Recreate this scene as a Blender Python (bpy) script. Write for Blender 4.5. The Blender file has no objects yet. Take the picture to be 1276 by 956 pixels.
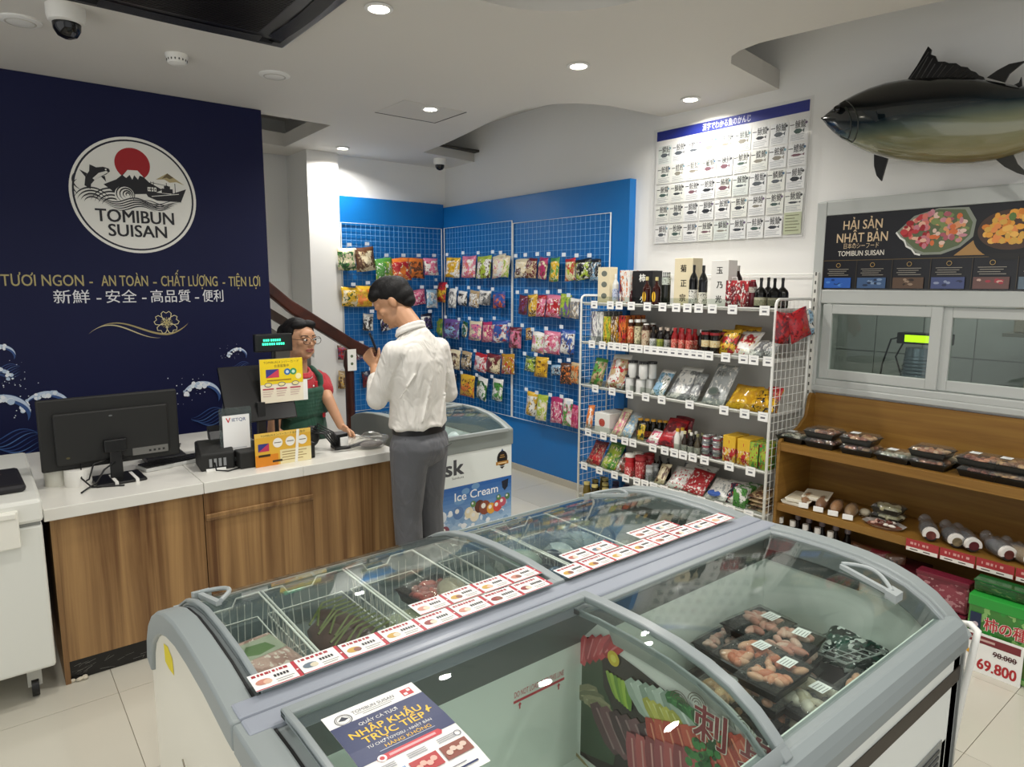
import bpy, bmesh, math, random
from mathutils import Vector, Matrix
random.seed(7)
PI = math.pi
SC = bpy.context.scene
COL = SC.collection

# ---------------------------------------------------------------- camera
F_PX, W_PX, H_PX = 838.89, 1276.0, 956.0
YAW, PITCH, ROLL, CAM_H = math.radians(51.39488), math.radians(8.33954), math.radians(-0.21553), 1.72
_f = Vector((math.cos(YAW)*math.cos(PITCH), math.sin(YAW)*math.cos(PITCH), -math.sin(PITCH)))
_r = Vector((math.sin(YAW), -math.cos(YAW), 0))
_d = _f.cross(_r)
RIGHT = math.cos(ROLL)*_r + math.sin(ROLL)*_d
DOWN = -math.sin(ROLL)*_r + math.cos(ROLL)*_d
CAM = Vector((0, 0, CAM_H))
cd = bpy.data.cameras.new('camera'); cam = bpy.data.objects.new('camera', cd); COL.objects.link(cam)
cd.sensor_width = 36; cd.lens = F_PX/W_PX*36; cd.clip_start = .05; cd.clip_end = 200
cam.matrix_world = Matrix(((RIGHT.x, -DOWN.x, -_f.x, CAM.x), (RIGHT.y, -DOWN.y, -_f.y, CAM.y), (RIGHT.z, -DOWN.z, -_f.z, CAM.z), (0, 0, 0, 1)))
SC.camera = cam
def at(px, py, ax, v):
    """the point of a real wall / shelf / floor plane that shows at a pixel of the photograph"""
    r = RIGHT*((px-638)/F_PX) + DOWN*((py-478)/F_PX) + _f
    return CAM + r*((v-CAM[ax])/r[ax])
X, Y, Z = 0, 1, 2

# ---------------------------------------------------------------- world and light
w = bpy.data.worlds.new('world'); SC.world = w; w.use_nodes = True
w.node_tree.nodes['Background'].inputs[0].default_value = (.95, 1, 1.04, 1)
w.node_tree.nodes['Background'].inputs[1].default_value = .40
def area(name, loc, rot, sx, sy, power, col=(1, .97, .92), spread=PI):
    l = bpy.data.lights.new(name, 'AREA'); l.shape = 'RECTANGLE'; l.size = sx; l.size_y = sy; l.energy = power; l.color = col; l.spread = spread
    o = bpy.data.objects.new(name, l); COL.objects.link(o); o.location = loc; o.rotation_euler = rot; return o
# daylight through the glazed shop front behind and left of the camera
area('shopfront_daylight', (-2.4, 1.2, 1.5), (0, -PI/2, 0), 2.6, 5.0, 30, (1, .98, .95))
area('entrance_daylight', (1.0, -2.4, 1.5), (PI/2, 0, 0), 5.0, 2.6, 14, (1, .99, .97))
SC.view_settings.view_transform = 'Standard'; SC.view_settings.look = 'None'
SC.view_settings.gamma = 1; SC.view_settings.exposure = 0.16; SC.view_settings.use_curve_mapping = False
SC.cycles.transparent_max_bounces = 20; SC.cycles.max_bounces = 8; SC.cycles.sample_clamp_indirect = 4

# ---------------------------------------------------------------- materials
MC = {}
def lin(c):
    if isinstance(c, str):
        c = [int(c[i:i+2], 16)/255 for i in (0, 2, 4)]
        c = [v/12.92 if v <= .04045 else ((v+.055)/1.055)**2.4 for v in c]
    return (c[0], c[1], c[2], 1)
def newmat(name):
    m = bpy.data.materials.new(name); m.use_nodes = True
    return m, m.node_tree, m.node_tree.nodes['Principled BSDF']
def mat(c, rough=.5, metal=0, emit=0, spec=.5, bump=0, bscale=60, var=0, vscale=4):
    k = (c, rough, metal, emit, spec, bump, bscale, var, vscale)
    if k in MC: return MC[k]
    m, nt, b = newmat('paint_'+str(c))
    col = lin(c)
    b.inputs['Base Color'].default_value = col; b.inputs['Roughness'].default_value = rough
    b.inputs['Metallic'].default_value = metal; b.inputs['Specular IOR Level'].default_value = spec
    if emit:
        b.inputs['Emission Color'].default_value = col; b.inputs['Emission Strength'].default_value = emit
    if var or bump:
        tc = nt.nodes.new('ShaderNodeTexCoord')
    if var:
        n = nt.nodes.new('ShaderNodeTexNoise'); n.inputs['Scale'].default_value = vscale; n.inputs['Detail'].default_value = 5
        nt.links.new(tc.outputs['Object'], n.inputs['Vector'])
        mx = nt.nodes.new('ShaderNodeMix'); mx.data_type = 'RGBA'
        mx.inputs[6].default_value = tuple(v*(1-var) for v in col[:3])+(1,); mx.inputs[7].default_value = tuple(min(1, v*(1+var)) for v in col[:3])+(1,)
        nt.links.new(n.outputs['Fac'], mx.inputs[0]); nt.links.new(mx.outputs[2], b.inputs['Base Color'])
    if bump:
        n2 = nt.nodes.new('ShaderNodeTexNoise'); n2.inputs['Scale'].default_value = bscale; n2.inputs['Detail'].default_value = 4
        nt.links.new(tc.outputs['Object'], n2.inputs['Vector'])
        bp = nt.nodes.new('ShaderNodeBump'); bp.inputs['Strength'].default_value = bump; bp.inputs['Distance'].default_value = .01
        nt.links.new(n2.outputs['Fac'], bp.inputs['Height']); nt.links.new(bp.outputs[0], b.inputs['Normal'])
    MC[k] = m; return m
def wood_mat(name, dark, light, scale, rough=.45, contrast=(.3, .7)):
    m, nt, b = newmat(name)
    tc = nt.nodes.new('ShaderNodeTexCoord'); mp = nt.nodes.new('ShaderNodeMapping'); mp.inputs['Scale'].default_value = scale
    n = nt.nodes.new('ShaderNodeTexNoise'); n.inputs['Scale'].default_value = 1; n.inputs['Detail'].default_value = 8; n.inputs['Roughness'].default_value = .62; n.inputs['Distortion'].default_value = .6
    r = nt.nodes.new('ShaderNodeValToRGB'); r.color_ramp.elements[0].position, r.color_ramp.elements[1].position = contrast
    r.color_ramp.elements[0].color = lin(dark); r.color_ramp.elements[1].color = lin(light)
    nt.links.new(tc.outputs['Object'], mp.inputs[0]); nt.links.new(mp.outputs[0], n.inputs['Vector']); nt.links.new(n.outputs['Fac'], r.inputs[0]); nt.links.new(r.outputs[0], b.inputs['Base Color'])
    b.inputs['Roughness'].default_value = rough
    return m
def glass_mat(name, tint, refl=1.0, rough=.02, ior=1.45, body=0.0, bodycol='ffffff', bump=0, bscale=20):
    """thin clear sheet: what lies behind shows through it, reflections by its angle"""
    m = bpy.data.materials.new(name); m.use_nodes = True; nt = m.node_tree; nt.nodes.clear()
    out = nt.nodes.new('ShaderNodeOutputMaterial'); tr = nt.nodes.new('ShaderNodeBsdfTransparent'); tr.inputs[0].default_value = lin(tint)
    gl = nt.nodes.new('ShaderNodeBsdfGlossy'); gl.inputs['Roughness'].default_value = rough; gl.inputs[0].default_value = (refl, refl, refl, 1)
    fr = nt.nodes.new('ShaderNodeFresnel'); fr.inputs[0].default_value = ior
    mx = nt.nodes.new('ShaderNodeMixShader')
    ge = nt.nodes.new('ShaderNodeNewGeometry'); io = nt.nodes.new('ShaderNodeMix'); io.inputs[2].default_value = ior; io.inputs[3].default_value = 1/ior
    nt.links.new(ge.outputs['Backfacing'], io.inputs[0]); nt.links.new(io.outputs[0], fr.inputs[0])   # the same reflection from either side of the thin sheet
    nt.links.new(fr.outputs[0], mx.inputs[0]); nt.links.new(gl.outputs[0], mx.inputs[2])
    if body:
        df = nt.nodes.new('ShaderNodeBsdfDiffuse'); df.inputs[0].default_value = lin(bodycol)
        m2 = nt.nodes.new('ShaderNodeMixShader'); m2.inputs[0].default_value = body
        nt.links.new(tr.outputs[0], m2.inputs[1]); nt.links.new(df.outputs[0], m2.inputs[2]); nt.links.new(m2.outputs[0], mx.inputs[1])
    else: nt.links.new(tr.outputs[0], mx.inputs[1])
    if bump:
        tc = nt.nodes.new('ShaderNodeTexCoord'); n2 = nt.nodes.new('ShaderNodeTexNoise'); n2.inputs['Scale'].default_value = bscale; n2.inputs['Detail'].default_value = 3
        bp = nt.nodes.new('ShaderNodeBump'); bp.inputs['Strength'].default_value = bump; bp.inputs['Distance'].default_value = .02
        nt.links.new(tc.outputs['Object'], n2.inputs['Vector']); nt.links.new(n2.outputs['Fac'], bp.inputs['Height']); nt.links.new(bp.outputs[0], gl.inputs['Normal'])
    nt.links.new(mx.outputs[0], out.inputs[0])
    return m
def pack_mat(c1, c2, c3='ffffff', seed=0, shine=.3, scale=3.0, split=.5, band=.8):
    """printed film: colour fields c1/c2, a header band and specks of lettering in c3"""
    k = ('pack', c1, c2, c3, seed, shine, scale, split, band)
    if k in MC: return MC[k]
    m, nt, b = newmat('printed_film')
    tc = nt.nodes.new('ShaderNodeTexCoord'); mp = nt.nodes.new('ShaderNodeMapping'); mp.inputs['Location'].default_value = (seed*3.17, seed*1.3, seed*2.1)
    n = nt.nodes.new('ShaderNodeTexNoise'); n.inputs['Scale'].default_value = scale; n.inputs['Detail'].default_value = 4; n.inputs['Distortion'].default_value = .3
    nt.links.new(tc.outputs['Generated'], mp.inputs[0]); nt.links.new(mp.outputs[0], n.inputs['Vector'])
    r = nt.nodes.new('ShaderNodeValToRGB'); r.color_ramp.elements[0].position = split-.03; r.color_ramp.elements[1].position = split+.03
    r.color_ramp.elements[0].color = lin(c1); r.color_ramp.elements[1].color = lin(c2)
    nt.links.new(n.outputs['Fac'], r.inputs[0])
    n2 = nt.nodes.new('ShaderNodeTexNoise'); n2.inputs['Scale'].default_value = 9; n2.inputs['Detail'].default_value = 2
    nt.links.new(mp.outputs[0], n2.inputs['Vector'])
    gt = nt.nodes.new('ShaderNodeMath'); gt.operation = 'GREATER_THAN'; gt.inputs[1].default_value = .585
    nt.links.new(n2.outputs['Fac'], gt.inputs[0])
    sx = nt.nodes.new('ShaderNodeSeparateXYZ'); nt.links.new(tc.outputs['Generated'], sx.inputs[0])
    g2 = nt.nodes.new('ShaderNodeMath'); g2.operation = 'GREATER_THAN'; g2.inputs[1].default_value = band; nt.links.new(sx.outputs[2], g2.inputs[0])
    mxm = nt.nodes.new('ShaderNodeMix'); mxm.data_type = 'RGBA'; mxm.inputs[7].default_value = lin(c3)
    nt.links.new(gt.outputs[0], mxm.inputs[0]); nt.links.new(r.outputs[0], mxm.inputs[6])
    mx2 = nt.nodes.new('ShaderNodeMix'); mx2.data_type = 'RGBA'; mx2.inputs[7].default_value = lin(c1)
    nt.links.new(g2.outputs[0], mx2.inputs[0]); nt.links.new(mxm.outputs[2], mx2.inputs[6]); nt.links.new(mx2.outputs[2], b.inputs['Base Color'])
    b.inputs['Roughness'].default_value = shine; b.inputs['Specular IOR Level'].default_value = .6
    bp = nt.nodes.new('ShaderNodeBump'); bp.inputs['Strength'].default_value = .35; bp.inputs['Distance'].default_value = .01
    n3 = nt.nodes.new('ShaderNodeTexNoise'); n3.inputs['Scale'].default_value = 5; nt.links.new(mp.outputs[0], n3.inputs['Vector'])
    nt.links.new(n3.outputs['Fac'], bp.inputs['Height']); nt.links.new(bp.outputs[0], b.inputs['Normal'])
    MC[k] = m; return m
WHITE = mat('ecebe7', .55, var=.02, vscale=2)
CEIL = mat('dedad2', .7, var=.02, vscale=1.5)
NAVY = mat('10153c', .5, spec=.25, var=.12, vscale=1.2)
BLUE = mat('0d6cb4', .35)
MARBLE = mat('e2e0d8', .18, var=.07, vscale=7)
WALNUT = wood_mat('walnut_laminate', '5c3a1e', 'b08a5a', (13, 13, .4), .4, (.34, .68))
OAK = wood_mat('honey_board', '7a531c', '96702f', (2, 1.2, 22), .5, (.3, .7))
ROSEWOOD = wood_mat('dark_rosewood', '2a120c', '4f2418', (6, 6, 6), .3)
FRAME = mat('b9bcb8', .35)
GREY = mat('929a9a', .38)
GREYD = mat('6c7373', .4)
CREAM = mat('ece8d8', .35)
FRWHITE = mat('e9eeea', .3)
BLACK = mat('0c0c0d', .4)
BLACKM = mat('161614', .6)
WIRE = mat('eeeee8', .3)
CHROME = mat('c9cccf', .15, 1)
PAPER = mat('f4f3ef', .6)
GLASS = glass_mat('clear_glass', 'f7fbf9', .9, .01)
WINGLASS = glass_mat('window_glass', 'e6ebe8', .8, .01)
FILM = glass_mat('clear_film', 'f2f2ef', 1.0, .12, 1.5, .05, 'ffffff', .5, 30)
CLEARLID = glass_mat('clear_lid', 'f0f2f0', 1.0, .05, 1.6, .04, 'ffffff', .3, 40)

# ---------------------------------------------------------------- mesh helpers
class MB:
    def __init__(s): s.v = []; s.f = []; s.m = []; s.mats = []; s.mx = None
    def mi(s, m):
        if m not in s.mats: s.mats.append(m)
        return s.mats.index(m)
    def add(s, vs, fs, m=None):
        o = len(s.v); k = s.mi(m)
        if s.mx: vs = [s.mx @ Vector(v) for v in vs]
        s.v += [tuple(v) for v in vs]; s.f += [tuple(i+o for i in f) for f in fs]; s.m += [k]*len(fs); return s
    def box(s, a, b, m=None):
        x0, y0, z0 = [min(a[i], b[i]) for i in range(3)]; x1, y1, z1 = [max(a[i], b[i]) for i in range(3)]
        return s.add([(x0,y0,z0),(x1,y0,z0),(x1,y1,z0),(x0,y1,z0),(x0,y0,z1),(x1,y0,z1),(x1,y1,z1),(x0,y1,z1)],
            [(0,3,2,1),(4,5,6,7),(0,1,5,4),(1,2,6,5),(2,3,7,6),(3,0,4,7)], m)
    def prism(s, pts, ax, a, b, m=None):
        """pts: 2-D outline in the two other axes (in x,y,z order), extruded along ax from a to b"""
        def P(p, t):
            q = list(p); q.insert(ax, t); return q
        n = len(pts); vs = [P(p, a) for p in pts]+[P(p, b) for p in pts]
        return s.add(vs, [tuple(range(n))[::-1], tuple(range(n, 2*n))]+[(i, (i+1) % n, n+(i+1) % n, n+i) for i in range(n)], m)
    def lathe(s, prof, c=(0, 0, 0), m=None, n=14, ax=Z, caps=True):
        vs = []; 
        for r, h in prof:
            for i in range(n):
                t = 2*PI*i/n; q = [r*math.cos(t), r*math.sin(t)]; q.insert(ax, h); vs.append([q[k]+c[k] for k in range(3)])
        fs = [(j*n+i, j*n+(i+1) % n, (j+1)*n+(i+1) % n, (j+1)*n+i) for j in range(len(prof)-1) for i in range(n)]
        if caps: fs += [tuple(range(n))[::-1], tuple(range((len(prof)-1)*n, len(prof)*n))]
        return s.add(vs, fs, m)
    def tube(s, path, r, m=None, n=6, closed=False):
        path = [Vector(p) for p in path]; L = len(path); vs = []; up = None
        for i, p in enumerate(path):
            if closed: t = path[(i+1) % L]-path[i-1]
            else: t = path[min(i+1, L-1)]-path[max(i-1, 0)]
            t.normalize()
            if up is None: up = Vector((0, 0, 1)) if abs(t.z) < .9 else Vector((1, 0, 0))
            a = t.cross(up)
            if a.length < 1e-4: a = t.cross(Vector((1, 0, 0)))
            a.normalize(); b = a.cross(t); up = b
            rr = r[i] if isinstance(r, (list, tuple)) else r
            for k in range(n):
                q = 2*PI*k/n; vs.append(p+a*rr*math.cos(q)+b*rr*math.sin(q))
        R = L if closed else L-1
        fs = [(j*n+k, j*n+(k+1) % n, ((j+1) % L)*n+(k+1) % n, ((j+1) % L)*n+k) for j in range(R) for k in range(n)]
        if not closed: fs += [tuple(range(n)), tuple(range((L-1)*n, L*n))[::-1]]
        return s.add(vs, fs, m)
    def ell(s, c, r, m=None, nu=12, nv=8, rot=None):
        vs = []; 
        for j in range(nv+1):
            t = PI*j/nv
            for i in range(nu):
                p = 2*PI*i/nu; q = Vector((r[0]*math.sin(t)*math.cos(p), r[1]*math.sin(t)*math.sin(p), r[2]*math.cos(t)))
                if rot is not None: q = rot @ q
                vs.append(q+Vector(c))
        return s.add(vs, [(j*nu+i, (j+1)*nu+i, (j+1)*nu+(i+1) % nu, j*nu+(i+1) % nu) for j in range(nv) for i in range(nu)], m)
    def strip(s, A, B, m=None):
        n = len(A); return s.add(list(A)+list(B), [(i, i+1, n+i+1, n+i) for i in range(n-1)], m)
    def mesh(s, name):
        me = bpy.data.meshes.new(name); me.from_pydata(s.v, [], s.f)
        if s.mats != [None]:
            for m in s.mats: me.materials.append(m)
        me.polygons.foreach_set('material_index', s.m)
        return me
    def build(s, name, parent=None, mat_=None, smooth=False, bevel=0, seg=2, loc=None, rz=0, angle=35, recalc=True):
        me = s.mesh(name)
        if mat_ is not None: me.materials.clear(); me.materials.append(mat_); me.polygons.foreach_set('material_index', [0]*len(me.polygons))
        if recalc:
            bm = bmesh.new(); bm.from_mesh(me); bmesh.ops.remove_doubles(bm, verts=bm.verts, dist=1e-5); bmesh.ops.recalc_face_normals(bm, faces=bm.faces); bm.to_mesh(me); bm.free()
        return link(me, name, parent, smooth, bevel, seg, loc, rz, angle)
def link(me, name, parent=None, smooth=False, bevel=0, seg=2, loc=None, rz=0, angle=35):
    o = bpy.data.objects.new(name, me); COL.objects.link(o)
    if parent: o.parent = parent
    if loc is not None: o.location = loc
    if rz: o.rotation_euler = (0, 0, rz)
    if smooth:
        me.polygons.foreach_set('use_smooth', [True]*len(me.polygons))
        if smooth != 'all':
            me.set_sharp_from_angle(angle=math.radians(angle))
    if bevel:
        b = o.modifiers.new('bevel', 'BEVEL'); b.width = bevel; b.segments = seg; b.limit_method = 'ANGLE'; b.angle_limit = math.radians(40)
    return o
def T(name, label, cat, loc=(0, 0, 0), rz=0, group=None):
    o = bpy.data.objects.new(name, None); COL.objects.link(o); o.location = loc; o.rotation_euler = (0, 0, rz); o.empty_display_size = .05
    return tag(o, label, cat, group)
def tag(o, label, cat, group=None):
    o['label'] = label; o['category'] = cat
    if group: o['group'] = group
    return o
def struct(o): o['kind'] = 'structure'; return o
def dup(root, loc, rz=None, label=None):
    r = root.copy(); COL.objects.link(r); r.location = loc
    if rz is not None: r.rotation_euler = (0, 0, rz)
    if label: r['label'] = label
    for ch in list(root.children):
        c = ch.copy(); COL.objects.link(c); c.parent = r
        for g in ch.children:
            d = g.copy(); COL.objects.link(d); d.parent = c
    return r
TXC = {}
def text_mesh(s, bold=0):
    k = (s, bold)
    if k not in TXC:
        c = bpy.data.curves.new('t', 'FONT'); c.body = s; c.size = 1; c.resolution_u = 3; c.offset = bold
        o = bpy.data.objects.new('t', c); me = bpy.data.meshes.new_from_object(o)
        vs = [(v.co.x, v.co.y) for v in me.vertices]; fs = [tuple(p.vertices) for p in me.polygons]
        bpy.data.objects.remove(o); bpy.data.curves.remove(c); bpy.data.meshes.remove(me)
        if not vs: vs = [(0, 0)]
        TXC[k] = (vs, fs, min(v[0] for v in vs), max(v[0] for v in vs), min(v[1] for v in vs), max(v[1] for v in vs))
    return TXC[k]
class Art:
    """flat print: coloured shapes and lettering laid on a plane (origin o, axes u and v), each layer a hair proud of the last"""
    def __init__(s, o, u, v, rough=.55):
        s.o = Vector(o); s.u = Vector(u).normalized(); s.w = Vector(v).normalized(); s.n = s.u.cross(s.w); s.mb = MB(); s.k = .0003; s.rough = rough; s.xm = None
    def P(s, x, y):
        if s.xm: x = s.xm(x)
        return s.o+s.u*x+s.w*y+s.n*s.k
    def M(s, c):
        s.k += .000008      # every shape lies a hair above the one before
        return c if not isinstance(c, str) else mat(c, s.rough)
    def poly(s, pts, c):
        m = s.M(c); s.mb.add([s.P(*p) for p in pts], [tuple(range(len(pts)))], m); return s
    def up(s, n=1): s.k += n*.00012; return s
    def rect(s, x0, y0, x1, y1, c): return s.poly([(x0, y0), (x1, y0), (x1, y1), (x0, y1)], c)
    def disc(s, x, y, r, c, n=32, ry=None, a0=0, a1=2*PI):
        ry = ry or r; return s.poly([(x+r*math.cos(a0+(a1-a0)*i/n), y+ry*math.sin(a0+(a1-a0)*i/n)) for i in range(n if a1-a0 > 6.2 else n+1)], c)
    def ring(s, x, y, r0, r1, c, n=48, ry=1):
        m = s.M(c); A = [s.P(x+r0*math.cos(2*PI*i/n), y+ry*r0*math.sin(2*PI*i/n)) for i in range(n+1)]; B = [s.P(x+r1*math.cos(2*PI*i/n), y+ry*r1*math.sin(2*PI*i/n)) for i in range(n+1)]
        s.mb.strip(B, A, m); return s
    def line(s, pts, wd, c, taper=False):
        m = s.M(c); A = []; B = []; L = len(pts)
        for i, p in enumerate(pts):
            q0 = pts[max(i-1, 0)]; q1 = pts[min(i+1, L-1)]; dx, dy = q1[0]-q0[0], q1[1]-q0[1]; d = math.hypot(dx, dy) or 1
            h = wd/2*(math.sin(PI*(i+.15)/(L-.7)) if taper else 1); A.append(s.P(p[0]-dy/d*h, p[1]+dx/d*h)); B.append(s.P(p[0]+dy/d*h, p[1]-dx/d*h))
        s.mb.strip(A, B, m); return s
    def text(s, t, x, y, h, c, width=None, al='c', bold=0, cap=None):
        horns = [i for i, ch in enumerate(t) if ch in 'ƠỢ']; t = t.replace('Ơ', 'O').replace('Ợ', 'Ọ')
        vs, fs, a, b, lo, hi = text_mesh(t)
        k = h; kx = k if width is None else width/(b-a)
        ox = {'c': -(a+b)/2, 'l': -a, 'r': -b}[al]
        e = bold*h*.8
        for i in horns:      # the horn of the letter, drawn as its own small stroke
            hx = x+(text_mesh(t[:i+1])[3]+ox)*kx; s.line([(hx-.10*kx, y+.30*k), (hx-.01*kx, y+.33*k), (hx+.035*kx, y+.40*k), (hx+.03*kx, y+.46*k)], max(.07*k, .004), c)
        for dx, dy in (((0, 0),) if not bold else ((-e, -e*.5), (e, -e*.5), (-e, e*.5), (e, e*.5))):   # heavier weight: the letter struck four times
            m = s.M(c); s.mb.add([s.P(x+dx+(vx+ox)*kx, y+dy+(vy-.35)*k) for vx, vy in vs], fs, m)
        return s
    def build(s, name='print', parent=None): return s.mb.build(name, parent, recalc=False)
# ================================================================ SETTING
XR, YB, ZC = 3.94, 6.05, 2.9      # right wall, back wall, ceiling
fl = struct(MB().box((-2.4, -2.4, -.1), (6, 7.2, -.004)).build('floor', mat_=mat('8d8471', .7)))
TILEM = [mat(c, .22, var=.035, vscale=2.2) for c in ('c6c2b4', 'cac6b8', 'c3bfb1')]
tm = MB().box((.0012, .0012, -.006), (.5988, .5913, 0)).mesh('tile')
tms = []
for m in TILEM:
    q = tm.copy(); q.materials.append(m); tms.append(q)
for i in range(-3, 6):
    for j in range(-4, 6):
        t = bpy.data.objects.new('tile', tms[(i*7+j*3) % 3]); COL.objects.link(t); t.parent = fl
        t.location = (.344+.6*i, 3.10+.5925*(j-1), random.uniform(-.0006, .0004))
# right wall with the serving window
W = MB()
for a, b in (((XR, -2.4, 0), (XR+.12, -.9, 3.4)), ((XR, 2.0, 0), (XR+.12, YB+.12, 3.4)), ((XR, -.9, 0), (XR+.12, 2.0, 1.15)), ((XR, -.9, 1.70), (XR+.12, 2.0, 3.4))): W.box(a, b)
struct(W.build('wall_right', mat_=WHITE))
struct(MB().prism([(2.43, 5.97), (2.725, 5.97), (2.725, YB), (XR, YB), (XR, YB+.5), (2.43, YB+.5)], Z, 0, 3.4).build('wall_back', mat_=WHITE))
struct(MB().box((-2.4, 6.45, 0), (2.43, 6.55, 3.4)).build('wall_stair', mat_=WHITE))
struct(MB().box((-2.4, 4.87, 0), (1.665, 4.97, ZC)).build('wall_left', mat_=WHITE))
struct(MB().box((-2.4, 4.86, .0), (-.2, 4.865, ZC)).build('wall_left_panel', mat_=NAVY))
# ceiling slab with its curved cut-outs, and the soffit above them
cu = bpy.data.curves.new('ceiling', 'CURVE'); cu.dimensions = '2D'; cu.fill_mode = 'BOTH'; cu.extrude = .055
def spl(pts):
    s = cu.splines.new('POLY'); s.points.add(len(pts)-1)
    for p, q in zip(s.points, pts): p.co = (q[0], q[1], 0, 1)
    s.use_cyclic_u = True
spl([(-2.4, -2.4), (XR+.05, -2.4), (XR+.05, -.9), (3.30, -.9), (3.30, 1.0), (3.285, 1.22), (3.2, 1.6), (3.137, 1.99), (3.16, 2.12), (3.2, 2.19), (3.3, 2.26), (XR+.05, 2.36),
     (XR+.05, 3.24), (3.75, 3.245), (3.58, 3.257), (3.44, 3.27), (3.323, 3.31), (3.21, 3.37), (3.119, 3.476), (3.06, 3.63), (3.045, 3.807), (3.06, 4.0), (3.10, 4.2), (3.166, 4.51), (3.22, 4.8), (3.27, 5.1), (3.306, 5.44), (XR+.05, 5.54), (XR+.05, YB+.3), (-2.4, 6.5)])
spl([(1.0, 4.97), (2.223, 4.976), (2.25, 5.99), (1.93, 5.93), (1.4, 5.9), (1.0, 5.9)])
spl([(1.78+.52*math.cos(2*PI*i/32), 1.93+.52*math.sin(2*PI*i/32)) for i in range(32)])
co = bpy.data.objects.new('c', cu); cme = bpy.data.meshes.new_from_object(co); bpy.data.objects.remove(co)
cme.materials.clear(); cme.materials.append(CEIL)
struct(link(cme, 'ceiling', loc=(0, 0, ZC+.055)))
struct(MB().box((-2.4, -2.4, 3.22), (6, 7, 3.3)).build('ceiling_upper', mat_=CEIL))
struct(MB().box((XR-.012, 2.14, .09), (XR+.001, 4.0, .1)).build('baseboard_right', mat_=mat('b9b3a4', .5)))
# hatch joint in the ceiling
MB().box((2.30, 4.004, ZC-.003), (2.78, 4.406, ZC-.0005), mat('d6d2ca', .7)).build('trim_1')
struct(bpy.data.objects['trim_1'])
h = MB()
for a, b in (((2.296, 4.402, 0), (2.786, 4.41, 0)), ((2.778, 4.0, 0), (2.786, 4.41, 0))): h.box((a[0], a[1], ZC-.005), (b[0], b[1], ZC-.0028))
struct(h.build('trim_2', mat_=mat('4c4843', .8)))
# dark slot of the duct cover in the back corner
struct(MB().box((3.32, 5.45, ZC+.08), (XR, 5.53, ZC+.1), mat('3b3833', .7)).build('trim_3'))

# ---- blue panelling, one board per wall
def board(name, a, b, label):
    return struct(MB().box(a, b).build(name, mat_=BLUE, bevel=.002))
board('wall_back_board', (2.727, 5.985, .09), (3.87, YB, 2.53), '')
board('wall_right_board', (3.872, 3.463, .06), (XR, YB-.005, 2.50), '')
struct(MB().box((3.862, 3.47, 0), (3.9, 5.98, .06)).build('trim_4', mat_=mat('b9b3a4', .5)))

# ---------------------------------------------------------------- ceiling fittings
def downlight(p, n, label, power=13):
    t = T('ceiling_light', label, 'light', (p[0], p[1], ZC), 0, 'recessed ceiling lights')
    MB().lathe([(.052, 0), (.062, -.004), (.062, -.008), (.046, -.010), (.044, -.002), (.044, 0)], n=28, caps=False).build('trim_ring', t, WHITE, smooth=True)
    MB().lathe([(.044, -.002), (.02, -.006), (.001, -.007)], n=28).build('diffuser', t, mat('fff6e2', .5, emit=30))
    l = bpy.data.lights.new('lamp', 'AREA'); l.shape = 'DISK'; l.size = .09; l.energy = power; l.color = (1, .97, .92); l.spread = math.radians(150)
    o = bpy.data.objects.new('lamp', l); COL.objects.link(o); o.parent = t; o.location = (0, 0, -.014)
downlight(at(472, 9, Z, ZC), 0, 'lit ceiling downlight beside the black air conditioner, nearest the top edge')
downlight(at(721, 81, Z, ZC), 0, 'lit ceiling downlight alone in the middle of the ceiling')
downlight(at(536, 135, Z, ZC), 0, 'lit ceiling downlight beside the thin access hatch joint')
downlight(at(427, 184, Z, ZC), 0, 'lit ceiling downlight in front of the white column, farthest away')
downlight((3.70, 2.82, ZC), 0, 'lit ceiling downlight just above the blue-topped fish poster', 8)
# the same run of lights goes on over the front of the shop, out of the picture
for x, y in ((1.4, .9), (2.75, .6), (.1, 2.2), (.1, 0), (1.4, -1.0), (2.8, -1.0)):
    l = bpy.data.lights.new('shop_lamp', 'AREA'); l.shape = 'DISK'; l.size = .12; l.energy = 9; l.color = (1, .97, .92); l.spread = math.radians(150)
    o = bpy.data.objects.new('shop_lamp', l); COL.objects.link(o); o.location = (x, y, ZC-.014)
for px, py, lb in ((25, 25, 'flat round white ceiling disc left of the domed camera'), (342, 93, 'flat round white ceiling disc under the corner of the air conditioner')):
    p = at(px, py, Z, ZC); t = T('ceiling_disc', lb, 'cover', (p.x, p.y, ZC), 0)
    MB().lathe([(.085, 0), (.085, -.006), (.07, -.012), (.001, -.014)], n=28).build('cover_plate', t, WHITE, smooth=True)
    MB().lathe([(.062, -.0125), (.058, -.0155), (.054, -.0135)], n=28, caps=False).build('ring', t, mat('bdb9b1', .5))
def dome_cam(p, z, s, lb):
    t = T('security_camera', lb, 'camera', (p.x, p.y, z))
    MB().lathe([(.06*s, 0), (.06*s, -.035*s), (.055*s, -.05*s), (.045*s, -.055*s)], n=24).build('housing', t, mat('e8e6df', .4), smooth=True)
    MB().lathe([(.044*s, -.054*s), (.042*s, -.075*s), (.03*s, -.095*s), (.012*s, -.103*s), (.001, -.104*s)], n=24, caps=False).build('dome', t, mat('101012', .08), smooth='all')
    MB().ell((.012*s, -.02*s, -.088*s), (.012*s,)*3).build('lens', t, mat('4a4c52', .1), smooth='all')
dome_cam(at(82, 18, Z, ZC-.03), ZC, 1.25, 'white domed security camera with black bubble near the air conditioner')
dome_cam(at(548, 205, Z, ZC-.05), ZC, 1.0, 'small white domed security camera in the back corner above the blue panelling')
p = at(220, 68, Z, ZC); t = T('smoke_detector', 'round white smoke detector on the ceiling above the dark blue wall', 'detector', (p.x, p.y, ZC))
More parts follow.
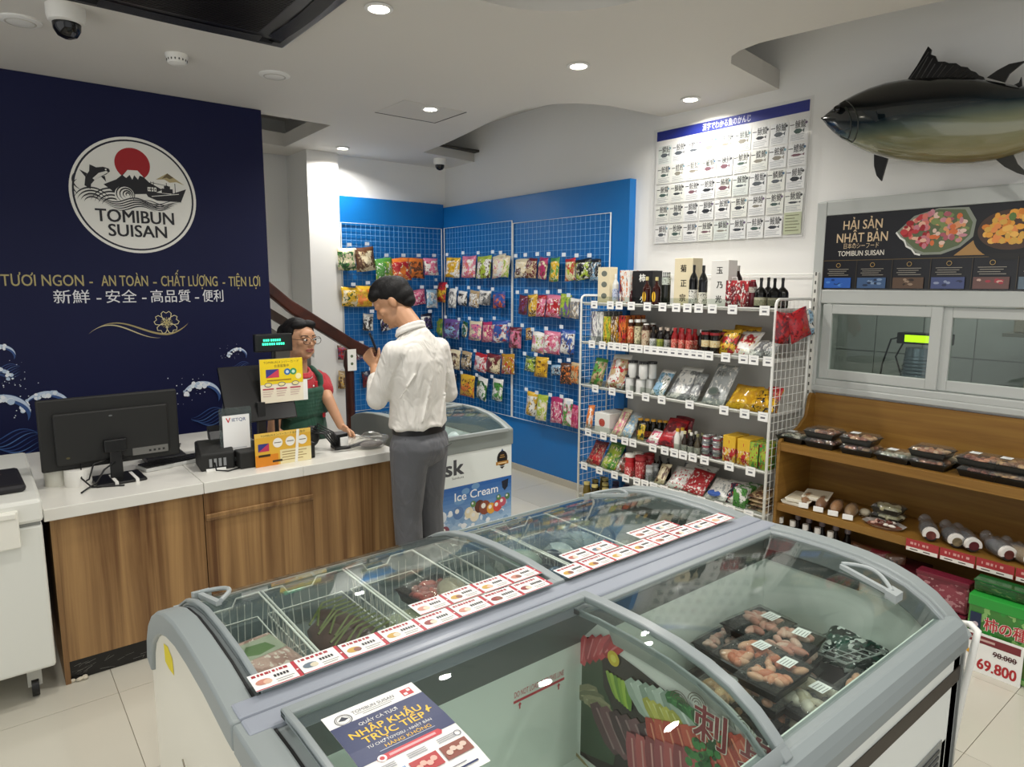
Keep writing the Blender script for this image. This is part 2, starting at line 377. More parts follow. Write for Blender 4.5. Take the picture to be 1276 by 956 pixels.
MB().lathe([(.055, 0), (.055, -.012), (.05, -.02), (.045, -.045), (.03, -.052), (.001, -.053)], n=28).build('body', t, mat('efede6', .4), smooth=True)
v = MB()
for i in range(16):
    a = 2*PI*i/16; v.box((.0, 0, 0), (0, 0, 0)) if False else v.ell((.0475*math.cos(a), .0475*math.sin(a), -.03), (.004, .004, .006), nu=6, nv=4)
v.build('vent', t, mat('55524c', .6))
# black cassette air conditioner
ac = T('air_conditioner', 'black square cassette air conditioner with slatted grille set in the ceiling', 'air conditioner', (.845, 3.005, ZC))
S = .475
MB().box((-S, -S, -.028), (S, S, -.004)).build('panel', ac, mat('121113', .35), bevel=.012)
g = MB(); g.box((-.30, -.30, -.034), (.30, .30, -.028)); g.build('grille_plate', ac, mat('0a0a0b', .5))
sl = MB().box((-.29, -.003, -.041), (.29, .003, -.034)).mesh('slat'); sl.materials.append(mat('1d1b1a', .35))
for i in range(36):
    o = link(sl, 'slat', ac); o.location = (0, -.288+.0165*i, 0)
for k in range(4):
    lv = MB()
    A = []; B = []
    for i in range(7):
        a = -.5+i/6; A.append(Vector((.335+.03*math.cos(a*PI/1.5), .33*2*a, -.032))); B.append(Vector((.395+.03*math.cos(a*PI/1.5), .33*2*a, -.043)))
    lv.strip(A, B); lv.strip([p+Vector((0, 0, .008)) for p in B], [p+Vector((0, 0, .006)) for p in A])
    o = lv.build('louvre', ac, mat('2c2d30', .25), smooth='all'); o.rotation_euler = (0, 0, k*PI/2)
    o = MB().box((.375, -.4, -.0285), (.43, .4, -.030)).build('air_outlet', ac, mat('020202', .9)); o.rotation_euler = (0, 0, k*PI/2)

# ---------------------------------------------------------------- navy wall print
nb = T('wall_mural', 'dark blue shop wall panel with round emblem, gold slogan and painted waves', 'mural', (0, 4.86, 0))
MB().box((-.2, 0, .0), (1.668, .009, ZC-.002)).build('backing_panel', nb, NAVY)
a = Art((0, -.0006, 0), (1, 0, 0), (0, 0, 1))
cx, cz, R = .862, 2.262, .352
lg = Art((0, -.001, 0), (1, 0, 0), (0, 0, 1), .45)
lg.disc(cx, cz, R, 'f1efe6', 72); lg.up(); lg.ring(cx, cz, R*.925, R*.955, '17182a', 72)
IK = '1b1a1f'
lg.disc(cx-.005, cz+.19, .098, 'a8141c', 48); lg.up()
# mountain
lg.poly([(cx-.17, cz+.055), (cx-.10, cz+.09), (cx-.035, cz+.15), (cx+.02, cz+.152), (cx+.08, cz+.09), (cx+.155, cz+.05), (cx+.1, cz+.02), (cx-.1, cz+.0)], IK); lg.up()
lg.poly([(cx-.062, cz+.118), (cx-.035, cz+.153), (cx+.02, cz+.155), (cx+.052, cz+.118), (cx+.03, cz+.125), (cx+.02, cz+.1), (cx+.0, cz+.125), (cx-.012, cz+.096), (cx-.025, cz+.124), (cx-.045, cz+.104)], 'f1efe6')
lg.poly([(cx+.12, cz+.11), (cx+.19, cz+.155), (cx+.285, cz+.09), (cx+.24, cz+.105), (cx+.2, cz+.098), (cx+.17, cz+.115)], 'b9a87a'); lg.up()
lg.poly([(cx+.155, cz+.118), (cx+.19, cz+.155), (cx+.225, cz+.13), (cx+.2, cz+.12), (cx+.185, cz+.128)], '6e5d3d'); lg.up()
# ship
lg.poly([(cx+.07, cz+.0), (cx+.05, cz+.035), (cx+.2, cz+.025), (cx+.295, cz+.065), (cx+.26, cz-.02), (cx+.12, cz-.02)], IK); lg.up()
lg.rect(cx+.07, cz+.035, cx+.12, cz+.06, 'f1efe6'); lg.rect(cx+.15, cz+.03, cx+.215, cz+.058, IK); lg.rect(cx+.165, cz+.058, cx+.2, cz+.075, IK)
for q in (.09, .105, .18, .23): lg.line([(cx+q, cz+.03), (cx+q, cz+.095)], .004, IK)
lg.line([(cx+.09, cz+.09), (cx+.19, cz+.075)], .003, IK); lg.line([(cx+.09, cz+.004), (cx+.25, cz+.03)], .004, 'f1efe6')
for q in range(5): lg.rect(cx+.075+q*.009, cz+.042, cx+.08+q*.009, cz+.052, IK)
# leaping fish
fp = [(cx-.27, cz+.04), (cx-.262, cz+.09), (cx-.24, cz+.125), (cx-.205, cz+.15), (cx-.165, cz+.158), (cx-.135, cz+.15), (cx-.13, cz+.135), (cx-.15, cz+.115), (cx-.185, cz+.095), (cx-.215, cz+.075), (cx-.235, cz+.05), (cx-.24, cz+.02)]
lg.up().poly(fp, IK); lg.up(); lg.poly([(cx-.225, cz+.085), (cx-.19, cz+.12), (cx-.15, cz+.135), (cx-.14, cz+.128), (cx-.18, cz+.1), (cx-.215, cz+.075)], 'e9e7de')
lg.poly([(cx-.24, cz+.125), (cx-.235, cz+.165), (cx-.2, cz+.15)], IK); lg.poly([(cx-.262, cz+.09), (cx-.29, cz+.13), (cx-.25, cz+.11)], IK); lg.poly([(cx-.18, cz+.1), (cx-.155, cz+.07), (cx-.16, cz+.105)], IK)
lg.up().disc(cx-.152, cz+.143, .005, 'f1efe6', 10)
# waves
def arc(x, y, r, a0, a1, n=14, ry=1): return [(x+r*math.cos(math.radians(a0+(a1-a0)*i/n)), y+ry*r*math.sin(math.radians(a0+(a1-a0)*i/n))) for i in range(n+1)]
for i, (x, y, r) in enumerate(((-.235, -.07, .1), (-.235, -.07, .082), (-.235, -.07, .064), (-.235, -.07, .046), (-.13, -.085, .12), (-.13, -.085, .1), (-.13, -.085, .08), (-.13, -.085, .06))):
    lg.line(arc(cx+x, cz+y, r, 25, 160), .009, IK, True)
lg.up().disc(cx-.06, cz+.0, .055, 'f1efe6'); lg.up()
for r in (.05, .036, .022, .01): lg.line(arc(cx-.055+(.05-r)*.3, cz+.005, r, -60, 250), .009, IK, True)
lg.line(arc(cx-.27, cz+.07, .06, 140, 250), .008, IK, True); lg.line(arc(cx-.28, cz+.03, .05, 120, 240), .008, IK, True)
for k in range(5):
    y0 = cz-.03-.012*k
    lg.line([(cx-.29+.04*k+i*.02, y0+.016*math.sin(i*.55+k*.9)) for i in range(int(29-k*4))], .0075, IK, True)
for k in range(4): lg.line([(cx+.02+.02*k+i*.02, cz-.035-.011*k+.012*math.sin(i*.7+k)) for i in range(13-2*k)], .006, IK, True)
lg.up()
lg.text('TOMIBUN', cx-.008, cz-.128, .108, IK, width=.435, bold=.022); lg.text('SUISAN', cx-.0, cz-.215, .104, IK, width=.325, bold=.022)
lg.build('round_emblem', nb)
G = 'b3a56d'
s = Art((0, -.001, 0), (1, 0, 0), (0, 0, 1), .35)
for tx, xa, xb in (('TƯƠI NGON', .142, .545), ('-', .575, .592), ('AN TOÀN', .638, .895), ('-', .925, .945), ('CHẤT LƯỢNG', .972, 1.318), ('-', 1.352, 1.367), ('TIỆN LỢI', 1.392, 1.603)):
    s.text(tx, (xa+xb)/2, 1.737, .094, G, width=xb-xa, bold=.009)
s.build('gold_slogan', nb)
s = Art((0, -.001, 0), (1, 0, 0), (0, 0, 1), .5)
for tx, xa, xb in (('新鮮', .385, .57), ('-', .605, .63), ('安全', .655, .825), ('-', .855, .88), ('高品質', .905, 1.142), ('-', 1.17, 1.195), ('便利', 1.218, 1.35)):
    s.text(tx, (xa+xb)/2, 1.637, .088, 'e9e9ea', width=xb-xa, bold=.004)
s.build('white_lettering', nb)
s = Art((0, -.001, 0), (1, 0, 0), (0, 0, 1), .4)
def q3(p0, p1, p2, p3, n=24): return [tuple((1-t)**3*p0[k]+3*t*(1-t)**2*p1[k]+3*t*t*(1-t)*p2[k]+t**3*p3[k] for k in (0, 1)) for t in [i/n for i in range(n+1)]]
s.line(q3((.545, 1.41), (.72, 1.56), (.82, 1.40), (.98, 1.392))+q3((.98, 1.392), (1.03, 1.392), (1.08, 1.42), (1.12, 1.462))[1:], .012, 'a99a68', True)
s.line(q3((.545, 1.41), (.70, 1.55), (.80, 1.36), (.95, 1.37)), .008, 'c9bd92', True)
fx, fz = .988, 1.467
for k in range(5):
    an = PI/2+2*PI*k/5
    pet = [(0, .012), (.026, .035), (.03, .06), (.017, .073), (.0, .062), (-.017, .073), (-.03, .06), (-.026, .035), (0, .012)]
    s.line([(fx+px*math.cos(an-PI/2)-py*math.sin(an-PI/2), fz+px*math.sin(an-PI/2)+py*math.cos(an-PI/2)) for px, py in pet], .005, 'd8cda0')
    for dd in (-.35, 0, .35): s.line([(fx, fz), (fx+.036*math.cos(an+dd), fz+.036*math.sin(an+dd))], .003, G)
s.build('flower_flourish', nb)
s = Art((0, -.001, 0), (1, 0, 0), (0, 0, 1), .5)
def crest(x, z, r, flip=1, n=5):
    rr = random.Random(int(x*100+z*10))
    for k in range(7): s.line([(x-flip*r*1.3+flip*i*r*.14, z-r*.9+r*.25*math.sin(i*.35+k*.5)-k*r*.11) for i in range(15)], r*.05, ('31518a', '27407a', '4a6da3')[k % 3], True)
    s.up(); s.line([(x+flip*r*math.cos(math.radians(t))*1.0, z+r*math.sin(math.radians(t))*.85) for t in range(200, 20, -9)], r*.34, '2d4f88', True)
    s.up(); s.line([(x+flip*r*1.08*math.cos(math.radians(t)), z+r*1.05*math.sin(math.radians(t))*.85) for t in range(175, 20, -8)], r*.2, 'c4d3e6', True); s.up()
    for i in range(26):
        t = math.radians(rr.uniform(0, 120)); q = rr.uniform(.75, 1.15)*r
        s.disc(x+flip*q*math.cos(t), z+q*math.sin(t)*.85, rr.uniform(.06, .15)*r, rr.choice(('eef2f6', 'dfe8f1', 'b9cbe0')), 7, a0=rr.random()); s.up() if i % 6 == 0 else None
    for i in range(18):
        s.disc(x+flip*rr.uniform(-.2, 1.9)*r, z+rr.uniform(-.3, 1.5)*r, rr.uniform(.012, .035)*r, 'dfe8f1', 6)
crest(.10, 1.30, .07, -1); crest(.06, 1.16, .08, 1); crest(.30, .97, .11, -1); crest(.08, .95, .13, -1); crest(1.17, .95, .115, -1); crest(1.42, 1.22, .06, -1); crest(1.40, 1.05, .06, -1)
s.build('painted_waves', nb)

# ---------------------------------------------------------------- stair behind the mural
hr = T('stair_rail', 'dark wooden handrail sloping down behind the shop assistant to a turned post', 'handrail', (2.3, 4.95, 0))
pth = [at(318, 345, Y, 5.0), at(360, 380, Y, 5.0), at(400, 405, Y, 5.0), at(440, 430, Y, 5.0), at(464, 442, Y, 5.0), at(472, 446, Y, 5.0)]
A = MB()
for p, q in zip(pth, pth[1:]):
    p, q = p-Vector((2.3, 4.95, 0)), q-Vector((2.3, 4.95, 0))
    A.prism([(p.x, p.z-.06), (q.x, q.z-.06), (q.x, q.z+.045), (p.x, p.z+.045)], Y, .01, .085)
A.build('handrail', hr, ROSEWOOD, bevel=.012)
MB().lathe([(.04, 0), (.04, .35), (.03, .38), (.036, .42), (.036, 1.05), (.045, 1.08), (.045, 1.12), (.03, 1.2), (.001, 1.21)], n=16).build('newel_post', hr, ROSEWOOD, smooth=True)
n = Art((-.035, -.047, 0), (1, 0, 0), (0, 0, 1)); n.rect(0, 1.045, .075, 1.215, 'eceae2'); n.up(); n.disc(.037, 1.16, .012, '5d6b4a', 10); n.disc(.037, 1.10, .012, '5d6b4a', 10); n.build('taped_notice', hr)
struct(MB().prism([(1.6, 0), (2.16, 0), (2.16, 1.12), (1.6, 1.52)], Y, 5.3, 5.36).build('wall_stair_side', mat_=WHITE))
st = T('stair_stringer', 'dark lower stair board seen between the mural and the assistant', 'stair board', (1.7, 5.28, 1.4))
MB().prism([(-.15, .22), (.45, -.17), (.45, -.09), (-.15, .30)], Y, -.02, .02).build('board', st, mat('3a2a22', .5))
struct(MB().prism([(1.5, .6), (2.1, .6), (2.1, 1.16), (1.5, 1.6)], Y, 5.23, 5.25).build('trim_5', mat_=mat('6a6862', .7)))

# ---------------------------------------------------------------- wire display grids on the blue panelling
def grid(name, lab, o, u, wd, z0, z1, nx, nz):
    t = T(name, lab, 'wire grid', o)
    u = Vector(u); n = Vector((0, 0, 0)); fr = MB(); r = .006
    c = [(u*0)+Vector((0, 0, z0)), u*wd+Vector((0, 0, z0)), u*wd+Vector((0, 0, z1)), u*0+Vector((0, 0, z1))]
    fr.tube(c, r, n=6, closed=True); fr.build('frame', t, WIRE)
    b = MB()
    for i in range(1, nx): b.tube([u*(wd*i/nx)+Vector((0, 0, z0)), u*(wd*i/nx)+Vector((0, 0, z1))], .0015, n=4)
    for j in range(1, nz): b.tube([Vector((0, 0, z0+(z1-z0)*j/nz)), u*wd+Vector((0, 0, z0+(z1-z0)*j/nz))], .0015, n=4)
    o = b.build('wires', t, mat('7fb2dc', .4)); o['kind'] = 'stuff'
    return t
YG, XG = 5.972, 3.857      # planes of the two wire fronts
grid('display_grid', 'white wire display grid on the back blue panel, behind the man in the white shirt', (2.735, YG, 0), (1, 0, 0), 1.10, .50, 2.285, 22, 34)
grid('display_grid', 'white wire display grid on the side blue panel, the one next to the room corner', (XG, 5.955, 0), (0, -1, 0), 1.115, .50, 2.29, 22, 34)
grid('display_grid', 'white wire display grid on the side blue panel, the one next to the white shelving', (XG, 4.825, 0), (0, -1, 0), 1.19, .50, 2.265, 22, 34)

# ---------------------------------------------------------------- fish name poster
po = T('fish_poster', 'large white poster of fish kinds under a dark blue heading, in a clear sleeve', 'poster', (XR-.006, 3.26, 0))
MB().box((0, -1.12, 2.015), (.004, .02, 2.80)).build('sheet', po, PAPER)
a = Art((-.0005, 0, 0), (0, -1, 0), (0, 0, 1))
a.rect(-.015, 2.735, 1.115, 2.80, '1f2e8c').up(); a.text('漢字でわかる魚のかんじ', .55, 2.766, .05, 'e6e6f5', width=.36, bold=.01)
rr = random.Random(5)
KJ = '鯵鮎鰻鰯鯛鮭鱈鰤鮪鯖鰹鱒鮫鯨鱧鯉鮒鱚鰆鰊鯰鱸鰈鮃鮑鮹鮟鱇鰐鰍鰒鮠鰰鱗鮨鯱'
for r in range(5):
    for c in range(9):
        if r == 4 and c > 7: continue
        x = .06+c*.1245; z = 2.70-r*.138; g = rr.random()
        a.rect(x-.058, z-.128, x+.058, z-.004, rr.choice(('f0f1f0', 'f6f6f4', 'e6ece6', 'f1f2ea'))); a.up()
        a.text('ー'+rr.choice(KJ)+rr.choice(KJ), x-.006, z-.031, .05, '15161a', width=.10, bold=.008); a.disc(x+.046, z-.026, .008, rr.choice(('4c6f8f', '6c5a78', '2c2e36', '7aa3b0')), 8)
        fc = rr.choice(('3c4148', '565d63', '8f8a7c', '7a5560', '2b2f36', '49605a'))
        L = rr.uniform(.032, .042); hh = rr.uniform(.006, .015)
        a.poly([(x-L, z-.068), (x-L*.5, z-.068+hh), (x+L*.3, z-.068+hh*.8), (x+L*.75, z-.067), (x+L*1.1, z-.067+hh), (x+L*1.05, z-.067-hh), (x+L*.75, z-.069), (x+L*.2, z-.068-hh), (x-L*.5, z-.068-hh)], fc)
        for k in range(4): a.rect(x-.05, z-.090-k*.009, x-.05+rr.uniform(.07, .1), z-.087-k*.009, 'a9acb0')
a.rect(1.0, 2.03, 1.112, 2.16, 'c9cfae').up()
for k in range(6): a.rect(1.01, 2.05+k*.018, 1.06+rr.uniform(0, .045), 2.055+k*.018, '7d7f62')
a.build('printed_chart', po)
MB().box((-.0125, -1.145, 2.0), (-.0115, .035, 2.815)).build('clear_sleeve', po, glass_mat('sleeve', 'ffffff', .3, .08))

# ---------------------------------------------------------------- serving window unit on the right wall
fu = T('window_1', '', '', (XR, 0, 0)); del fu['label']; del fu['category']; fu['kind'] = 'structure'
XF = -.035
F_ = MB()
F_.box((XF, 2.045, 1.135), (.04, 1.985, 2.20)); F_.box((XF, -1.0, 2.12), (.04, 1.985, 2.20)); F_.box((XF, -1.0, 1.62), (.04, 1.985, 1.70))
F_.box((XF, -1.0, 1.135), (.04, 1.985, 1.175)); F_.box((XF-.004, -1.0, 1.10), (.04, 2.05, 1.135))
F_.build('window_frame', fu, FRAME, bevel=.006)
F_ = MB()
for y0, y1, dx in ((1.97, 1.34, -.03), (1.355, .35, -.012), (.36, -.8, -.03)):
    F_.box((dx, y0, 1.18), (dx+.03, y0-.055, 1.615)); F_.box((dx, y1+.055, 1.18), (dx+.03, y1, 1.615)); F_.box((dx+.0005, y0-.054, 1.56), (dx+.029, y1+.054, 1.615)); F_.box((dx+.0005, y0-.054, 1.18), (dx+.029, y1+.054, 1.235))
F_.build('sliding_sash', fu, FRAME, bevel=.004)
for y0, y1, dx in ((1.915, 1.395, -.015), (1.30, .405, .003), (.305, -.745, -.015)): MB().box((dx, y0, 1.235), (dx+.005, y1, 1.56)).build('pane', fu, WINGLASS)
sg = T('menu_board', 'black menu sign with seafood platter and bowl pictures above the serving window', 'sign', (XR+XF, 0, 0))
MB().box((.0, 1.985, 1.705), (.02, -1.0, 2.118)).build('sign_panel', sg, mat('15151a', .3))
a = Art((-.0008, 1.985, 1.705), (0, -1, 0), (0, 0, 1), .3)
GD = 'd9bf9a'
a.text('HẢI SẢN', .208, .355, .07, GD, width=.21, bold=.012); a.text('NHẬT BẢN', .208, .285, .072, GD, width=.275, bold=.012); a.text('日本のシーフード', .208, .238, .034, GD, width=.19); a.text('TOMIBUN SUISAN', .208, .198, .04, 'e3dccf', width=.25, bold=.012)
a.rect(0, .158, 3, .161, '6d5a3a')
# platter
a.xm = lambda x: .388+(x-.44)*.75
rr = random.Random(9)
a.poly([(.44, .30), (.5, .24), (.56, .20), (.62, .178), (.74, .178), (.85, .21), (.92, .26), (.93, .34), (.88, .405), (.7, .411), (.55, .38)], '8a8f82').up()
a.poly([(.46, .30), (.52, .245), (.57, .21), (.63, .19), (.73, .19), (.84, .22), (.9, .27), (.91, .33), (.86, .395), (.7, .405), (.56, .365)], '5f6b4b').up()
for i in range(110):
    t = rr.uniform(0, 2*PI); q = math.sqrt(rr.random()); x = .69+.2*q*math.cos(t); z = .305+.09*q*math.sin(t)
    cc = rr.choice(('a01f27', 'c23a3f', 'd9786a', 'e8b59b', 'c97b86')) if x < .66 else rr.choice(('d9703c', 'e29a6a', 'c98a94', 'e5c4b4', '7f8f56', 'b05d68'))
    a.disc(x, z, rr.uniform(.012, .028), cc, 7, ry=rr.uniform(.008, .018), a0=rr.random()); a.up() if i % 12 == 0 else None
a.line([(.44, .30), (.47, .27), (.5, .255), (.515, .225), (.55, .21), (.575, .185), (.61, .178)], .01, 'e9e8e2').up()
# bowl
a.xm = lambda x: .905+(x-1.10)*.78
a.poly([(.80, .17), (.93, .26), (1.0, .35), (1.9, .41), (1.9, .165)], 'a9814a').up()
a.disc(1.10, .262, .20, '17130f', 40, ry=.12).up(); a.poly([(.90, .26), (.96, .175), (1.24, .175), (1.30, .26)], '0d0b0a').up(); a.disc(1.10, .285, .178, '4a3325', 40, ry=.095).up()
for i in range(90):
    t = rr.uniform(0, 2*PI); q = math.sqrt(rr.random()); a.disc(1.10+.165*q*math.cos(t), .295+.08*q*math.sin(t), rr.uniform(.014, .024), rr.choice(('e8a23c', 'f0b858', 'd9822c', 'e88f4a', 'd9a84a')), 7, ry=.014, a0=rr.random()); a.up() if i % 10 == 0 else None
a.disc(1.10, .345, .02, '5c7a3c', 8)
a.xm = None
for k in range(10):
    x0 = .01+k*.188
    a.rect(x0-.004, 0, x0-.002, .158, '4d412c'); xc = x0+.082
    a.ring(xc, .132, .010, .0125, 'b9995c', 16)
    for j in range(4): a.rect(xc-.06+.008*(j % 2), .108-.011*j, xc+.06-.012*(j % 3), .111-.011*j, '9d968a')
    cc = (('2d5db0', '4f83c9', '163a78'), ('3f5a80', '22304a', '7c93b0'), ('5b4636', '97816c', '2e221b'), ('46507a', '8d96b0', '2d3350'), ('6a4b46', 'c9a898', 'a33844'), ('5e6f7c', 'a5b2b8', '313a42'))[k % 6]
    a.rect(x0+.006, .004, x0+.158, .062, cc[0]).up()
    for j in range(9): a.disc(x0+rr.uniform(.025, .14), rr.uniform(.014, .052), rr.uniform(.008, .018), rr.choice(cc), 6, ry=.007)
    a.up()
a.build('printed_menu', sg)
# kitchen seen through the glass
struct(MB().box((4.9, 1.2, .9), (4.96, 2.6, 2.6)).build('wall_kitchen', mat_=mat('8d908c', .3)))
kt = bpy.data.objects['wall_kitchen']
km = MB().box((-.008, .003, .003), (0, .297, .297)).mesh('tile'); km.materials.append(mat('a6a9a5', .15, var=.03))
for i in range(5):
    for j in range(5):
        o = link(km, 'tile', kt); o.location = (4.9, 1.2+i*.3-.02, 1.0+j*.3-.03)
struct(MB().box((4.9, -2, .9), (4.96, 1.2, 2.6)).build('wall_kitchen_far', mat_=mat('8f9089', .4)))
struct(MB().box((4.06, 2.35, .9), (4.96, 2.4, 2.6)).build('wall_kitchen_side', mat_=mat('9a9c97', .3)))
struct(MB().box((XR+.12, -2, .9), (4.9, 2.35, 1.1)).build('trim_6', mat_=mat('9c9f9c', .3)))
struct(MB().box((XR+.12, -2, 2.6), (4.96, 2.4, 2.65)).build('ceiling_kitchen', mat_=CEIL))
area('kitchen_lamp', (4.5, .9, 2.55), (0, 0, 0), .4, 1.6, 14, (.95, 1, .95))
# weighing scale with lit display, in the kitchen behind the glass
sc = T('kitchen_scale', 'weighing scale with glowing yellow-green display behind the serving window glass', 'scale', (4.36, 1.60, 1.1))
MB().lathe([(.10, 0), (.11, .03), (.09, .06), (.075, .2), (.07, .26)], n=20).build('ribbed_pedestal', sc, mat('8b98a4', .25, .6), smooth=True)
r_ = MB()
for i in range(9): r_.lathe([(.096-.003*i, .045+.02*i), (.099-.003*i, .05+.02*i), (.096-.003*i, .055+.02*i)], n=20, caps=False)
r_.build('ribs', sc, mat('5c6873', .3))
MB().box((-.08, -.17, .285), (.03, .10, .35)).build('display_housing', sc, BLACK, bevel=.006)
d = Art((-.0805, 0, 0), (0, -1, 0), (0, 0, 1)); d.rect(-.055, .297, .10, .338, mat('c9ff00', .4, emit=1.3)).build('lit_display', sc)
d = MB(); d.tube([(.0, .1, .32), (.02, .17, .3), (0, .2, .15), (.02, .22, .03)], .005); d.tube([(.0, .08, .31), (-.02, .12, .2), (-.03, .08, .1)], .005); d.build('cable', sc, BLACK)
kb = T('cloth_bundle', 'dark brown cloth bundle on the sill behind the right window pane', 'cloth', (4.2, 1.05, 1.11))
b = MB(); b.ell((0, .07, .05), (.07, .12, .05)); b.ell((0, -.1, .06), (.07, .09, .07)); b.build('bundle', kb, mat('2b2622', .8, bump=.6, bscale=25), smooth='all')
fj = T('storage_shelf', 'kitchen rack with wrapped goods, blurred behind the right window pane', 'rack', (4.8, .8, 1.1))
for k in range(3): MB().box((-.25, -.7, .0+.34*k), (0, .45, .02+.34*k)).build('shelf', fj, mat('77756a', .4))
for i in range(14): MB().box((-.2, -.62+.075*i, .02+.34*(i % 2)), (-.05, -.56+.075*i, .2+.34*(i % 2)+.02*(i % 3))).build('wrapped_goods', fj, mat(('b7ae98', '9c9484', 'a89c7c', '8d8c84')[i % 4], .3), bevel=.01)

# ---------------------------------------------------------------- tuna on the wall
tu = T('tuna_model', 'glossy model tuna fish with dark back and olive belly mounted on the wall', 'fish model', (3.76, 1.98, 2.6))
XT = 3.76
def tp(px, py): q = at(px, py, X, XT); return (1.98-q.y, q.z-2.6)
# axis stations: distance from snout s (m), top z, bottom z from the photograph's outline
top = [tp(*p) for p in ((1024, 147), (1040, 134), (1056, 123), (1075, 114), (1095, 106), (1120, 100), (1150, 97), (1185, 96), (1220, 98), (1245, 102), (1276, 110))]
bot = [tp(*p) for p in ((1024, 148), (1034, 161), (1048, 173), (1068, 184), (1092, 194), (1120, 200), (1155, 204), (1190, 205), (1225, 203), (1245, 199), (1276, 189))]
top += [(1.10, top[-1][1]-.035), (1.28, top[-1][1]-.095), (1.45, top[-1][1]-.135), (1.55, top[-1][1]-.15)]
bot += [(1.10, bot[-1][1]+.02), (1.28, bot[-1][1]+.07), (1.45, bot[-1][1]+.11), (1.55, bot[-1][1]+.118)]
def interp(P, s):
    for p, q in zip(P, P[1:]):
        if s <= q[0]: t = (s-p[0])/max(1e-6, q[0]-p[0]); return p[1]+(q[1]-p[1])*t
    return P[-1][1]
ss = [0, .006, .02, .045, .08, .13, .19, .26, .34, .43, .53, .64, .75, .86, .97, 1.08, 1.2, 1.32, 1.42, 1.5, 1.55]
body = MB(); N = 28; rings = []; vs = []
for s_ in ss:
    zt, zb = interp(top, s_), interp(bot, s_); h = max(.004, (zt-zb)/2); c_ = (zt+zb)/2; wdt = h*.62
    for i in range(N):
        a_ = 2*PI*i/N; vs.append((-wdt*math.cos(a_)*1.0, -s_, c_+h*math.sin(a_)))
fs = [(j*N+i, j*N+(i+1) % N, (j+1)*N+(i+1) % N, (j+1)*N+i) for j in range(len(ss)-1) for i in range(N)]
body.add(vs, fs+[tuple(range(N)), tuple(range((len(ss)-1)*N, len(ss)*N))])
m, nt, b = newmat('tuna_skin'); tc = nt.nodes.new('ShaderNodeTexCoord'); sp = nt.nodes.new('ShaderNodeSeparateXYZ'); nt.links.new(tc.outputs['Generated'], sp.inputs[0])
rp = nt.nodes.new('ShaderNodeValToRGB'); e = rp.color_ramp.elements; e[0].position = .0; e[0].color = lin('5d4f33'); e[1].position = 1; e[1].color = lin('070809')
for ps, c in ((.12, '857d58'), (.40, '767a5e'), (.50, '4f5b52'), (.58, '1f2d33'), (.72, '0b1013')):
    q = e.new(ps); q.color = lin(c)
nz = nt.nodes.new('ShaderNodeTexNoise'); nz.inputs['Scale'].default_value = 6; nt.links.new(tc.outputs['Object'], nz.inputs[0])
ad = nt.nodes.new('ShaderNodeMath'); ad.operation = 'MULTIPLY_ADD'; ad.inputs[1].default_value = .07; nt.links.new(nz.outputs['Fac'], ad.inputs[0]); nt.links.new(sp.outputs[2], ad.inputs[2]); nt.links.new(ad.outputs[0], rp.inputs[0])
nt.links.new(rp.outputs[0], b.inputs['Base Color']); b.inputs['Roughness'].default_value = .13; b.inputs['Coat Weight'].default_value = .5
body.build('body', tu, m, smooth='all')
FIN = mat('0b0b0c', .3)
def fin(name, pts, y=0., th=.008, ribs=0, mm=FIN):
    P = [tp(*p) for p in pts]; q = MB(); q.prism([(-p[0], p[1]) for p in P], X, y-th/2, y+th/2, mm)
    o = q.build(name, tu); return o
zz = [(1130, 101), (1143, 82), (1157, 58), (1161, 62), (1160, 68), (1166, 70), (1169, 77), (1178, 77), (1183, 79), (1192, 79), (1198, 83), (1206, 84), (1210, 88), (1216, 90), (1220, 94), (1226, 96), (1228, 101)]
fin('first_dorsal_fin', zz, 0, .01)
rb = MB()
for i in range(12):
    a0 = tp(1134+i*6.5, 100); k = zz[2+min(13, i+1)]; a1 = tp(k[0]-3, k[1]+3); rb.tube([(-.007, -a0[0], a0[1]), (-.007, -a1[0], a1[1])], .0022, n=4)
rb.build('fin_rays', tu, mat('3a3632', .3))
fin('second_dorsal_fin', [(1230, 97), (1243, 88), (1258, 80), (1278, 76), (1268, 84), (1258, 92), (1252, 103)], 0, .012)
for i, (x0, z0) in enumerate(((1268, 104), (1280, 108), (1292, 112), (1303, 117))): fin('finlet', [(x0-6, z0+3), (x0+2, z0-1), (x0+5, z0-8), (x0+6, z0+4)], 0, .01)
fin('pelvic_fin', [(1095, 194), (1112, 199), (1108, 213), (1104, 227), (1098, 220), (1095, 208)], -.05, .012)
o = fin('anal_fin', [(1240, 198), (1262, 191), (1268, 204), (1280, 216), (1296, 224), (1268, 216), (1252, 208)], 0, .012, mm=mat('23221a', .3))
q = MB(); A_ = tp(1090, 144); B_ = tp(1108, 156); q.prism([(-A_[0], A_[1]), (-B_[0]-.0, B_[1]+.045), (-B_[0]-.012, B_[1]), (-B_[0]+.0, B_[1]-.005)], X, -.155, -.147); q.build('pectoral_fin', tu, mat('1a2226', .3))
q = MB(); e_ = tp(1051, 139)
q.lathe([(.001, -.086), (.015, -.084), (.02, -.076), (.018, -.06)], (0, -e_[0], e_[1]), n=18, ax=X); q.build('eye', tu, mat('070707', .1), smooth='all')
gl = MB()
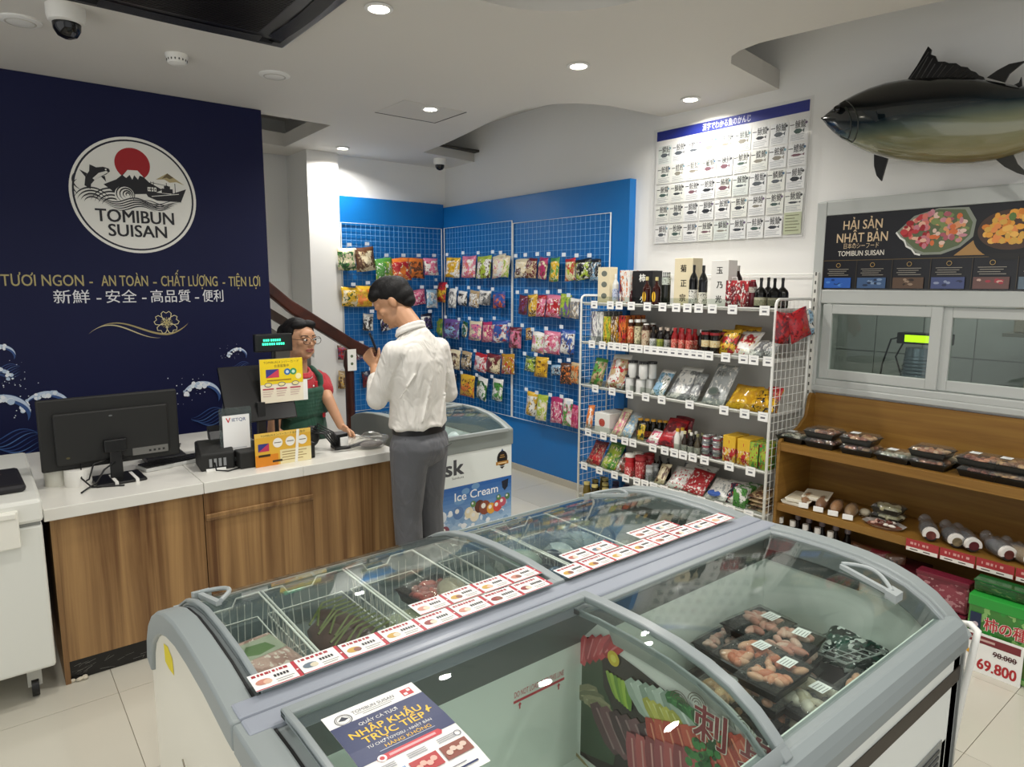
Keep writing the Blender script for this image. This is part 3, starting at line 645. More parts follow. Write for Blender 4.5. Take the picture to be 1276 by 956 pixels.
for k, (cx_, r0, a0, a1) in enumerate(((1040, 40, -60, 75), (1032, 38, -62, 40))):
    pts = []
    for i in range(12):
        an = math.radians(a0+(a1-a0)*i/11); g_ = tp(cx_+r0*math.cos(an), 160-r0*.82*math.sin(an)-4); zt, zb = interp(top, g_[0]), interp(bot, g_[0]); h = (zt-zb)/2; c_ = (zt+zb)/2
        g_ = (g_[0], max(c_-h*.86, min(c_+h*.86, g_[1]))); yy = math.sqrt(max(0, 1-((g_[1]-c_)/h)**2))*h*.62; pts.append((-yy-.0005, -g_[0], g_[1]))
    gl.tube(pts, .003, n=5)
gl.build('gill_line', tu, mat('2c2f26', .3))
tf = MB(); tf.prism([(-1.5, -.2), (-1.58, -.19), (-1.72, .05), (-1.62, -.2), (-1.74, -.5), (-1.57, -.27), (-1.5, -.25)], X, -.008, .008); tf.build('tail_fin', tu, FIN)
for q_ in ((-.35, -.14), (-.93, -.18)): MB().box((.06, q_[0]-.02, q_[1]-.02), (.178, q_[0]+.02, q_[1]+.02)).build('wall_bracket', tu, BLACK)
# ================================================================ ISLAND FREEZERS
NEAR = [(1.205, .893), (1.10, .899), (.98, .899), (.88, .893), (.80, .880), (.735, .860), (.68, .832), (.64, .80), (.605, .765), (.58, .735)]
FAR = [(1.285, .893), (1.45, .905), (1.60, .905), (1.73, .897), (1.84, .876), (1.93, .845), (2.01, .80), (2.07, .75), (2.11, .69), (2.13, .62)]
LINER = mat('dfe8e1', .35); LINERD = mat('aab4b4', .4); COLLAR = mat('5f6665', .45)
def inset(P, d, sgn):
    out = []
    for i, p in enumerate(P):
        a, b = P[max(i-1, 0)], P[min(i+1, len(P)-1)]; dx, dy = b[0]-a[0], b[1]-a[1]; L = math.hypot(dx, dy)
        out.append((p[0]+sgn*dy/L*d, p[1]-sgn*dx/L*d))
    return out
def curved(name, P, x0, x1, th, m, par, sgn, smooth='all', xa=None):
    """sheet following the lid profile between x0 and x1"""
    A = inset(P, -th/2, sgn); B = inset(P, th/2, sgn)
    return MB().prism(A+B[::-1], X, x0, x1, m).build(name, par, smooth=True, angle=50)
def freezer(label, P, sgn, yb, yf, xl, xr, xs, liner, zb=.14, zf=.44, dz0=.004):
    """P profile from ridge to the low side; yb ridge side, yf low side plane"""
    t = T('chest_freezer', label, 'freezer', (0, 0, 0))
    yi = yf+sgn*-.0
    # white case
    c = MB(); lo = P[-1][1]-.02
    c.box((xl+.02, yf, zb), (xr-.02, yf-sgn*.05, lo)); c.box((xl+.02, yb, zb), (xr-.02, yb-sgn*-.045, .86)); c.box((xl+.07, yb, zb), (xr-.07, yf, zf))
    c.build('case', t, FRWHITE, bevel=.004)
    IN = inset(P, .06, sgn)
    IN = [(yb, IN[0][1])]+IN[1:-1]+[(yf, IN[-1][1]-.02), (yf, zb), (yb, zb)]
    for x0, x1 in ((xl+.012, xl+.07), (xr-.07, xr-.012)):
        MB().prism(IN, X, x0, x1).build('side_panel', t, CREAM if x0 < 1 else FRWHITE)
    band = [(yb, P[0][1])]+P+inset(P, .062, sgn)[::-1]+[(yb, P[0][1]-.062)]
    for x0, x1 in ((xl, xl+.06), (xr-.06, xr)):
        MB().prism(band, X, x0, x1).build('end_cap', t, GREY, bevel=.006, smooth=True, angle=50)
        if x0 < 1: MB().prism([(y_, z_-.004) for y_, z_ in band], X, x0+.0605, x0+.0655).build('cap_gap', t, mat('0e0f10', .6))
        MB().prism([(y_, z_-.006) for y_, z_ in band], X, x0+(.0655 if x0 < 1 else -.032), x1+(.032 if x0 < 1 else -.058)).build('lid_track', t, mat('858c8d', .35), bevel=.003, smooth=True, angle=50)
    # low side bumper rail
    y0, z0 = P[-1]
    s = sgn
    MB().prism([(y0-s*.035, z0+.06), (y0-s*.012, z0+.048), (y0-s*.004, z0+.03), (y0+s*.003, z0+.01), (y0+s*.004, z0-.02), (y0-s*.02, z0-.03), (y0-s*.075, z0-.0), (y0-s*.075, z0+.05)], X, xl+.045, xr-.045).build('bumper_rail', t, mat('8d9697', .4), bevel=.004)
    # interior
    ya, yc = yb-sgn*-.0, yf
    inn = MB(); ylo, yhi = sorted((yb+sgn*-.0, yf)); g = .056
    inn.box((xl+.07, ylo+g, zf), (xr-.07, yhi-g, zf+.01)); inn.build('liner_floor', t, liner)
    wl = MB(); wl.box((xl+.07, ylo+g-.004, zf+.01), (xr-.07, ylo+g, .785)); wl.box((xl+.07, yhi-g, zf+.01), (xr-.07, yhi-g+.004, .785)); wl.box((xl+.07, ylo+g, zf+.01), (xl+.074, yhi-g, .785)); wl.box((xr-.074, ylo+g, zf+.01), (xr-.07, yhi-g, .785))
    wl.build('liner', t, liner)
    yr, yr2 = (yhi-g, yhi-g+.006) if sgn < 0 else (ylo+g-.006, ylo+g)
    MB().box((xl+.07, yr, .785), (xr-.07, yr2, P[0][1]-.02)).box((xl+.0745, yr, .785), (xl+.077, yf+(-sgn)*.27, .865)).box((xr-.077, yr, .785), (xr-.0745, yf+(-sgn)*.27, .865)).box((xl+.07, yf-sgn*.052, .66), (xr-.07, yf-sgn*.055, .72)).build('inner_collar', t, COLLAR)
    # ridge rail
    MB().box((xl+.015, yb, .862), (xr-.015, P[0][0]+sgn*.02, .897)).build('ridge_rail', t, mat('9aa0ab', .3), bevel=.006)
    # two sliding curved glass lids
    G = P[:]; G[0] = (P[0][0]+sgn*.015, P[0][1])
    for k, (x0, x1, dz) in enumerate(((xl+.075, xs+.03, dz0), (xs-.015, xr-.075, -.012))):
        Q = [(y_, z_+dz) for y_, z_ in G][:-1]
        gl = curved('glass_lid', Q, x0, x1, .005, GLASS, t, sgn)
        fr = MB()
        for xa, xb in (((x1-.03, x1),) if k == 0 else ())+(((x0, x0+.014),) if k == 0 else ((x1-.014, x1), (x0, x0+.006))):
            A = inset(Q, -.009, sgn); B = inset(Q, .009, sgn); fr.prism(A+B[::-1], X, xa, xb)
        for q0, q1 in ((0, 1), (-2, -1)):
            p0, p1 = Q[q0], Q[q1]
            if q0 == 0: p1 = (p0[0]+sgn*.028, p0[1]+.001)
            else: p0 = (p1[0]-sgn*.016, p1[1]+.022)
            fr.prism([(p0[0], p0[1]+.009), (p1[0], p1[1]+.009), (p1[0], p1[1]-.009), (p0[0], p0[1]-.009)], X, x0, x1)
        fr.build('lid_frame', gl, mat('939b9c', .3), bevel=.003, smooth=True, angle=50)
        hx = x0+.05 if k == 0 else x1-.10
        h_ = MB(); e = [(Q[3][0], Q[3][1]+.012), (Q[5][0], Q[5][1]+.012)]
        sx = 1
        pts = []
        for i in range(11):
            u = i/10; y_ = e[0][0]+(e[1][0]-e[0][0])*u; z_ = e[0][1]+(e[1][1]-e[0][1])*u; b_ = math.sin(PI*u)
            pts.append((hx+sx*(.012+.045*b_)-sx*.02, y_, z_+.006+.008*b_))
        h_.tube(pts, .006, n=8); h_.prism([(e[0][0], e[0][1]-.006), (e[1][0], e[1][1]-.006), (e[1][0], e[1][1]+.006), (e[0][0], e[0][1]+.006)], X, hx-.02*1, hx-.006)
        h_.prism([(e[1][0]-sgn*.01, e[1][1]-.012), (e[1][0]+sgn*.02, e[1][1]-.02), (e[1][0]+sgn*.02, e[1][1]+.004), (e[1][0]-sgn*.01, e[1][1]+.012)], X, hx-.03, hx+.016)
        h_.build('lid_handle', gl, mat('a9b0b0', .35), smooth=True)
    for x_ in (xl+.15, xr-.15):
        for y_ in (ylo+.1, yhi-.1):
            q = MB(); q.lathe([(.001, -.014), (.036, -.014), (.036, .014), (.001, .014)], (x_, y_, .036), n=18, ax=X); q.box((x_-.022, y_-.02, .05), (x_-.018, y_+.02, zb)); q.box((x_+.018, y_-.02, .05), (x_+.022, y_+.02, zb)); q.build('caster', t, mat('3a3a3a', .5), smooth=True)
    return t
XL, XRR = .315, 2.15
nf = freezer('near island chest freezer with curved glass lids, grey rims and a flyer lying on top', NEAR, -1, 1.242, .60, XL, XRR, 1.17, LINER, zf=.44, dz0=.022)
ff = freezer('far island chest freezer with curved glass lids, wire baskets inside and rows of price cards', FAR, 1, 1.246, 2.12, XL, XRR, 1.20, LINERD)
# dark stripe, vent and gas mark of the near freezer's front, rear push handle
MB().box((XL+.03, .597, .60), (XRR-.023, .5995, .645)).build('dark_stripe', nf, mat('3b352e', .5))
v = MB()
for i in range(9): v.box((1.72, .5945, .26+.02*i), (2.02, .5974, .27+.02*i))
v.build('vent_grille', nf, mat('4b4d4c', .5)); MB().box((1.70, .5975, .245), (2.04, .5995, .45)).build('vent_frame', nf, mat('8b8f8c', .4)); MB().box((XRR-.022, .592, .14), (XRR-.009, .66, .715)).build('corner_strip', nf, mat('a9adab', .3, .4))
MB().tube([(2.13, .62, .12), (2.145, .59, .55), (2.15, .575, .71), (2.165, .575, .745), (2.185, .60, .75), (2.195, .63, .74), (2.20, .64, .70), (2.19, .64, .12)], .010, n=8).build('push_handle', nf, WIRE, smooth='all')
a = Art((XL+.0115, 0, 0), (0, -1, 0), (0, 0, 1)); stk = [at(*q, X, XL+.0115) for q in ((204, 802), (209, 806), (215, 822), (217, 842), (211, 834), (206, 824))]; a.poly([(-q.y, q.z) for q in stk], 'e9d51c'); a.build('yellow_sticker', ff)
MB().tube([(XL+.004, 1.74, .52), (XL+.004, 1.71, .50)], .002, n=4).build('scratch', ff, mat('8d8676', .6))
# load-line decal on the liner
a = Art((0, 1.1855, 0), (1, 0, 0), (0, 0, 1)); a.text('DO NOT LOAD OVER THIS LINE', 1.04, .722, .022, 'c23440', width=.165); a.rect(.955, .70, 1.125, .707, 'c23440')
for x_ in (.975, 1.105): a.poly([(x_-.006, .69), (x_+.006, .69), (x_, .698)], 'c23440'); a.rect(x_-.002, .68, x_+.002, .69, 'c23440')
a.build('load_line_marking', nf)

# ---- flyer on the near freezer's left lid
fly = T('flyer', 'white and navy shop flyer with yellow headline lying on the near freezer lid', 'flyer', (.433, 1.10, .931))
fy = MB(); n = 8; Lf, Wf = .265, .190
A = []; B = []
for i in range(n+1):
    y_ = 1.10-Lf*i/n; z_ = interp([(-p[0], p[1]) for p in NEAR], -y_)+.032; A.append((0, y_-1.10, z_-.931)); B.append((Wf, y_-1.10, z_-.931))
fy.strip(A, B); o = fy.build('paper_sheet', fly, PAPER, smooth='all')
def flat(z_off=0, y0=0): return Art((0, -Lf, .0024), (1, 0, 0), (0, 1, 0), .4)
# slightly sloped print following the sheet
sl_ = (A[-1][2]-A[0][2])/Lf
class Bent(Art):
    def P(s, x, y):
        x *= .19/.208; y *= .265/.292
        yy = 1.10-(Lf-y); z_ = interp([(-p[0], p[1]) for p in NEAR], -yy)+.032-.931
        return Vector((x, yy-1.10, z_+s.k))
a = Bent((0, 0, 0), (1, 0, 0), (0, 1, 0), .4)
a.ring(.035, .262, .016, .018, '2a2f3d', 24).ring(.035, .262, .013, .014, '2a2f3d', 24).poly([(.024, .262), (.031, .268), (.036, .273), (.041, .267), (.047, .262), (.036, .258)], '2a2f3d')
a.text('TOMIBUN SUISAN', .105, .272, .014, '2a2f3d', width=.095); a.rect(.06, .262, .15, .2635, '8a8c92'); a.rect(.075, .256, .14, .2575, '4a4c55'); a.rect(.17, .255, .194, .279, 'c0272d').up(); a.rect(.173, .258, .181, .266, 'f4f3ef'); a.rect(.184, .268, .191, .276, 'f4f3ef')
for k_ in range(12):
    y_ = .118+.0105*k_; a.rect(.0, y_, .208, y_+.0105, '27335f')
for k_ in range(10): a.rect(.0, .244-.0012*k_, .208*(1-k_*.02), .2465-.001*k_, '27335f')
a.up(2)
a.text('QUẦY CÁ TƯƠI', .095, .229, .013, 'f1f0ea', width=.085)
a.text('NHẬP KHẨU', .10, .204, .028, 'f0c232', width=.155, bold=.02); a.text('TRỰC TIẾP', .105, .178, .028, 'f0c232', width=.135, bold=.02)
a.text('TỪ CHỢ TOYOSU - NHẬT BẢN', .105, .156, .010, 'f1f0ea', width=.14); a.text('HÀNG KHÔNG', .115, .142, .013, 'e3b53a', width=.10, bold=.01); a.rect(.05, .133, .17, .135, 'aab0c4')
a.poly([(.18, .185), (.184, .192), (.196, .187), (.184, .183)], 'f0c232').line([(.183, .178), (.19, .2)], .004, 'f0c232')
a.poly([(.035, .116), (.04, .124), (.17, .124), (.175, .116), (.17, .108), (.04, .108)], 'c62f3a').up(); a.disc(.045, .116, .009, 'f4f3ef', 16).up(); a.disc(.045, .116, .005, 'c62f3a', 12); a.rect(.06, .113, .16, .119, 'e7a7aa')
for q in range(3):
    for j in range(3): a.rect(.02+.065*q, .096-.005*j, .06+.065*q, .098-.005*j, '9a9ca3')
a.ring(.195, .092, .006, .008, '7c7e88', 16)
for q, cc in enumerate((('7fa8cf', 'dfe9f2'), ('b4383a', 'e8b0a0'), ('8a4a3c', 'd8c0b0'))):
    x0 = .012+.065*q; a.rect(x0, .04, x0+.058, .076, cc[0]).up()
    for j in range(4): a.disc(x0+.012+.011*j, .055+.006*(j % 2), .007, cc[1], 8)
a.up(); a.rect(.015, .03, .12, .032, '777a84'); a.rect(.015, .022, .17, .024, '777a84'); a.rect(.015, .012, .19, .016, '27335f')
a.build('printed_flyer', fly)

# ---- sashimi picture standing inside the near freezer (divider in the shape of the lid curve)
dv = T('sashimi_divider', 'curved-top picture divider with sashimi photo and red characters inside the near freezer', 'divider', (1.185, 0, 0))
prof = [(p[0], p[1]-.03) for p in NEAR if p[0] < 1.15]
D0 = [(1.18, .80), (1.12, .868)]+[q for q in prof[1:-1]]+[(.665, .72), (.66, .455), (1.18, .455)]
MB().prism(D0, X, 0, .006).build('board', dv, mat('e4e4e0', .4))
MB().prism([(1.09, .866), (1.05, .866), (.98, .866), (.88, .86), (.80, .846), (.735, .822), (.72, .79), (.80, .815), (.88, .826), (.98, .83), (1.07, .83)], X, -.003, -.0005).build('shelf_strip', dv, mat('a9aca6', .4))
a = Art((-.0012, 1.18, 0), (0, -1, 0), (0, 0, 1), .25)   # u runs towards the camera side
a.poly([(1.18-p[0], p[1]) for p in [(1.18, .80), (1.15, .815), (1.05, .81), (.98, .80), (.9, .785), (.82, .77), (.75, .755), (.675, .70), (.665, .46), (1.18, .46)]], '2a2322').up()
rr = random.Random(3)
a.poly([(0, .80), (.04, .81), (.07, .79), (.08, .70), (.14, .62), (.12, .5), (0, .47)], '39513a').up()
def petal(x, y, ang, L, wd, c, c2=None):
    ca, sa = math.cos(math.radians(ang)), math.sin(math.radians(ang))
    a.poly([(x+u*ca*L-v*sa*wd, y+u*sa*L+v*ca*wd) for u, v in ((0, -.35), (.3, -.5), (.75, -.45), (1, -.15), (1, .2), (.7, .5), (.25, .45), (0, .2))], c); a.up()
    if c2: a.line([(x+ca*L*.1, y+sa*L*.1), (x+ca*L*.9, y+sa*L*.9)], wd*.12, c2)
def U(px, py): q = at(px, py, X, 1.185); return 1.18-q.y, q.z
def pet(px, py, ang, L, wd, c, c2=None): x_, y_ = U(px, py); petal(x_, y_, ang, L, wd, c, c2)
for k in range(7): pet(718+7*k, 830-3*k, 88-7*k, .085, .036, ('c8323d', 'd94a55', 'b52a38')[k % 3], 'e98088')
for k in range(6): pet(716+6*k, 862+4*k, 30-8*k, .10, .035, ('8d8a6a', '7a7a5e', 'a09c7c')[k % 3], 'b5b290')
for k in range(7): pet(742+12*k, 875+5*k, -52, .13, .06, ('5d4048', '7a525a', '49303a')[k % 3], '9a7a80')
for k in range(6): pet(758+5*k, 835+3*k, -60-4*k, .07, .018, ('8fb23c', 'acc94e', '6f9a34')[k % 3])
x_, y_ = U(766, 820); a.disc(x_, y_, .020, 'd9c02a', 18).disc(x_, y_, .010, 'ece05a', 12)
for k in range(7): pet(785+9*k, 845+3*k, -45, .10, .055, ('a9b8ac', 'c2cec4', '93a598')[k % 3], 'dfe7e1')
for k in range(5): pet(806+8*k, 868+4*k, -48, .07, .035, ('b5b04a', 'ccc65e')[k % 2], 'dedb90')
for k in range(7): pet(832+7*k, 868+3*k, 28-16*k, .045, .03, ('2f6b38', '3d8045', '24552d')[k % 3], '5a9a58')
for k in range(11): pet(812+11*k, 893+2*k, -70+2*k, .12, .042, ('b5433a', 'cf5a48', 'c24e40')[k % 3], 'e89478')
for k in range(8): pet(790+12*k, 912+3*k, -82, .12, .045, ('a8505a', 'bf5a5e', '93424c')[k % 3], 'd99a98')
for k in range(34):
    x_, y_ = U(860+rr.uniform(0, 45), 925+rr.uniform(-8, 30)); a.disc(x_, y_, rr.uniform(.006, .012), rr.choice(('2e6a34', '47894a', '1f4f27')), 7)
x0_, y0_ = U(712, 1000)
a.line(arc(x0_, y0_, .17, 0, 100), .010, 'a89a70'); a.line(arc(x0_, y0_, .15, 0, 100), .02, '3a3022')
for k in range(5): a.line(arc(x0_, y0_, .10-.02*k, 5, 175), .003, '8a7a5a')
for qx, qy in ((872, 875), (905, 925), (850, 872), (930, 905)):
    x_, y_ = U(qx, qy)
    for k in range(4): a.line(arc(x_, y_, .006+.006*k, 0, 180), .0018, '6a5a4a')
a.up(2)
for ch_, px, py in (('刺', 888, 905), ('身', 948, 942)):
    x_, y_ = U(px, py); a.text(ch_, x_, y_, .092, 'e6dcd2', bold=.055)
a.up()
for ch_, px, py in (('刺', 888, 905), ('身', 948, 942)):
    x_, y_ = U(px, py); a.text(ch_, x_, y_, .092, '8a2a35', bold=.022)
a.build('sashimi_picture', dv)

# ---- trays and stock inside the near freezer
def slices(mb, w, d, z, cols, rr, n=9, r=.02):
    for i in range(n):
        mb.ell((rr.uniform(-w*.36, w*.36), rr.uniform(-d*.34, d*.34), z+rr.uniform(0, .008)), (r*rr.uniform(.8, 1.3), r*rr.uniform(.45, .7), r*.5), mat(rr.choice(cols), .3), nu=8, nv=5, rot=Matrix.Rotation(rr.uniform(0, 3), 3, 'Z'))
def food_tray(label, x, y, z, rz, w, d, h, cols, traycol='111213', lid=True, sticker=True, group='black food trays in the near freezer', seed=0, n=10, r=.02, name='food_tray'):
    rr = random.Random(seed); t = T(name, label, 'tray', (x, y, z), rz, group)
    m = MB(); a_, b_ = w/2, d/2; m.box((-a_*.85, -b_*.85, 0), (a_*.85, b_*.85, .004))
    pts0 = [(-a_*.85, -b_*.85, .002), (a_*.85, -b_*.85, .002), (a_*.85, b_*.85, .002), (-a_*.85, b_*.85, .002)]; pts1 = [(-a_, -b_, h), (a_, -b_, h), (a_, b_, h), (-a_, b_, h)]
    m.add(pts0+pts1, [(i, (i+1) % 4, 4+(i+1) % 4, 4+i) for i in range(4)])
    m.add([(p[0], p[1], h) for p in pts1]+[(p[0]*1.06, p[1]*1.06, h-.003) for p in pts1], [(i, (i+1) % 4, 4+(i+1) % 4, 4+i) for i in range(4)])
    m.build('tray', t, mat(traycol, .3))
    f = MB(); slices(f, w, d, h*.75, cols, rr, int(n*1.8), r*1.15); o = f.build('food', t, smooth='all'); o['kind'] = 'stuff'
    if lid:
        l = MB(); l.add([(-a_, -b_, h+.001), (a_, -b_, h+.001), (a_, b_, h+.001), (-a_, b_, h+.001), (-a_*.85, -b_*.85, h+.016), (a_*.85, -b_*.85, h+.016), (a_*.85, b_*.85, h+.016), (-a_*.85, b_*.85, h+.016)], [(4, 5, 6, 7)]+[(i, (i+1) % 4, 4+(i+1) % 4, 4+i) for i in range(4)])
        l.build('clear_lid', t, CLEARLID)
    if sticker:
        s = Art((a_*.15, -b_*.55, h+.017), (1, 0, 0), (0, 1, 0)); s.rect(0, 0, w*.26, d*.32, 'eef0ee').up()
        for k in range(4): s.rect(.004, .004+k*d*.07, w*.2, .006+k*d*.07, '55585a')
        s.build('price_sticker', t)
    return t
SH = ('e0a090', 'ebb5a4', 'd08a78', 'f0c8b8'); SA = ('e08a68', 'eb9f7c', 'd07048', 'f0b898'); OY = ('b58a5c', 'd0a878', '8d6a48', 'c99a70')
def nf_item(px, py, z): p = at(px, py, Z, z); return p.x, p.y
ZI = .551
cr_ = T('black_crate', 'flat black crate under the seafood trays in the near freezer', 'crate', (1.52, .70, .4515))
MB().box((0, 0, 0), (.53, .46, .085)).build('crate_body', cr_, mat('141516', .35), bevel=.008); MB().box((.0, .0, .085), (.53, .015, .097)).box((0, .445, .085), (.53, .46, .097)).build('crate_rim', cr_, mat('1b1c1d', .35))
for i, (px, py, lay, w, d, cols, lb, n, r, stick) in enumerate((
    (945, 778, 2, .19, .13, SH, 'black tray of pale pink shrimp, farthest in the near freezer', 11, .02, 1),
    (905, 800, 1, .18, .12, SH, 'clear-lidded tray of thin pink shrimp at the left of the tray pile', 16, .014, 1),
    (985, 800, 2, .18, .13, SH, 'black tray of orange-pink shrimp in the back row, beside the green bag', 12, .02, 1),
    (933, 815, 2, .18, .12, SA, 'clear-lidded tray of orange prawns in the middle of the tray pile', 12, .021, 1),
    (965, 838, 2, .19, .12, SA, 'clear-lidded tray of bright orange prawn at the front of the tray pile', 14, .018, 1),
    (895, 860, 1, .17, .12, OY, 'black tray of yellowish shellfish meat nearest the red characters', 9, .028, 1),
    (1005, 868, 1, .18, .13, ('d6cdb8', 'c2b9a0', 'e6dfd0'), 'black tray of whitish squid pieces in the middle of the right lid', 10, .026, 1),
    (1075, 862, 1, .17, .12, SA, 'black tray of orange prawns at the right, below the green bag', 11, .022, 0),
    (1045, 888, 1, .14, .10, SA, 'black tray of orange prawns nearest the grey front rail', 9, .02, 0),
)):
    z = ZI+.052*lay
    x_, y_ = nf_item(px, py, z+.03)
    if lay == 2: food_tray('%s tray of seafood hidden in the pile under: %s' % (('middle'), ' '.join(lb.split()[:7])), x_+.004, y_, ZI+.052, .08*(i % 3-1), w, d, .035, cols, seed=i+50, n=n, r=r, sticker=False)
    food_tray(lb, x_, y_, z, .08*(i % 3-1), w, d, .035, cols, seed=i, n=n, r=r, sticker=bool(stick))
    food_tray('lowest tray of seafood in the pile under: '+' '.join(lb.split()[:7]), x_+.002, y_-.002, ZI, .08*(i % 3-1), w, d, .035, cols, seed=i+90, n=n, r=r, sticker=False)
food_tray('white foam tray of red tuna behind the red characters', 1.33, .84, .56, .1, .2, .14, .02, ('b8402f', 'cf5a40', 'd9775a'), 'e9e9e5', False, False, 'foam trays in the near freezer', 21, 6, .035)
food_tray('white foam tray beside the lid seam with a few orange slices', 1.42, .735, .55, .1, .16, .11, .02, ('c96a48', 'd98560'), 'e9e9e5', False, False, 'foam trays in the near freezer', 22, 3, .025)
def bag(label, name, c, r, m, cat='bag', seed=0, group=None, squash=None, n=2, parts=()):
    """a soft crumpled bag: lumpy closed mesh"""
    rr = random.Random(seed); t = T(name, label, cat, c, rr.uniform(-.5, .5), group)
    b = MB(); b.ell((0, 0, r[2]), r, nu=20, nv=14)
    b.v = [(x*(1+.22*math.sin(7*y/r[1]+3*z/r[2]+seed)), y*(1+.2*math.sin(6*x/r[0]+seed*2)), max(0, z*(1+.18*math.sin(5*x/r[0]+4*y/r[1]+seed)))) for x, y, z in b.v]
    b.build('bag', t, m, smooth='all'); return t
x_, y_ = nf_item(1062, 815, ZI+.05)
bg = bag('dark green printed bag of frozen food in the right of the near freezer', 'frozen_bag', (x_+.03, y_, ZI), (.12, .09, .05), pack_mat('10221c', '1d4a3c', 'cfd8d2', 3, .25, 4, .5, 1.1), seed=4)
wr = MB(); 
for i in range(6): wr.tube([(-.16+.03*i, -.10, .10), (-.16+.03*i, .10, .06)], .0018, n=4)
for i in range(5): wr.tube([(-.17, -.1+.05*i, .10-.01*i), (.0, -.1+.05*i, .10-.01*i)], .0018, n=4)
wr.tube([(-.17, -.1, .1), (0, -.1, .1), (0, .1, .06), (-.17, .1, .06)], .0028, n=5, closed=True)
wr.build('wire_rack', bg, mat('9ba39f', .3))

# ---- baskets in the far freezer
def basket(label, x0, x1, y0, y1, z0, z1):
    t = T('wire_basket', label, 'basket', (x0, y0, z0), 0, 'white wire baskets in the far freezer'); w, d, h = x1-x0, y1-y0, z1-z0
    r = MB(); st = .025
    r.tube([(0, 0, h), (w, 0, h), (w, d, h), (w*.66, d, h), (w*.60, d, h-st), (w*.30, d, h-st), (w*.24, d, h), (0, d, h)], .0035, n=6, closed=True); r.tube([(.02, .02, 0), (w-.02, .02, 0), (w-.02, d-.02, 0), (.02, d-.02, 0)], .0025, n=5, closed=True)
    r.tube([(0.01, .01, h-.07), (w-.01, .01, h-.07), (w-.01, d-.01, h-.07), (.01, d-.01, h-.07)], .0025, n=5, closed=True)
    r.build('rim', t, WIRE, smooth='all')
    v = MB()
    for i in range(1, 9):
        u = i/9; v.tube([(w*u, 0, h-.001), (.02+(w-.04)*u, .02, 0), (.02+(w-.04)*u, d-.02, 0), (w*u, d, h-st)], .0014, n=4)
    for i in range(1, 14):
        u = i/14; v.tube([(0, d*u, h), (.02, .02+(d-.04)*u, 0), (w-.02, .02+(d-.04)*u, 0), (w, d*u, h)], .0014, n=4)
    o = v.build('wires', t, WIRE); o['kind'] = 'stuff'
    return t
for x0, x1, lb in ((.405, .60, 'white wire basket at the left end of the far freezer, holding a meat carton'), (.61, .87, 'white wire basket holding dark whole fish with green leaves'), (.88, 1.13, 'white wire basket holding a red tray and a tub of green paste'),
                   (1.22, 1.47, 'white wire basket over dark blue bags, right of the lid seam'), (1.48, 1.75, 'white wire basket under crumpled clear plastic bags')):
    basket(lb, x0, x1, 1.40, 1.97, .60, .80)
cb = T('meat_carton', 'pinkish brown frozen meat carton with green leaf print in the leftmost basket', 'carton', (.525, 1.68, .605), .15)
MB().box((-.065, -.12, 0), (.065, .12, .15)).build('carton', cb, pack_mat('c9a59a', 'a98278', 'e3d3c8', 2, .5, 3, .55, 1.1), bevel=.006)
a = Art((-.06, -.1, .1505), (1, 0, 0), (0, 1, 0)); a.rect(.0, .11, .12, .2, 'a7ae98').up(); a.poly([(.01, .14), (.04, .18), (.09, .17), (.1, .13), (.05, .12)], '5b7a45'); a.build('leaf_print', cb)
fh = T('frozen_fish', 'dark frozen fish laid over green leaves in the second basket', 'fish', (.79, 1.74, .62), .2)
b = MB(); b.ell((0, 0, .05), (.09, .19, .045)); b.ell((.03, .05, .07), (.05, .16, .03)); b.build('fish_bodies', fh, mat('5a4440', .35, var=.3, vscale=30), smooth='all')
b = MB(); rr = random.Random(4)
for i in range(14): b.tube([(-.09+rr.uniform(0, .05), -.16+.022*i, .09), (rr.uniform(-.02, .03), -.16+.025*i, .12), (.09, -.14+.024*i, .11)], .004, n=4)
b.build('green_leaves', fh, mat('6f7a45', .5))
food_tray('black tray of bright red roe in the third basket', 1.09, 1.78, .70, .1, .17, .16, .04, ('b0352a', 'c8483a', '8f2a22'), seed=31, n=18, r=.02, sticker=False, group='stock in the far freezer baskets')
tb = T('paste_tub', 'clear tub of pale green paste in the third basket', 'tub', (.965, 1.68, .625), .05)
MB().box((-.055, -.09, 0), (.055, .09, .08)).build('tub', tb, mat('a9ad8c', .3, var=.15, vscale=40), bevel=.008); MB().box((-.06, -.095, .08), (.06, .095, .088)).build('lid', tb, CLEARLID)
for i, (px, py, lb) in enumerate(((655, 742, 'pinkish frozen pack lying by the lid seam of the far freezer'), (610, 735, 'pale beige frozen pack tucked beside the third basket'))):
    p = at(px, py, Z, .6); t = T('frozen_pack', lb, 'pack', (1.165+.02*i-.06*i, 1.60+.10*i, .66), .3-.6*i)
    b = MB(); b.ell((0, 0, .07), (.055, .11, .05), nu=14, nv=8); b.build('pack', t, mat(('b59a90', 'c9bda8')[i], .3, var=.12, vscale=30, bump=.4), smooth='all'); b = MB(); b.ell((0, 0, .072), (.06, .115, .053), nu=14, nv=8); b.build('film', t, FILM, smooth='all')
for i in range(4):
    bag(('dark blue frozen bag at the near side of the right basket', 'dark blue frozen bag leaning on the lid seam wall', 'slate blue frozen bag beneath the clear plastic bags', 'dark blue frozen bag deepest under the right basket')[i], 'frozen_bag', (1.30+.07*i, 1.56+.10*(i % 2), .63+.01*i), (.09, .08, .06), mat(('1d3147', '20374e', '35506a', '1a2b3d')[i], .3, var=.2, vscale=20), seed=i+10)
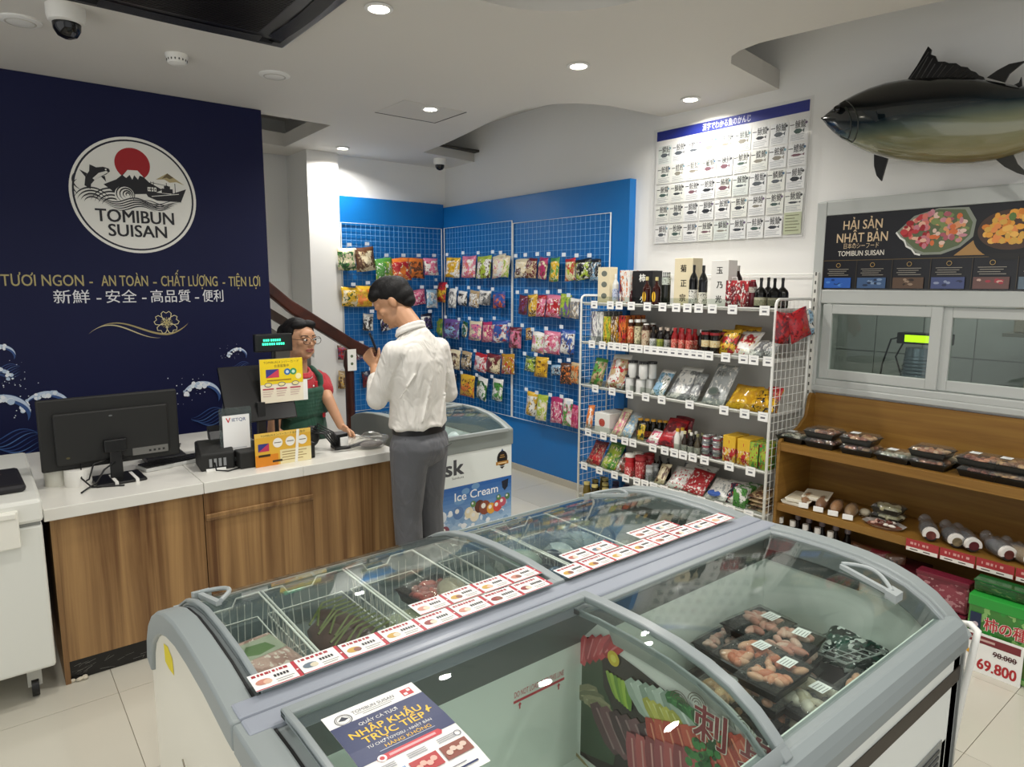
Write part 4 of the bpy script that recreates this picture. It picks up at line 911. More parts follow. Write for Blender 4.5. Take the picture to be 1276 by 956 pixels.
for i, (x_, y_, z_) in enumerate(((1.44, 1.74, .69), (1.60, 1.72, .68), (1.74, 1.76, .68), (1.92, 1.68, .60))):
    t = bag(('crumpled clear plastic bag with pale green print in the right basket', 'crumpled clear plastic bag in the middle of the right baskets', 'crumpled clear plastic bag against the basket end', 'clear bag with frosted food at the far right end of the far freezer')[i], 'plastic_bag', (x_, y_, z_), (.10, .12, .07), FILM, seed=i+20)
    b = MB(); b.ell((0, 0, .06), (.06, .08, .045), nu=10, nv=8); b.build('contents', t, mat(('9ab0a8', 'b3bfc0', 'a5b3b5', 'b7bdb0')[i], .4, var=.2, vscale=30), smooth='all')

# ---- price cards lying along the far freezer's glass
def cards(xs, rows, lab, grp, seed):
    rr = random.Random(seed)
    for r_, (y_, xr) in enumerate(rows):
        for k, x_ in enumerate(xr):
            t = T('price_card', 'white price card, %s from the left in the %s row, %s lid of far freezer' % (('first', 'second', 'third', 'fourth', 'fifth', 'sixth', 'seventh', 'eighth')[k], ('near', 'back')[r_], lab), 'price card', (x_, y_, .9115+.0006*r_+.0005*(k % 2)), rr.uniform(-.02, .02), grp)
            MB().box((0, 0, -.0004), (.098, .066, .0004)).build('card', t, PAPER)
            a = Art((0, 0, .0005), (1, 0, 0), (0, 1, 0), .4); a.rect(.0, .0, .098, .003, 'b9313f'); a.rect(.09, 0, .098, .066, 'b9313f').up()
            x__ = .006
            while x__ < .075:
                d_ = rr.uniform(.003, .009); a.rect(x__, .051, x__+d_, .060, 'a82c38'); x__ += d_+rr.uniform(.001, .004)
            cc = rr.choice(('c98a78', 'b86a5a', 'd9b08a', '6a7a86', 'c9a04a', '8f3a35')); a.disc(.022, .027, .016, cc, 12, ry=.011); a.disc(.03, .024, .009, rr.choice(('e0b8a0', '8a5a4a', 'd9d0b8')), 10)
            [a.rect(.046+.0065*q_, .030, .0505+.0065*q_, .040, '25262b') for q_ in range(rr.choice((5, 6)))]; a.rect(.046, .018, .084, .020, '8a8a8a'); a.rect(.046, .010, .078, .012, '8a8a8a')
            a.text('•', .094, .03, .02, 'f4e8e8'); a.build('print', t)
G1 = 'left'
G2 = 'right'
cards(0, ((1.288, [.378+.1*i for i in range(8)]), (1.358, [.80+.1*i for i in range(4)])), G1, 'price cards on the left lid', 1)
cards(0, ((1.288, [1.235+.1*i for i in range(8)]), (1.358, [1.32, 1.42, 1.62, 1.72])), G2, 'price cards on the right lid', 2)

# ================================================================ COUNTER
ct = T('shop_counter', 'wood-fronted shop counter with white marble-look top', 'counter', (0, 3.3, 0))
KX0, KX1 = .175, 1.80
MB().box((KX0, 0, .0), (KX0+.02, .55, .745)).build('end_panel', ct, WALNUT)
MB().box((KX1-.02, 0, .0), (KX1, .47, .745)).build('end_panel', ct, WALNUT)
MB().box((KX0+.02, .0, .10), (.772, .018, .745)).build('front_panel', ct, WALNUT, bevel=.001)
MB().box((.776, .0, .10), (KX1-.02, .018, .745)).build('front_panel', ct, WALNUT, bevel=.001)
m = MB(); m.box((.78, -.014, .616), (1.305, .0, .638)); m.box((.78, -.010, .606), (1.305, 0, .616)); m.build('ledge_moulding', ct, WALNUT, bevel=.003)
MB().box((1.3035, -.001, .10), (1.305, .0, .606)).build('panel_joint', ct, mat('5a4028', .6))
MB().box((KX0+.02, .025, 0), (KX1-.02, .04, .10)).build('kick_plate', ct, mat('151413', .35, bump=.2, bscale=8, var=.3, vscale=14))
a = Art((KX0+.02, .0248, 0), (1, 0, 0), (0, 0, 1), .7); rr = random.Random(2)
for i in range(26): x_ = abs(rr.gauss(.0, .12)); z_ = rr.uniform(.008, .07)*(1-x_); a.line([(x_, z_), (x_+rr.uniform(.005, .05), z_+rr.uniform(-.006, .016))], rr.uniform(.001, .004), '8d8a85', True)
a.build('scuff_marks', ct)
pl = MB(); 
for i in range(7): pl.ell((KX0+.02+rr.uniform(0, .06), .012+rr.uniform(-.015, .01), .008), (.012, .008, .008), nu=7, nv=5)
pl.build('plaster_crumbs', ct, mat('c9c0ac', .9), smooth='all')
MB().box((.155, -.03, .747), (.772, 1.15, .80)).build('worktop', ct, MARBLE, bevel=.003)
MB().box((.774, -.03, .747), (1.25, 1.15, .80)).build('worktop', ct, MARBLE, bevel=.003)
MB().box((1.25, -.03, .7475), (1.80, .50, .7995)).build('worktop', ct, MARBLE, bevel=.003)
MB().box((.2, .55, 0), (1.2, 1.12, .745)).build('carcass', ct, mat('8d7a60', .6))

# ---- counter objects
def rollst(label, x, y, z, r, h, name='paper_roll', bagm=False):
    t = T(name, label, 'roll', (x, y, z))
    MB().lathe([(.018, 0), (r, 0), (r, h), (.018, h)], n=24).build('roll', t, mat('ebe9e2', .6), smooth=True)
    if bagm:
        b = MB(); b.lathe([(r*1.02, 0.001), (r*1.06, h*.3), (r*1.03, h*.8), (r*.9, h*1.03), (r*.3, h*1.12), (r*.5, h*1.22), (.001, h*1.2)], n=18, caps=False); b.v = [(x_*(1+.05*math.sin(9*z_*30+x_*80)), y_*(1+.05*math.sin(z_*200)), z_) for x_, y_, z_ in b.v]; b.build('wrapper', t, FILM, smooth='all')
    else: MB().lathe([(.016, -.001), (.018, h*1.001)], n=16, caps=False).build('core', t, mat('a58e6c', .8))
    return t
rollst('tall stack of white cups in clear wrap behind the left edge of the monitor', .235, 3.66, .80, .045, .20, 'cup_stack', True)
rollst('white roll of film lying low beside the monitor foot', .315, 3.60, .80, .055, .075)
mo = T('monitor', 'black computer monitor seen from behind on a short stand', 'monitor', (.47, 3.60, .80), math.radians(2))
MB().box((-.29, -.0, .075), (.285, .022, .405)).box((-.235, -.022, .10), (.235, .0, .34)).build('screen_case', mo, BLACKM, bevel=.008)
m = MB(); m.box((-.030, -.045, .0), (.022, -.02, .19)); m.box((-.05, -.05, .14), (.045, -.022, .2)); m.build('stand_neck', mo, BLACK, bevel=.005)
MB().box((-.105, -.12, 0), (.105, .07, .014)).build('stand_base', mo, BLACK, bevel=.006)
m = MB(); m.box((.07, -.0235, .105), (.225, -.0215, .14)); m.build('port_panel', mo, mat('6b6a66', .4))
a = Art((0, -.0235, 0), (1, 0, 0), (0, 0, 1)); a.disc(-.01, .31, .008, '6d6f70', 12, ry=.004); a.disc(-.19, .135, .008, '5a5230', 12, ry=.005)
for i in range(4): a.rect(.14+.02*i, .115, .15+.02*i, .125, '1a1a1a')
a.build('logo_dot', mo)
m = MB()
for x_ in (-.03, .055): m.box((x_, -.128, .0002), (x_+.014, .03, .0165))
m.build('white_tape', mo, mat('e8e6e0', .5))
for k, pts in enumerate(([(-.01, -.02, .11), (-.10, -.06, .10), (-.12, -.05, .03), (-.16, -.02, .006)], [(.03, -.02, .11), (-.06, -.07, .07), (-.1, -.1, .02), (-.14, -.12, .006), (-.17, -.17, .005)], [(-.03, .01, .12), (-.14, .0, .12), (-.15, -.05, .04), (-.12, -.1, .005), (.0, -.16, .005)])):
    MB().tube(pts, .004, n=6).build('cable', mo, BLACK, smooth='all')
kbd = T('keyboard', 'black keyboard with white underside strip lying behind the monitor stand', 'keyboard', (.74, 3.72, .80), math.radians(14))
MB().box((-.16, -.06, 0), (.16, .06, .018)).build('body', kbd, mat('d8d8d4', .4), bevel=.004); m = MB()
for i in range(14):
    for j in range(4): m.box((-.152+.022*i, -.052+.026*j, .018), (-.133+.022*i, -.03+.026*j, .025))
o = m.build('keys', kbd, BLACK); o['kind'] = 'stuff'
cc = T('cable_coil', 'black cable coiled on top of the keyboard', 'cable', (.72, 3.84, .80))
MB().tube([((.07+.004*i/10)*math.cos(i*.5), (.05+.003*i/10)*math.sin(i*.5), .035+.0012*i) for i in range(38)], .005, n=6).build('cable', cc, BLACK, smooth='all')
MB().box((-.09, -.07, 0), (.10, .07, .03)).build('adapter_box', cc, mat('27272a', .4), bevel=.004)
# receipt printer + power strip
pr_ = T('receipt_printer', 'black receipt printer with cable sockets, left of the payment stand', 'printer', (.905, 3.55, .80), math.radians(-6))
MB().prism([(-.09, 0), (.09, 0), (.09, .12), (.03, .135), (-.09, .085)], X, -.085, .075).build('body', pr_, BLACKM, bevel=.008)
MB().prism([(.02, .13), (.09, .125), (.11, .19), (.05, .17)], X, -.02, .075).build('paper_cover', pr_, BLACK, bevel=.004)
m = MB()
for i in range(4): m.box((-.045+.022*i, -.094, .02), (-.032+.022*i, -.089, .06))
m.build('sockets', pr_, mat('8d8f90', .3)); MB().box((-.06, -.1, .0), (.03, -.088, .012)).build('white_label', pr_, PAPER)
MB().tube([(-.02, -.095, .04), (-.02, -.13, .01), (.03, -.15, .005), (.09, -.12, .005), (.12, -.06, .006)], .004).build('cable', pr_, BLACK, smooth='all')
cdw = T('cash_terminal', 'long black cash terminal base lying across the counter under the yellow card', 'terminal', (1.14, 3.52, .80))
MB().box((-.16, -.12, 0), (.23, .13, .085)).build('base_unit', cdw, BLACKM, bevel=.006)
m = MB(); m.box((-.01, .04, .085), (.03, .07, .30)); m.build('screen_post', cdw, mat('232323', .4))
MB().prism([(.03, .20), (.05, .20), (.17, .48), (.15, .49)], X, -.17, .20).build('touch_screen', cdw, mat('0a0a0c', .25), bevel=.006)
MB().box((-.01, -.124, .01), (.004, -.1195, .028)).build('white_switch', cdw, PAPER)
cdp = T('customer_display', 'black customer display with green digits on a pole beside the assistant', 'display', (1.300, 3.775, .80))
m = MB(); m.lathe([(.02, 0), (.012, .02), (.012, .56)], n=12); m.build('pole', cdp, BLACK, smooth=True)
MB().box((-.105, -.02, .545), (.105, .02, .645)).build('case', cdp, mat('0d0f0f', .3), bevel=.006)
a = Art((0, -.0208, 0), (1, 0, 0), (0, 0, 1)); a.rect(-.085, .565, .085, .63, '06140f').up()
GE = mat('3fffc0', .5, emit=1.1)
for zz_, xs_ in ((.604, (-.06, -.048, -.036, -.02, -.008, .004, .016, .028)), (.583, (-.066, -.054, -.042, -.028, -.016, -.004, .012, .024, .036, .048))):
    for x_ in xs_: a.rect(x_, zz_, x_+.009, zz_+.013, GE)
a.build('green_digits', cdp)
MB().box((-.05, -.04, 0), (.05, .02, .02)).build('foot', cdp, BLACK, bevel=.004)
tri = T('tent_card', 'dark grey triangular stand behind the payment code holder', 'stand', (1.01, 3.72, .80))
MB().prism([(-.07, 0), (.075, 0), (.005, .345)], Y, -.01, .01).build('panel', tri, mat('565a5e', .35)); MB().box((.07, -.1, .33), (.14, -.09, .345)).build('white_edge', tri, PAPER)
qs = T('payment_stand', 'clear acrylic stand with a white payment card headed in red and blue', 'stand', (1.0, 3.50, .80))
MB().box((-.082, -.004, .05), (.075, .004, .30)).build('acrylic_sheet', qs, glass_mat('acrylic', 'dfe5e4', .9, .03, 1.5, .08, 'aab3b5'))
MB().box((-.10, -.03, .03), (.085, .05, .05)).build('foot', qs, glass_mat('acrylic_foot', 'c5cccb', .9, .05, 1.5, .3, '9aa3a5'))
MB().box((-.03, -.01, 0), (.03, .03, .03)).build('riser', qs, BLACK)
a = Art((0, -.0048, 0), (1, 0, 0), (0, 0, 1)); a.rect(-.068, .055, .064, .262, 'f2f2f0').up(); a.text('V', -.04, .238, .036, 'c42a36', bold=.03); a.text('IETQR', .012, .238, .024, '27407a', width=.068, bold=.01)
for k in range(3): a.rect(-.045+.004*k, .09-.012*k, .045-.006*k, .094-.012*k, 'b9bcc0')
a.build('payment_card', qs)
# yellow signs
s1 = T('counter_sign', 'orange and yellow landscape card standing on the front of the counter', 'sign', (1.195, 3.385, .80))
MB().box((-.145, -.002, .0), (.145, .002, .172)).build('card', s1, mat('e8b53c', .4))
a = Art((0, -.0026, 0), (1, 0, 0), (0, 0, 1), .35); a.rect(-.145, 0, -.03, .06, 'e08a1e'); a.rect(-.02, .0, .145, .075, 'f0e2b0'); a.rect(-.145, .15, .145, .172, 'efc75c').up()
a.text('TOMIBUNメンバーカード会員募集中', 0, .158, .014, '5a4416', width=.23); a.rect(-.13, .078, -.075, .118, '3b3f86').up(); a.poly([(-.13, .078), (-.075, .118), (-.075, .078)], 'c23a5c').up(); a.rect(-.125, .083, -.105, .092, 'eef')if False else None
for x_ in (-.03, .035, .10): a.disc(x_, .115, .025, 'f6f3ea', 24)
a.up(); 
for x_ in (-.03, .035, .10): a.rect(x_-.018, .114, x_+.018, .118, '4a3d20')
a.rect(-.13, .05, -.07, .062, '3a2c10'); a.rect(-.06, .016, -.01, .027, '3a2c10')
for k in range(4): a.rect(-.01, .06-.014*k, .12-.02*(k % 2), .064-.014*k, 'a98c52')
a.poly([(.055, .0), (.07, .0), (.085, .172), (.07, .172)], 'f7f4ea'); a.build('print', s1)
MB().box((-.14, .002, 0), (.14, .03, .004)).build('foot', s1, CLEARLID)
s2 = T('counter_sign', 'tall yellow over white loyalty card notice hanging from the terminal screen', 'sign', (1.27, 3.575, 1.10))
MB().box((-.115, -.002, -.01), (.115, .002, .225)).build('card', s2, mat('f4ead2', .4)); MB().box((.07, .004, -.012), (.142, .007, .10)).build('white_page', s2, PAPER)
a = Art((0, -.0026, 0), (1, 0, 0), (0, 0, 1), .35); a.rect(-.115, .09, .115, .225, 'f2d31c').up(); a.text('TOMIBUNメンバーカード', 0, .207, .016, '6a4e10', width=.19); a.text('会員募集中', .0, .186, .018, '6a4e10', width=.08)
a.rect(-.085, .125, -.015, .17, '3b3f86').up(); a.poly([(-.085, .125), (-.015, .17), (-.015, .125)], 'd0405a'); a.disc(.03, .152, .018, '2f6fb0', 18); a.disc(.063, .152, .018, '3c9a5a', 18).up(); a.disc(.03, .152, .009, 'cfe0ee', 12); a.disc(.063, .152, .009, 'd0ead6', 12)
a.rect(-.08, .107, .05, .114, 'a8801a'); a.disc(.09, .125, .016, 'fff3b0', 16)
for x_ in (-.075, -.003, .072): a.disc(x_, .088, .02, '3a3f6a', 18, ry=.012); a.up(); a.disc(x_, .088, .017, 'f2e6a0', 18, ry=.009)
for x_ in (-.075, -.003, .072):
    a.rect(x_-.03, .062, x_+.028, .069, 'c24a5c')
    for k in range(3): a.rect(x_-.03, .05-.012*k, x_+.025-.006*k, .053-.012*k, 'c9a8a0')
a.build('print', s2)
# cables, label machine, tray and bag at the right of the counter
cm = T('cable_bundle', 'black tangled cables and cradle behind the orange card', 'cables', (1.44, 3.52, .80))
for k in range(5): MB().tube([(-.06+.012*k, .06, .03), (-.05+.015*k, .03, .11+.01*k), (.02+.015*k, -.02, .10), (.07+.008*k, -.05, .02), (.10, -.02+.02*k, .006)], .0045).build('cable', cm, BLACK, smooth='all')
MB().ell((-.02, .05, .08), (.045, .04, .06)).build('handset', cm, BLACKM, smooth='all')
lm = T('card_reader', 'small black card machine with white receipt standing on the counter', 'card machine', (1.565, 3.52, .80), math.radians(8))
MB().prism([(-.03, 0), (.05, 0), (.04, .09), (-.02, .085)], X, -.035, .04).build('body', lm, BLACK, bevel=.005)
MB().box((-.02, -.038, .012), (.03, -.033, .068)).build('receipt', lm, PAPER)
pn = T('scanner_cable', 'thick black lead with a rounded plug lying right of the card machine', 'cable', (1.60, 3.45, .80))
MB().tube([(-.10, .0, .02), (-.03, -.02, .02), (.03, .0, .022), (.10, .03, .02), (.13, .05, .02)], [.011, .011, .011, .013, .009], n=10).build('cable', pn, BLACK, smooth='all')
pb = T('plastic_bag', 'crumpled clear plastic bag with a dark pack on the counter by the man', 'bag', (1.70, 3.42, .80))
b = MB(); b.ell((0, 0, .035), (.11, .085, .04), nu=22, nv=14); b.v = [(x*(1+.15*math.sin(60*y+30*z)), y*(1+.15*math.sin(50*x)), max(.001, z*(1+.25*math.sin(70*x+40*y)))) for x, y, z in b.v]; b.build('bag', pb, FILM, smooth='all')
b = MB(); b.ell((.01, 0, .022), (.07, .05, .02)); b.build('contents', pb, mat('6d6664', .4, var=.4, vscale=30), smooth='all')

# ================================================================ WHITE CHEST AT THE LEFT
ch = T('chest_cooler', 'white lidded chest cooler with latch and casters at the left edge', 'cooler', (-.46, 3.2, 0))
MB().box((0, 0, .15), (.605, .95, .765)).build('body', ch, mat('dfe0d8', .35), bevel=.012)
MB().box((-.005, -.012, .775), (.61, .955, .87)).build('lid', ch, mat('e3e3db', .35), bevel=.014); MB().box((.0, .0, .763), (.6, .945, .777)).build('seal', ch, mat('8d8f8a', .6))
m = MB(); m.box((.455, -.03, .69), (.53, -.011, .84)); m.box((.462, -.036, .81), (.523, -.02, .835)); m.build('latch', ch, mat('e9e7dc', .3), bevel=.005)
for x_, y_ in ((.08, .08), (.53, .10), (.08, .87), (.53, .87)):
    m = MB(); m.lathe([(.001, -.013), (.042, -.013), (.042, .013), (.001, .013)], (x_, y_, .042), n=20, ax=X); m.build('caster_wheel', ch, BLACK, smooth=True); MB().box((x_-.025, y_-.02, .05), (x_+.025, y_+.03, .152)).build('caster_fork', ch, mat('b5b6b2', .3, .6))
dt = T('dark_case', 'black folded case with a pink print on top of the white cooler', 'case', (-.06, 3.50, .87), math.radians(2))
MB().box((-.38, -.17, 0), (.165, .17, .035)).build('case', dt, mat('17151a', .5), bevel=.015)
a = Art((-.2, -.12, .0355), (1, 0, 0), (0, 1, 0)); a.poly([(0, .02), (.22, .16), (.3, .18), (.1, .0)], 'b98a8a'); a.poly([(0, .1), (.16, .2), (.05, .2)], '9a5f66').build('pink_print', dt)

# ================================================================ ICE-CREAM FREEZER
icx0, icx1, icy0, icy1 = 1.985, 2.648, 3.30, 4.28
ic = T('icecream_freezer', 'white and grey ice-cream chest freezer with blue picture panel behind the man', 'freezer', (0, 0, 0))
PI_ = [(3.30, .808), (3.38, .842), (3.50, .875), (3.65, .893), (3.80, .893), (3.95, .885), (4.10, .868), (4.20, .845), (4.28, .81)]
m = MB(); m.box((icx0+.01, icy0+.004, .10), (icx1-.01, icy0+.05, .71)); m.box((icx0+.01, icy1-.05, .10), (icx1-.01, icy1, .71)); m.box((icx0+.01, icy0+.05, .10), (icx0+.06, icy1-.05, .71)); m.box((icx1-.06, icy0+.05, .10), (icx1-.01, icy1-.05, .71)); m.box((icx0+.06, icy0+.05, .1), (icx1-.06, icy1-.05, .45)); m.build('case', ic, FRWHITE, bevel=.004)
MB().box((icx0, icy0, .706), (icx1, icy0+.06, .808)).build('rim', ic, mat('8c938f', .4), bevel=.006); MB().box((icx0, icy1-.06, .706), (icx1, icy1, .808)).build('rim', ic, mat('8c938f', .4), bevel=.006)
side = PI_+[(4.28, .706), (3.30, .706)]
for x0, x1 in ((icx0, icx0+.045), (icx1-.045, icx1)): MB().prism([(y_+.0015, z_+.001) for y_, z_ in side], X, x0+.001, x1-.001).build('side_cap', ic, mat('8c938f', .4), bevel=.005, smooth=True, angle=50)
for y0, y1, dz in ((0, 5, .0), (4, 9, -.01)):
    Q = [(p[0], p[1]+dz) for p in PI_[y0:y1]]
    g = MB().prism(inset(Q, -.002, -1)+inset(Q, .002, -1)[::-1], X, icx0+.045, icx1-.045, GLASS).build('glass_lid', ic, smooth=True, angle=50)
    fr = MB(); A_, B_ = inset(Q, -.008, -1), inset(Q, .008, -1)
    for x0, x1 in ((icx0+.04, icx0+.06), (icx1-.06, icx1-.04)): fr.prism(A_+B_[::-1], X, x0, x1)
    for k in (0, -1): fr.box((icx0+.05, Q[k][0]-.012, Q[k][1]-.008), (icx1-.05, Q[k][0]+.012, Q[k][1]+.010))
    fr.build('lid_frame', g, mat('a5abaa', .3), smooth=True)
rr = random.Random(8)
for i in range(16):
    x_, y_ = icx0+.12+.145*(i % 4), icy0+.14+.2*(i//4); t = T('icecream_pack', 'white and pale blue ice-cream pack inside the ice-cream freezer', 'ice cream', (x_, y_, .47), rr.uniform(-.5, .5), 'packs in the ice-cream freezer')
    b = MB(); b.ell((0, 0, .12), (.06, .085, .10), nu=12, nv=8); b.v = [(x*(1+.1*math.sin(40*y)), y, z*(1+.12*math.sin(50*x))) for x, y, z in b.v]; b.build('wrapper', t, mat(rr.choice(('dfe8f0', 'b9cfe4', '7fa5cf', 'e9edf0')), .25, var=.15, vscale=25), smooth='all')
a = Art((0, icy0+.0035, 0), (1, 0, 0), (0, 0, 1), .3)
a.text('sk', 2.195, .625, .135, '4a4c50', width=.135, bold=.035); a.text('Sumikura', 2.22, .558, .02, '4a4c50', width=.085); a.build('logo', ic)
a = Art((0, icy0+.0035, 0), (1, 0, 0), (0, 0, 1), .3)
a.disc(2.56, .625, .042, '23201f', 24, ry=.05).up(); a.rect(2.51, .585, 2.61, .607, 'b5813c'); a.poly([(2.54, .572), (2.58, .572), (2.56, .556)], '23201f'); a.poly([(2.55, .672), (2.57, .672), (2.56, .69)], '2d4a7a').up(); a.rect(2.54, .63, 2.58, .636, 'b58a4c'); a.rect(2.545, .643, 2.575, .649, 'b58a4c'); a.rect(2.525, .592, 2.595, .598, 'f0dcae')
a.build('award_badge', ic)
a = Art((0, icy0+.0035, 0), (1, 0, 0), (0, 0, 1), .25); x0, x1, z0, z1 = 1.995, 2.635, .15, .502
for k in range(14):
    c0, c1 = (45, 100, 175), (200, 222, 238); f_ = k/13; cc = tuple(int(c1[q]*f_+c0[q]*(1-f_)) for q in range(3)); h = (z1-z0)/14; a.rect(x0, z1-h*(k+1), x1, z1-h*k, '%02x%02x%02x' % cc)
a.up()
for i in range(12): a.disc(rr.uniform(x0+.2, x1-.2), rr.uniform(.40, .49), rr.uniform(.02, .04), '6f9dcc', 14, ry=.02) if i < 3 else None
a.up().text('Ice Cream', 2.36, .437, .075, 'f5f8fb', width=.33, bold=.012); a.disc(2.05, .455, .02, '3a3f8a', 16).disc(2.05, .44, .024, 'e6eaf3', 16, ry=.008)
a.poly([(2.555, .475), (2.61, .485), (2.605, .435), (2.58, .41), (2.56, .435)], '1c2435')
for i in range(70):
    a.disc(rr.uniform(x0+.03, x1-.04), rr.uniform(z0+.03, .36)-.0, rr.uniform(.01, .024), rr.choice(('dfe9f4', 'a9c4e0', '7fa3cc', 'f2f6fa')), 6, a0=rr.random(), ry=rr.uniform(.01, .02)); a.up() if i % 14 == 0 else None
for x_, z_, r_, c_ in ((2.12, .235, .035, '8a4a5c'), (2.10, .33, .035, 'e3e9f0'), (2.22, .335, .04, '5a7fb5'), (2.30, .32, .035, 'e8dcbc'), (2.34, .29, .035, 'f0e6cf'), (2.38, .345, .04, '5a2c20'), (2.42, .33, .045, '8a4630'), (2.47, .315, .035, 'e3a23a'), (2.52, .32, .036, 'd0453f'), (2.56, .34, .03, 'c2566a'), (2.60, .37, .02, '4f7a4a'), (2.53, .375, .018, '5a8a4c'), (2.33, .37, .02, '5f8a52'), (2.15, .21, .018, 'a04a5e')):
    a.disc(x_, z_, r_, c_, 12, ry=r_*1.05); a.up(); a.disc(x_-r_*.25, z_+r_*.3, r_*.4, 'f2efe8', 8) if c_ != '5a2c20' else None
a.build('icecream_picture', ic)
for x_ in (icx0+.1, icx1-.1):
    for y_ in (icy0+.12, icy1-.12): MB().lathe([(.001, -.012), (.05, -.012), (.05, .012), (.001, .012)], (x_, y_, .05), n=16, ax=X).build('caster', ic, BLACK, smooth=True)
# ================================================================ PEOPLE
def capsule(mb, p, q, r0, r1, n=14):
    p, q = Vector(p), Vector(q); d = (q-p).normalized(); L = (q-p).length
    pts = []; rs = []
    for k in range(4): a = PI/2*k/4; pts.append(p-d*r0*math.cos(a)); rs.append(max(.0006, r0*math.sin(a)))
    for k in range(5): u = k/4; pts.append(p+(q-p)*u); rs.append(r0+(r1-r0)*u)
    for k in range(1, 5): a = PI/2*k/4; pts.append(q+d*r1*math.sin(a)); rs.append(max(.0006, r1*math.cos(a)))
    mb.tube(pts, rs, n=n)
def chain(mb, pts, rs, n=14):
    for i in range(len(pts)-1): capsule(mb, pts[i], pts[i+1], rs[i], rs[i+1], n)
def remeshed(mb, name, parent, m, vox=.007, smooth=4):
    o = mb.build(name, parent, m, recalc=False)
    o.data.polygons.foreach_set('use_smooth', [True]*len(o.data.polygons))
    r = o.modifiers.new('union', 'REMESH'); r.mode = 'VOXEL'; r.voxel_size = vox; r.use_smooth_shade = True
    s = o.modifiers.new('soften', 'SMOOTH'); s.iterations = smooth; s.factor = .5
    return o
def head_shapes(mb, M, s=1.0, female=False):
    """head in its own frame: face looks to -Y, origin at the middle of the head"""
    def E(c, r, rx=0): mb.ell(M @ (Vector(c)*s), [v*s for v in r], nu=18, nv=12, rot=(M.to_3x3() @ Matrix.Rotation(rx, 3, 'X')))
    E((0, .012, .028), (.074, .093, .085)); E((0, -.022, -.02), (.062, .072, .085)); E((0, -.045, -.075), (.042, .04, .035))
    E((-.03, -.02, -.062), (.035, .055, .035)); E((.03, -.02, -.062), (.035, .055, .035)); E((0, -.068, .035), (.05, .022, .03))
    for q in (-1, 1):
        E((q*.04, -.062, -.012), (.022, .02, .018)); E((q*.075, .012, -.002), (.009, .018, .03)); E((q*.031, -.084, .022), (.02, .009, .007))
    capsule(mb, M @ (Vector((0, -.088, .015))*s), M @ (Vector((0, -.104, -.018))*s), .007*s, .011*s, 10)
    for q in (-1, 1): E((q*.01, -.096, -.023), (.008, .009, .007))
    E((0, -.088, -.047), (.024, .009, .0055)); E((0, -.086, -.057), (.02, .01, .006)); E((0, -.075, -.088), (.018, .016, .014))
def hand_shapes(mb, wrist, palm_dir, side, curl_dir, curl=.5, s=1.0):
    """palm plus five fingers of unequal length bending towards curl_dir"""
    w = Vector(wrist); d = Vector(palm_dir).normalized(); c = Vector(curl_dir).normalized(); c = (c-d*c.dot(d)).normalized(); sd = d.cross(c)*side
    for k in range(4): capsule(mb, w+sd*(.006*(k-1.5))*s, w+d*.085*s+sd*.019*(k-1.5)*s, .014*s, .0105*s, 8)
    for k, L in enumerate((.072, .082, .076, .06)):
        p = w+d*.085*s+sd*.0195*(k-1.5)*s; a = 0; pts = [p]
        for f, da in ((.45, curl*.9), (.3, curl*1.1), (.25, curl*.8)):
            a += da; p = p+(d*math.cos(a)+c*math.sin(a))*L*f*s; pts.append(p)
        chain(mb, pts, [.0098*s, .0090*s, .0082*s, .0072*s], 8)
    p = w+d*.02*s-sd*.028*s; pts = [p, p+(d*.6-sd*.6+c*.35).normalized()*.035*s]; pts.append(pts[-1]+(d*.85-sd*.2+c*.5).normalized()*.032*s); pts.append(pts[-1]+(d*.9+c*.6).normalized()*.024*s)
    chain(mb, pts, [.013*s, .012*s, .0105*s, .0085*s], 8)
def skin_mat(c):
    m, nt, b = newmat('skin'); b.inputs['Base Color'].default_value = lin(c); b.inputs['Roughness'].default_value = .5
    b.inputs['Subsurface Weight'].default_value = .12; b.inputs['Subsurface Radius'].default_value = (.01, .005, .003); return m
def hair_mat():
    m, nt, b = newmat('black_hair'); b.inputs['Base Color'].default_value = lin('0a0808'); b.inputs['Roughness'].default_value = .6; b.inputs['Specular IOR Level'].default_value = .3
    tc = nt.nodes.new('ShaderNodeTexCoord'); mp = nt.nodes.new('ShaderNodeMapping'); mp.inputs['Scale'].default_value = (260, 260, 40); n = nt.nodes.new('ShaderNodeTexNoise'); n.inputs['Scale'].default_value = 1
    bp = nt.nodes.new('ShaderNodeBump'); bp.inputs['Strength'].default_value = .7; bp.inputs['Distance'].default_value = .004
    nt.links.new(tc.outputs['Object'], mp.inputs[0]); nt.links.new(mp.outputs[0], n.inputs[0]); nt.links.new(n.outputs['Fac'], bp.inputs['Height']); nt.links.new(bp.outputs[0], b.inputs['Normal']); return m
HAIR = hair_mat()
def cloth(c, bump=.5, bs=7, rough=.85):
    m, nt, b = newmat('cloth'); b.inputs['Base Color'].default_value = lin(c); b.inputs['Roughness'].default_value = rough; b.inputs['Sheen Weight'].default_value = .15
    tc = nt.nodes.new('ShaderNodeTexCoord'); n = nt.nodes.new('ShaderNodeTexNoise'); n.inputs['Scale'].default_value = bs; n.inputs['Detail'].default_value = 2.5; n.inputs['Distortion'].default_value = 1.4
    mp = nt.nodes.new('ShaderNodeMapping'); mp.inputs['Scale'].default_value = (1, 1, .55); nt.links.new(tc.outputs['Object'], mp.inputs[0])
    bp = nt.nodes.new('ShaderNodeBump'); bp.inputs['Strength'].default_value = bump; bp.inputs['Distance'].default_value = .05
    nt.links.new(mp.outputs[0], n.inputs[0]); nt.links.new(n.outputs['Fac'], bp.inputs['Height']); nt.links.new(bp.outputs[0], b.inputs['Normal']); return m

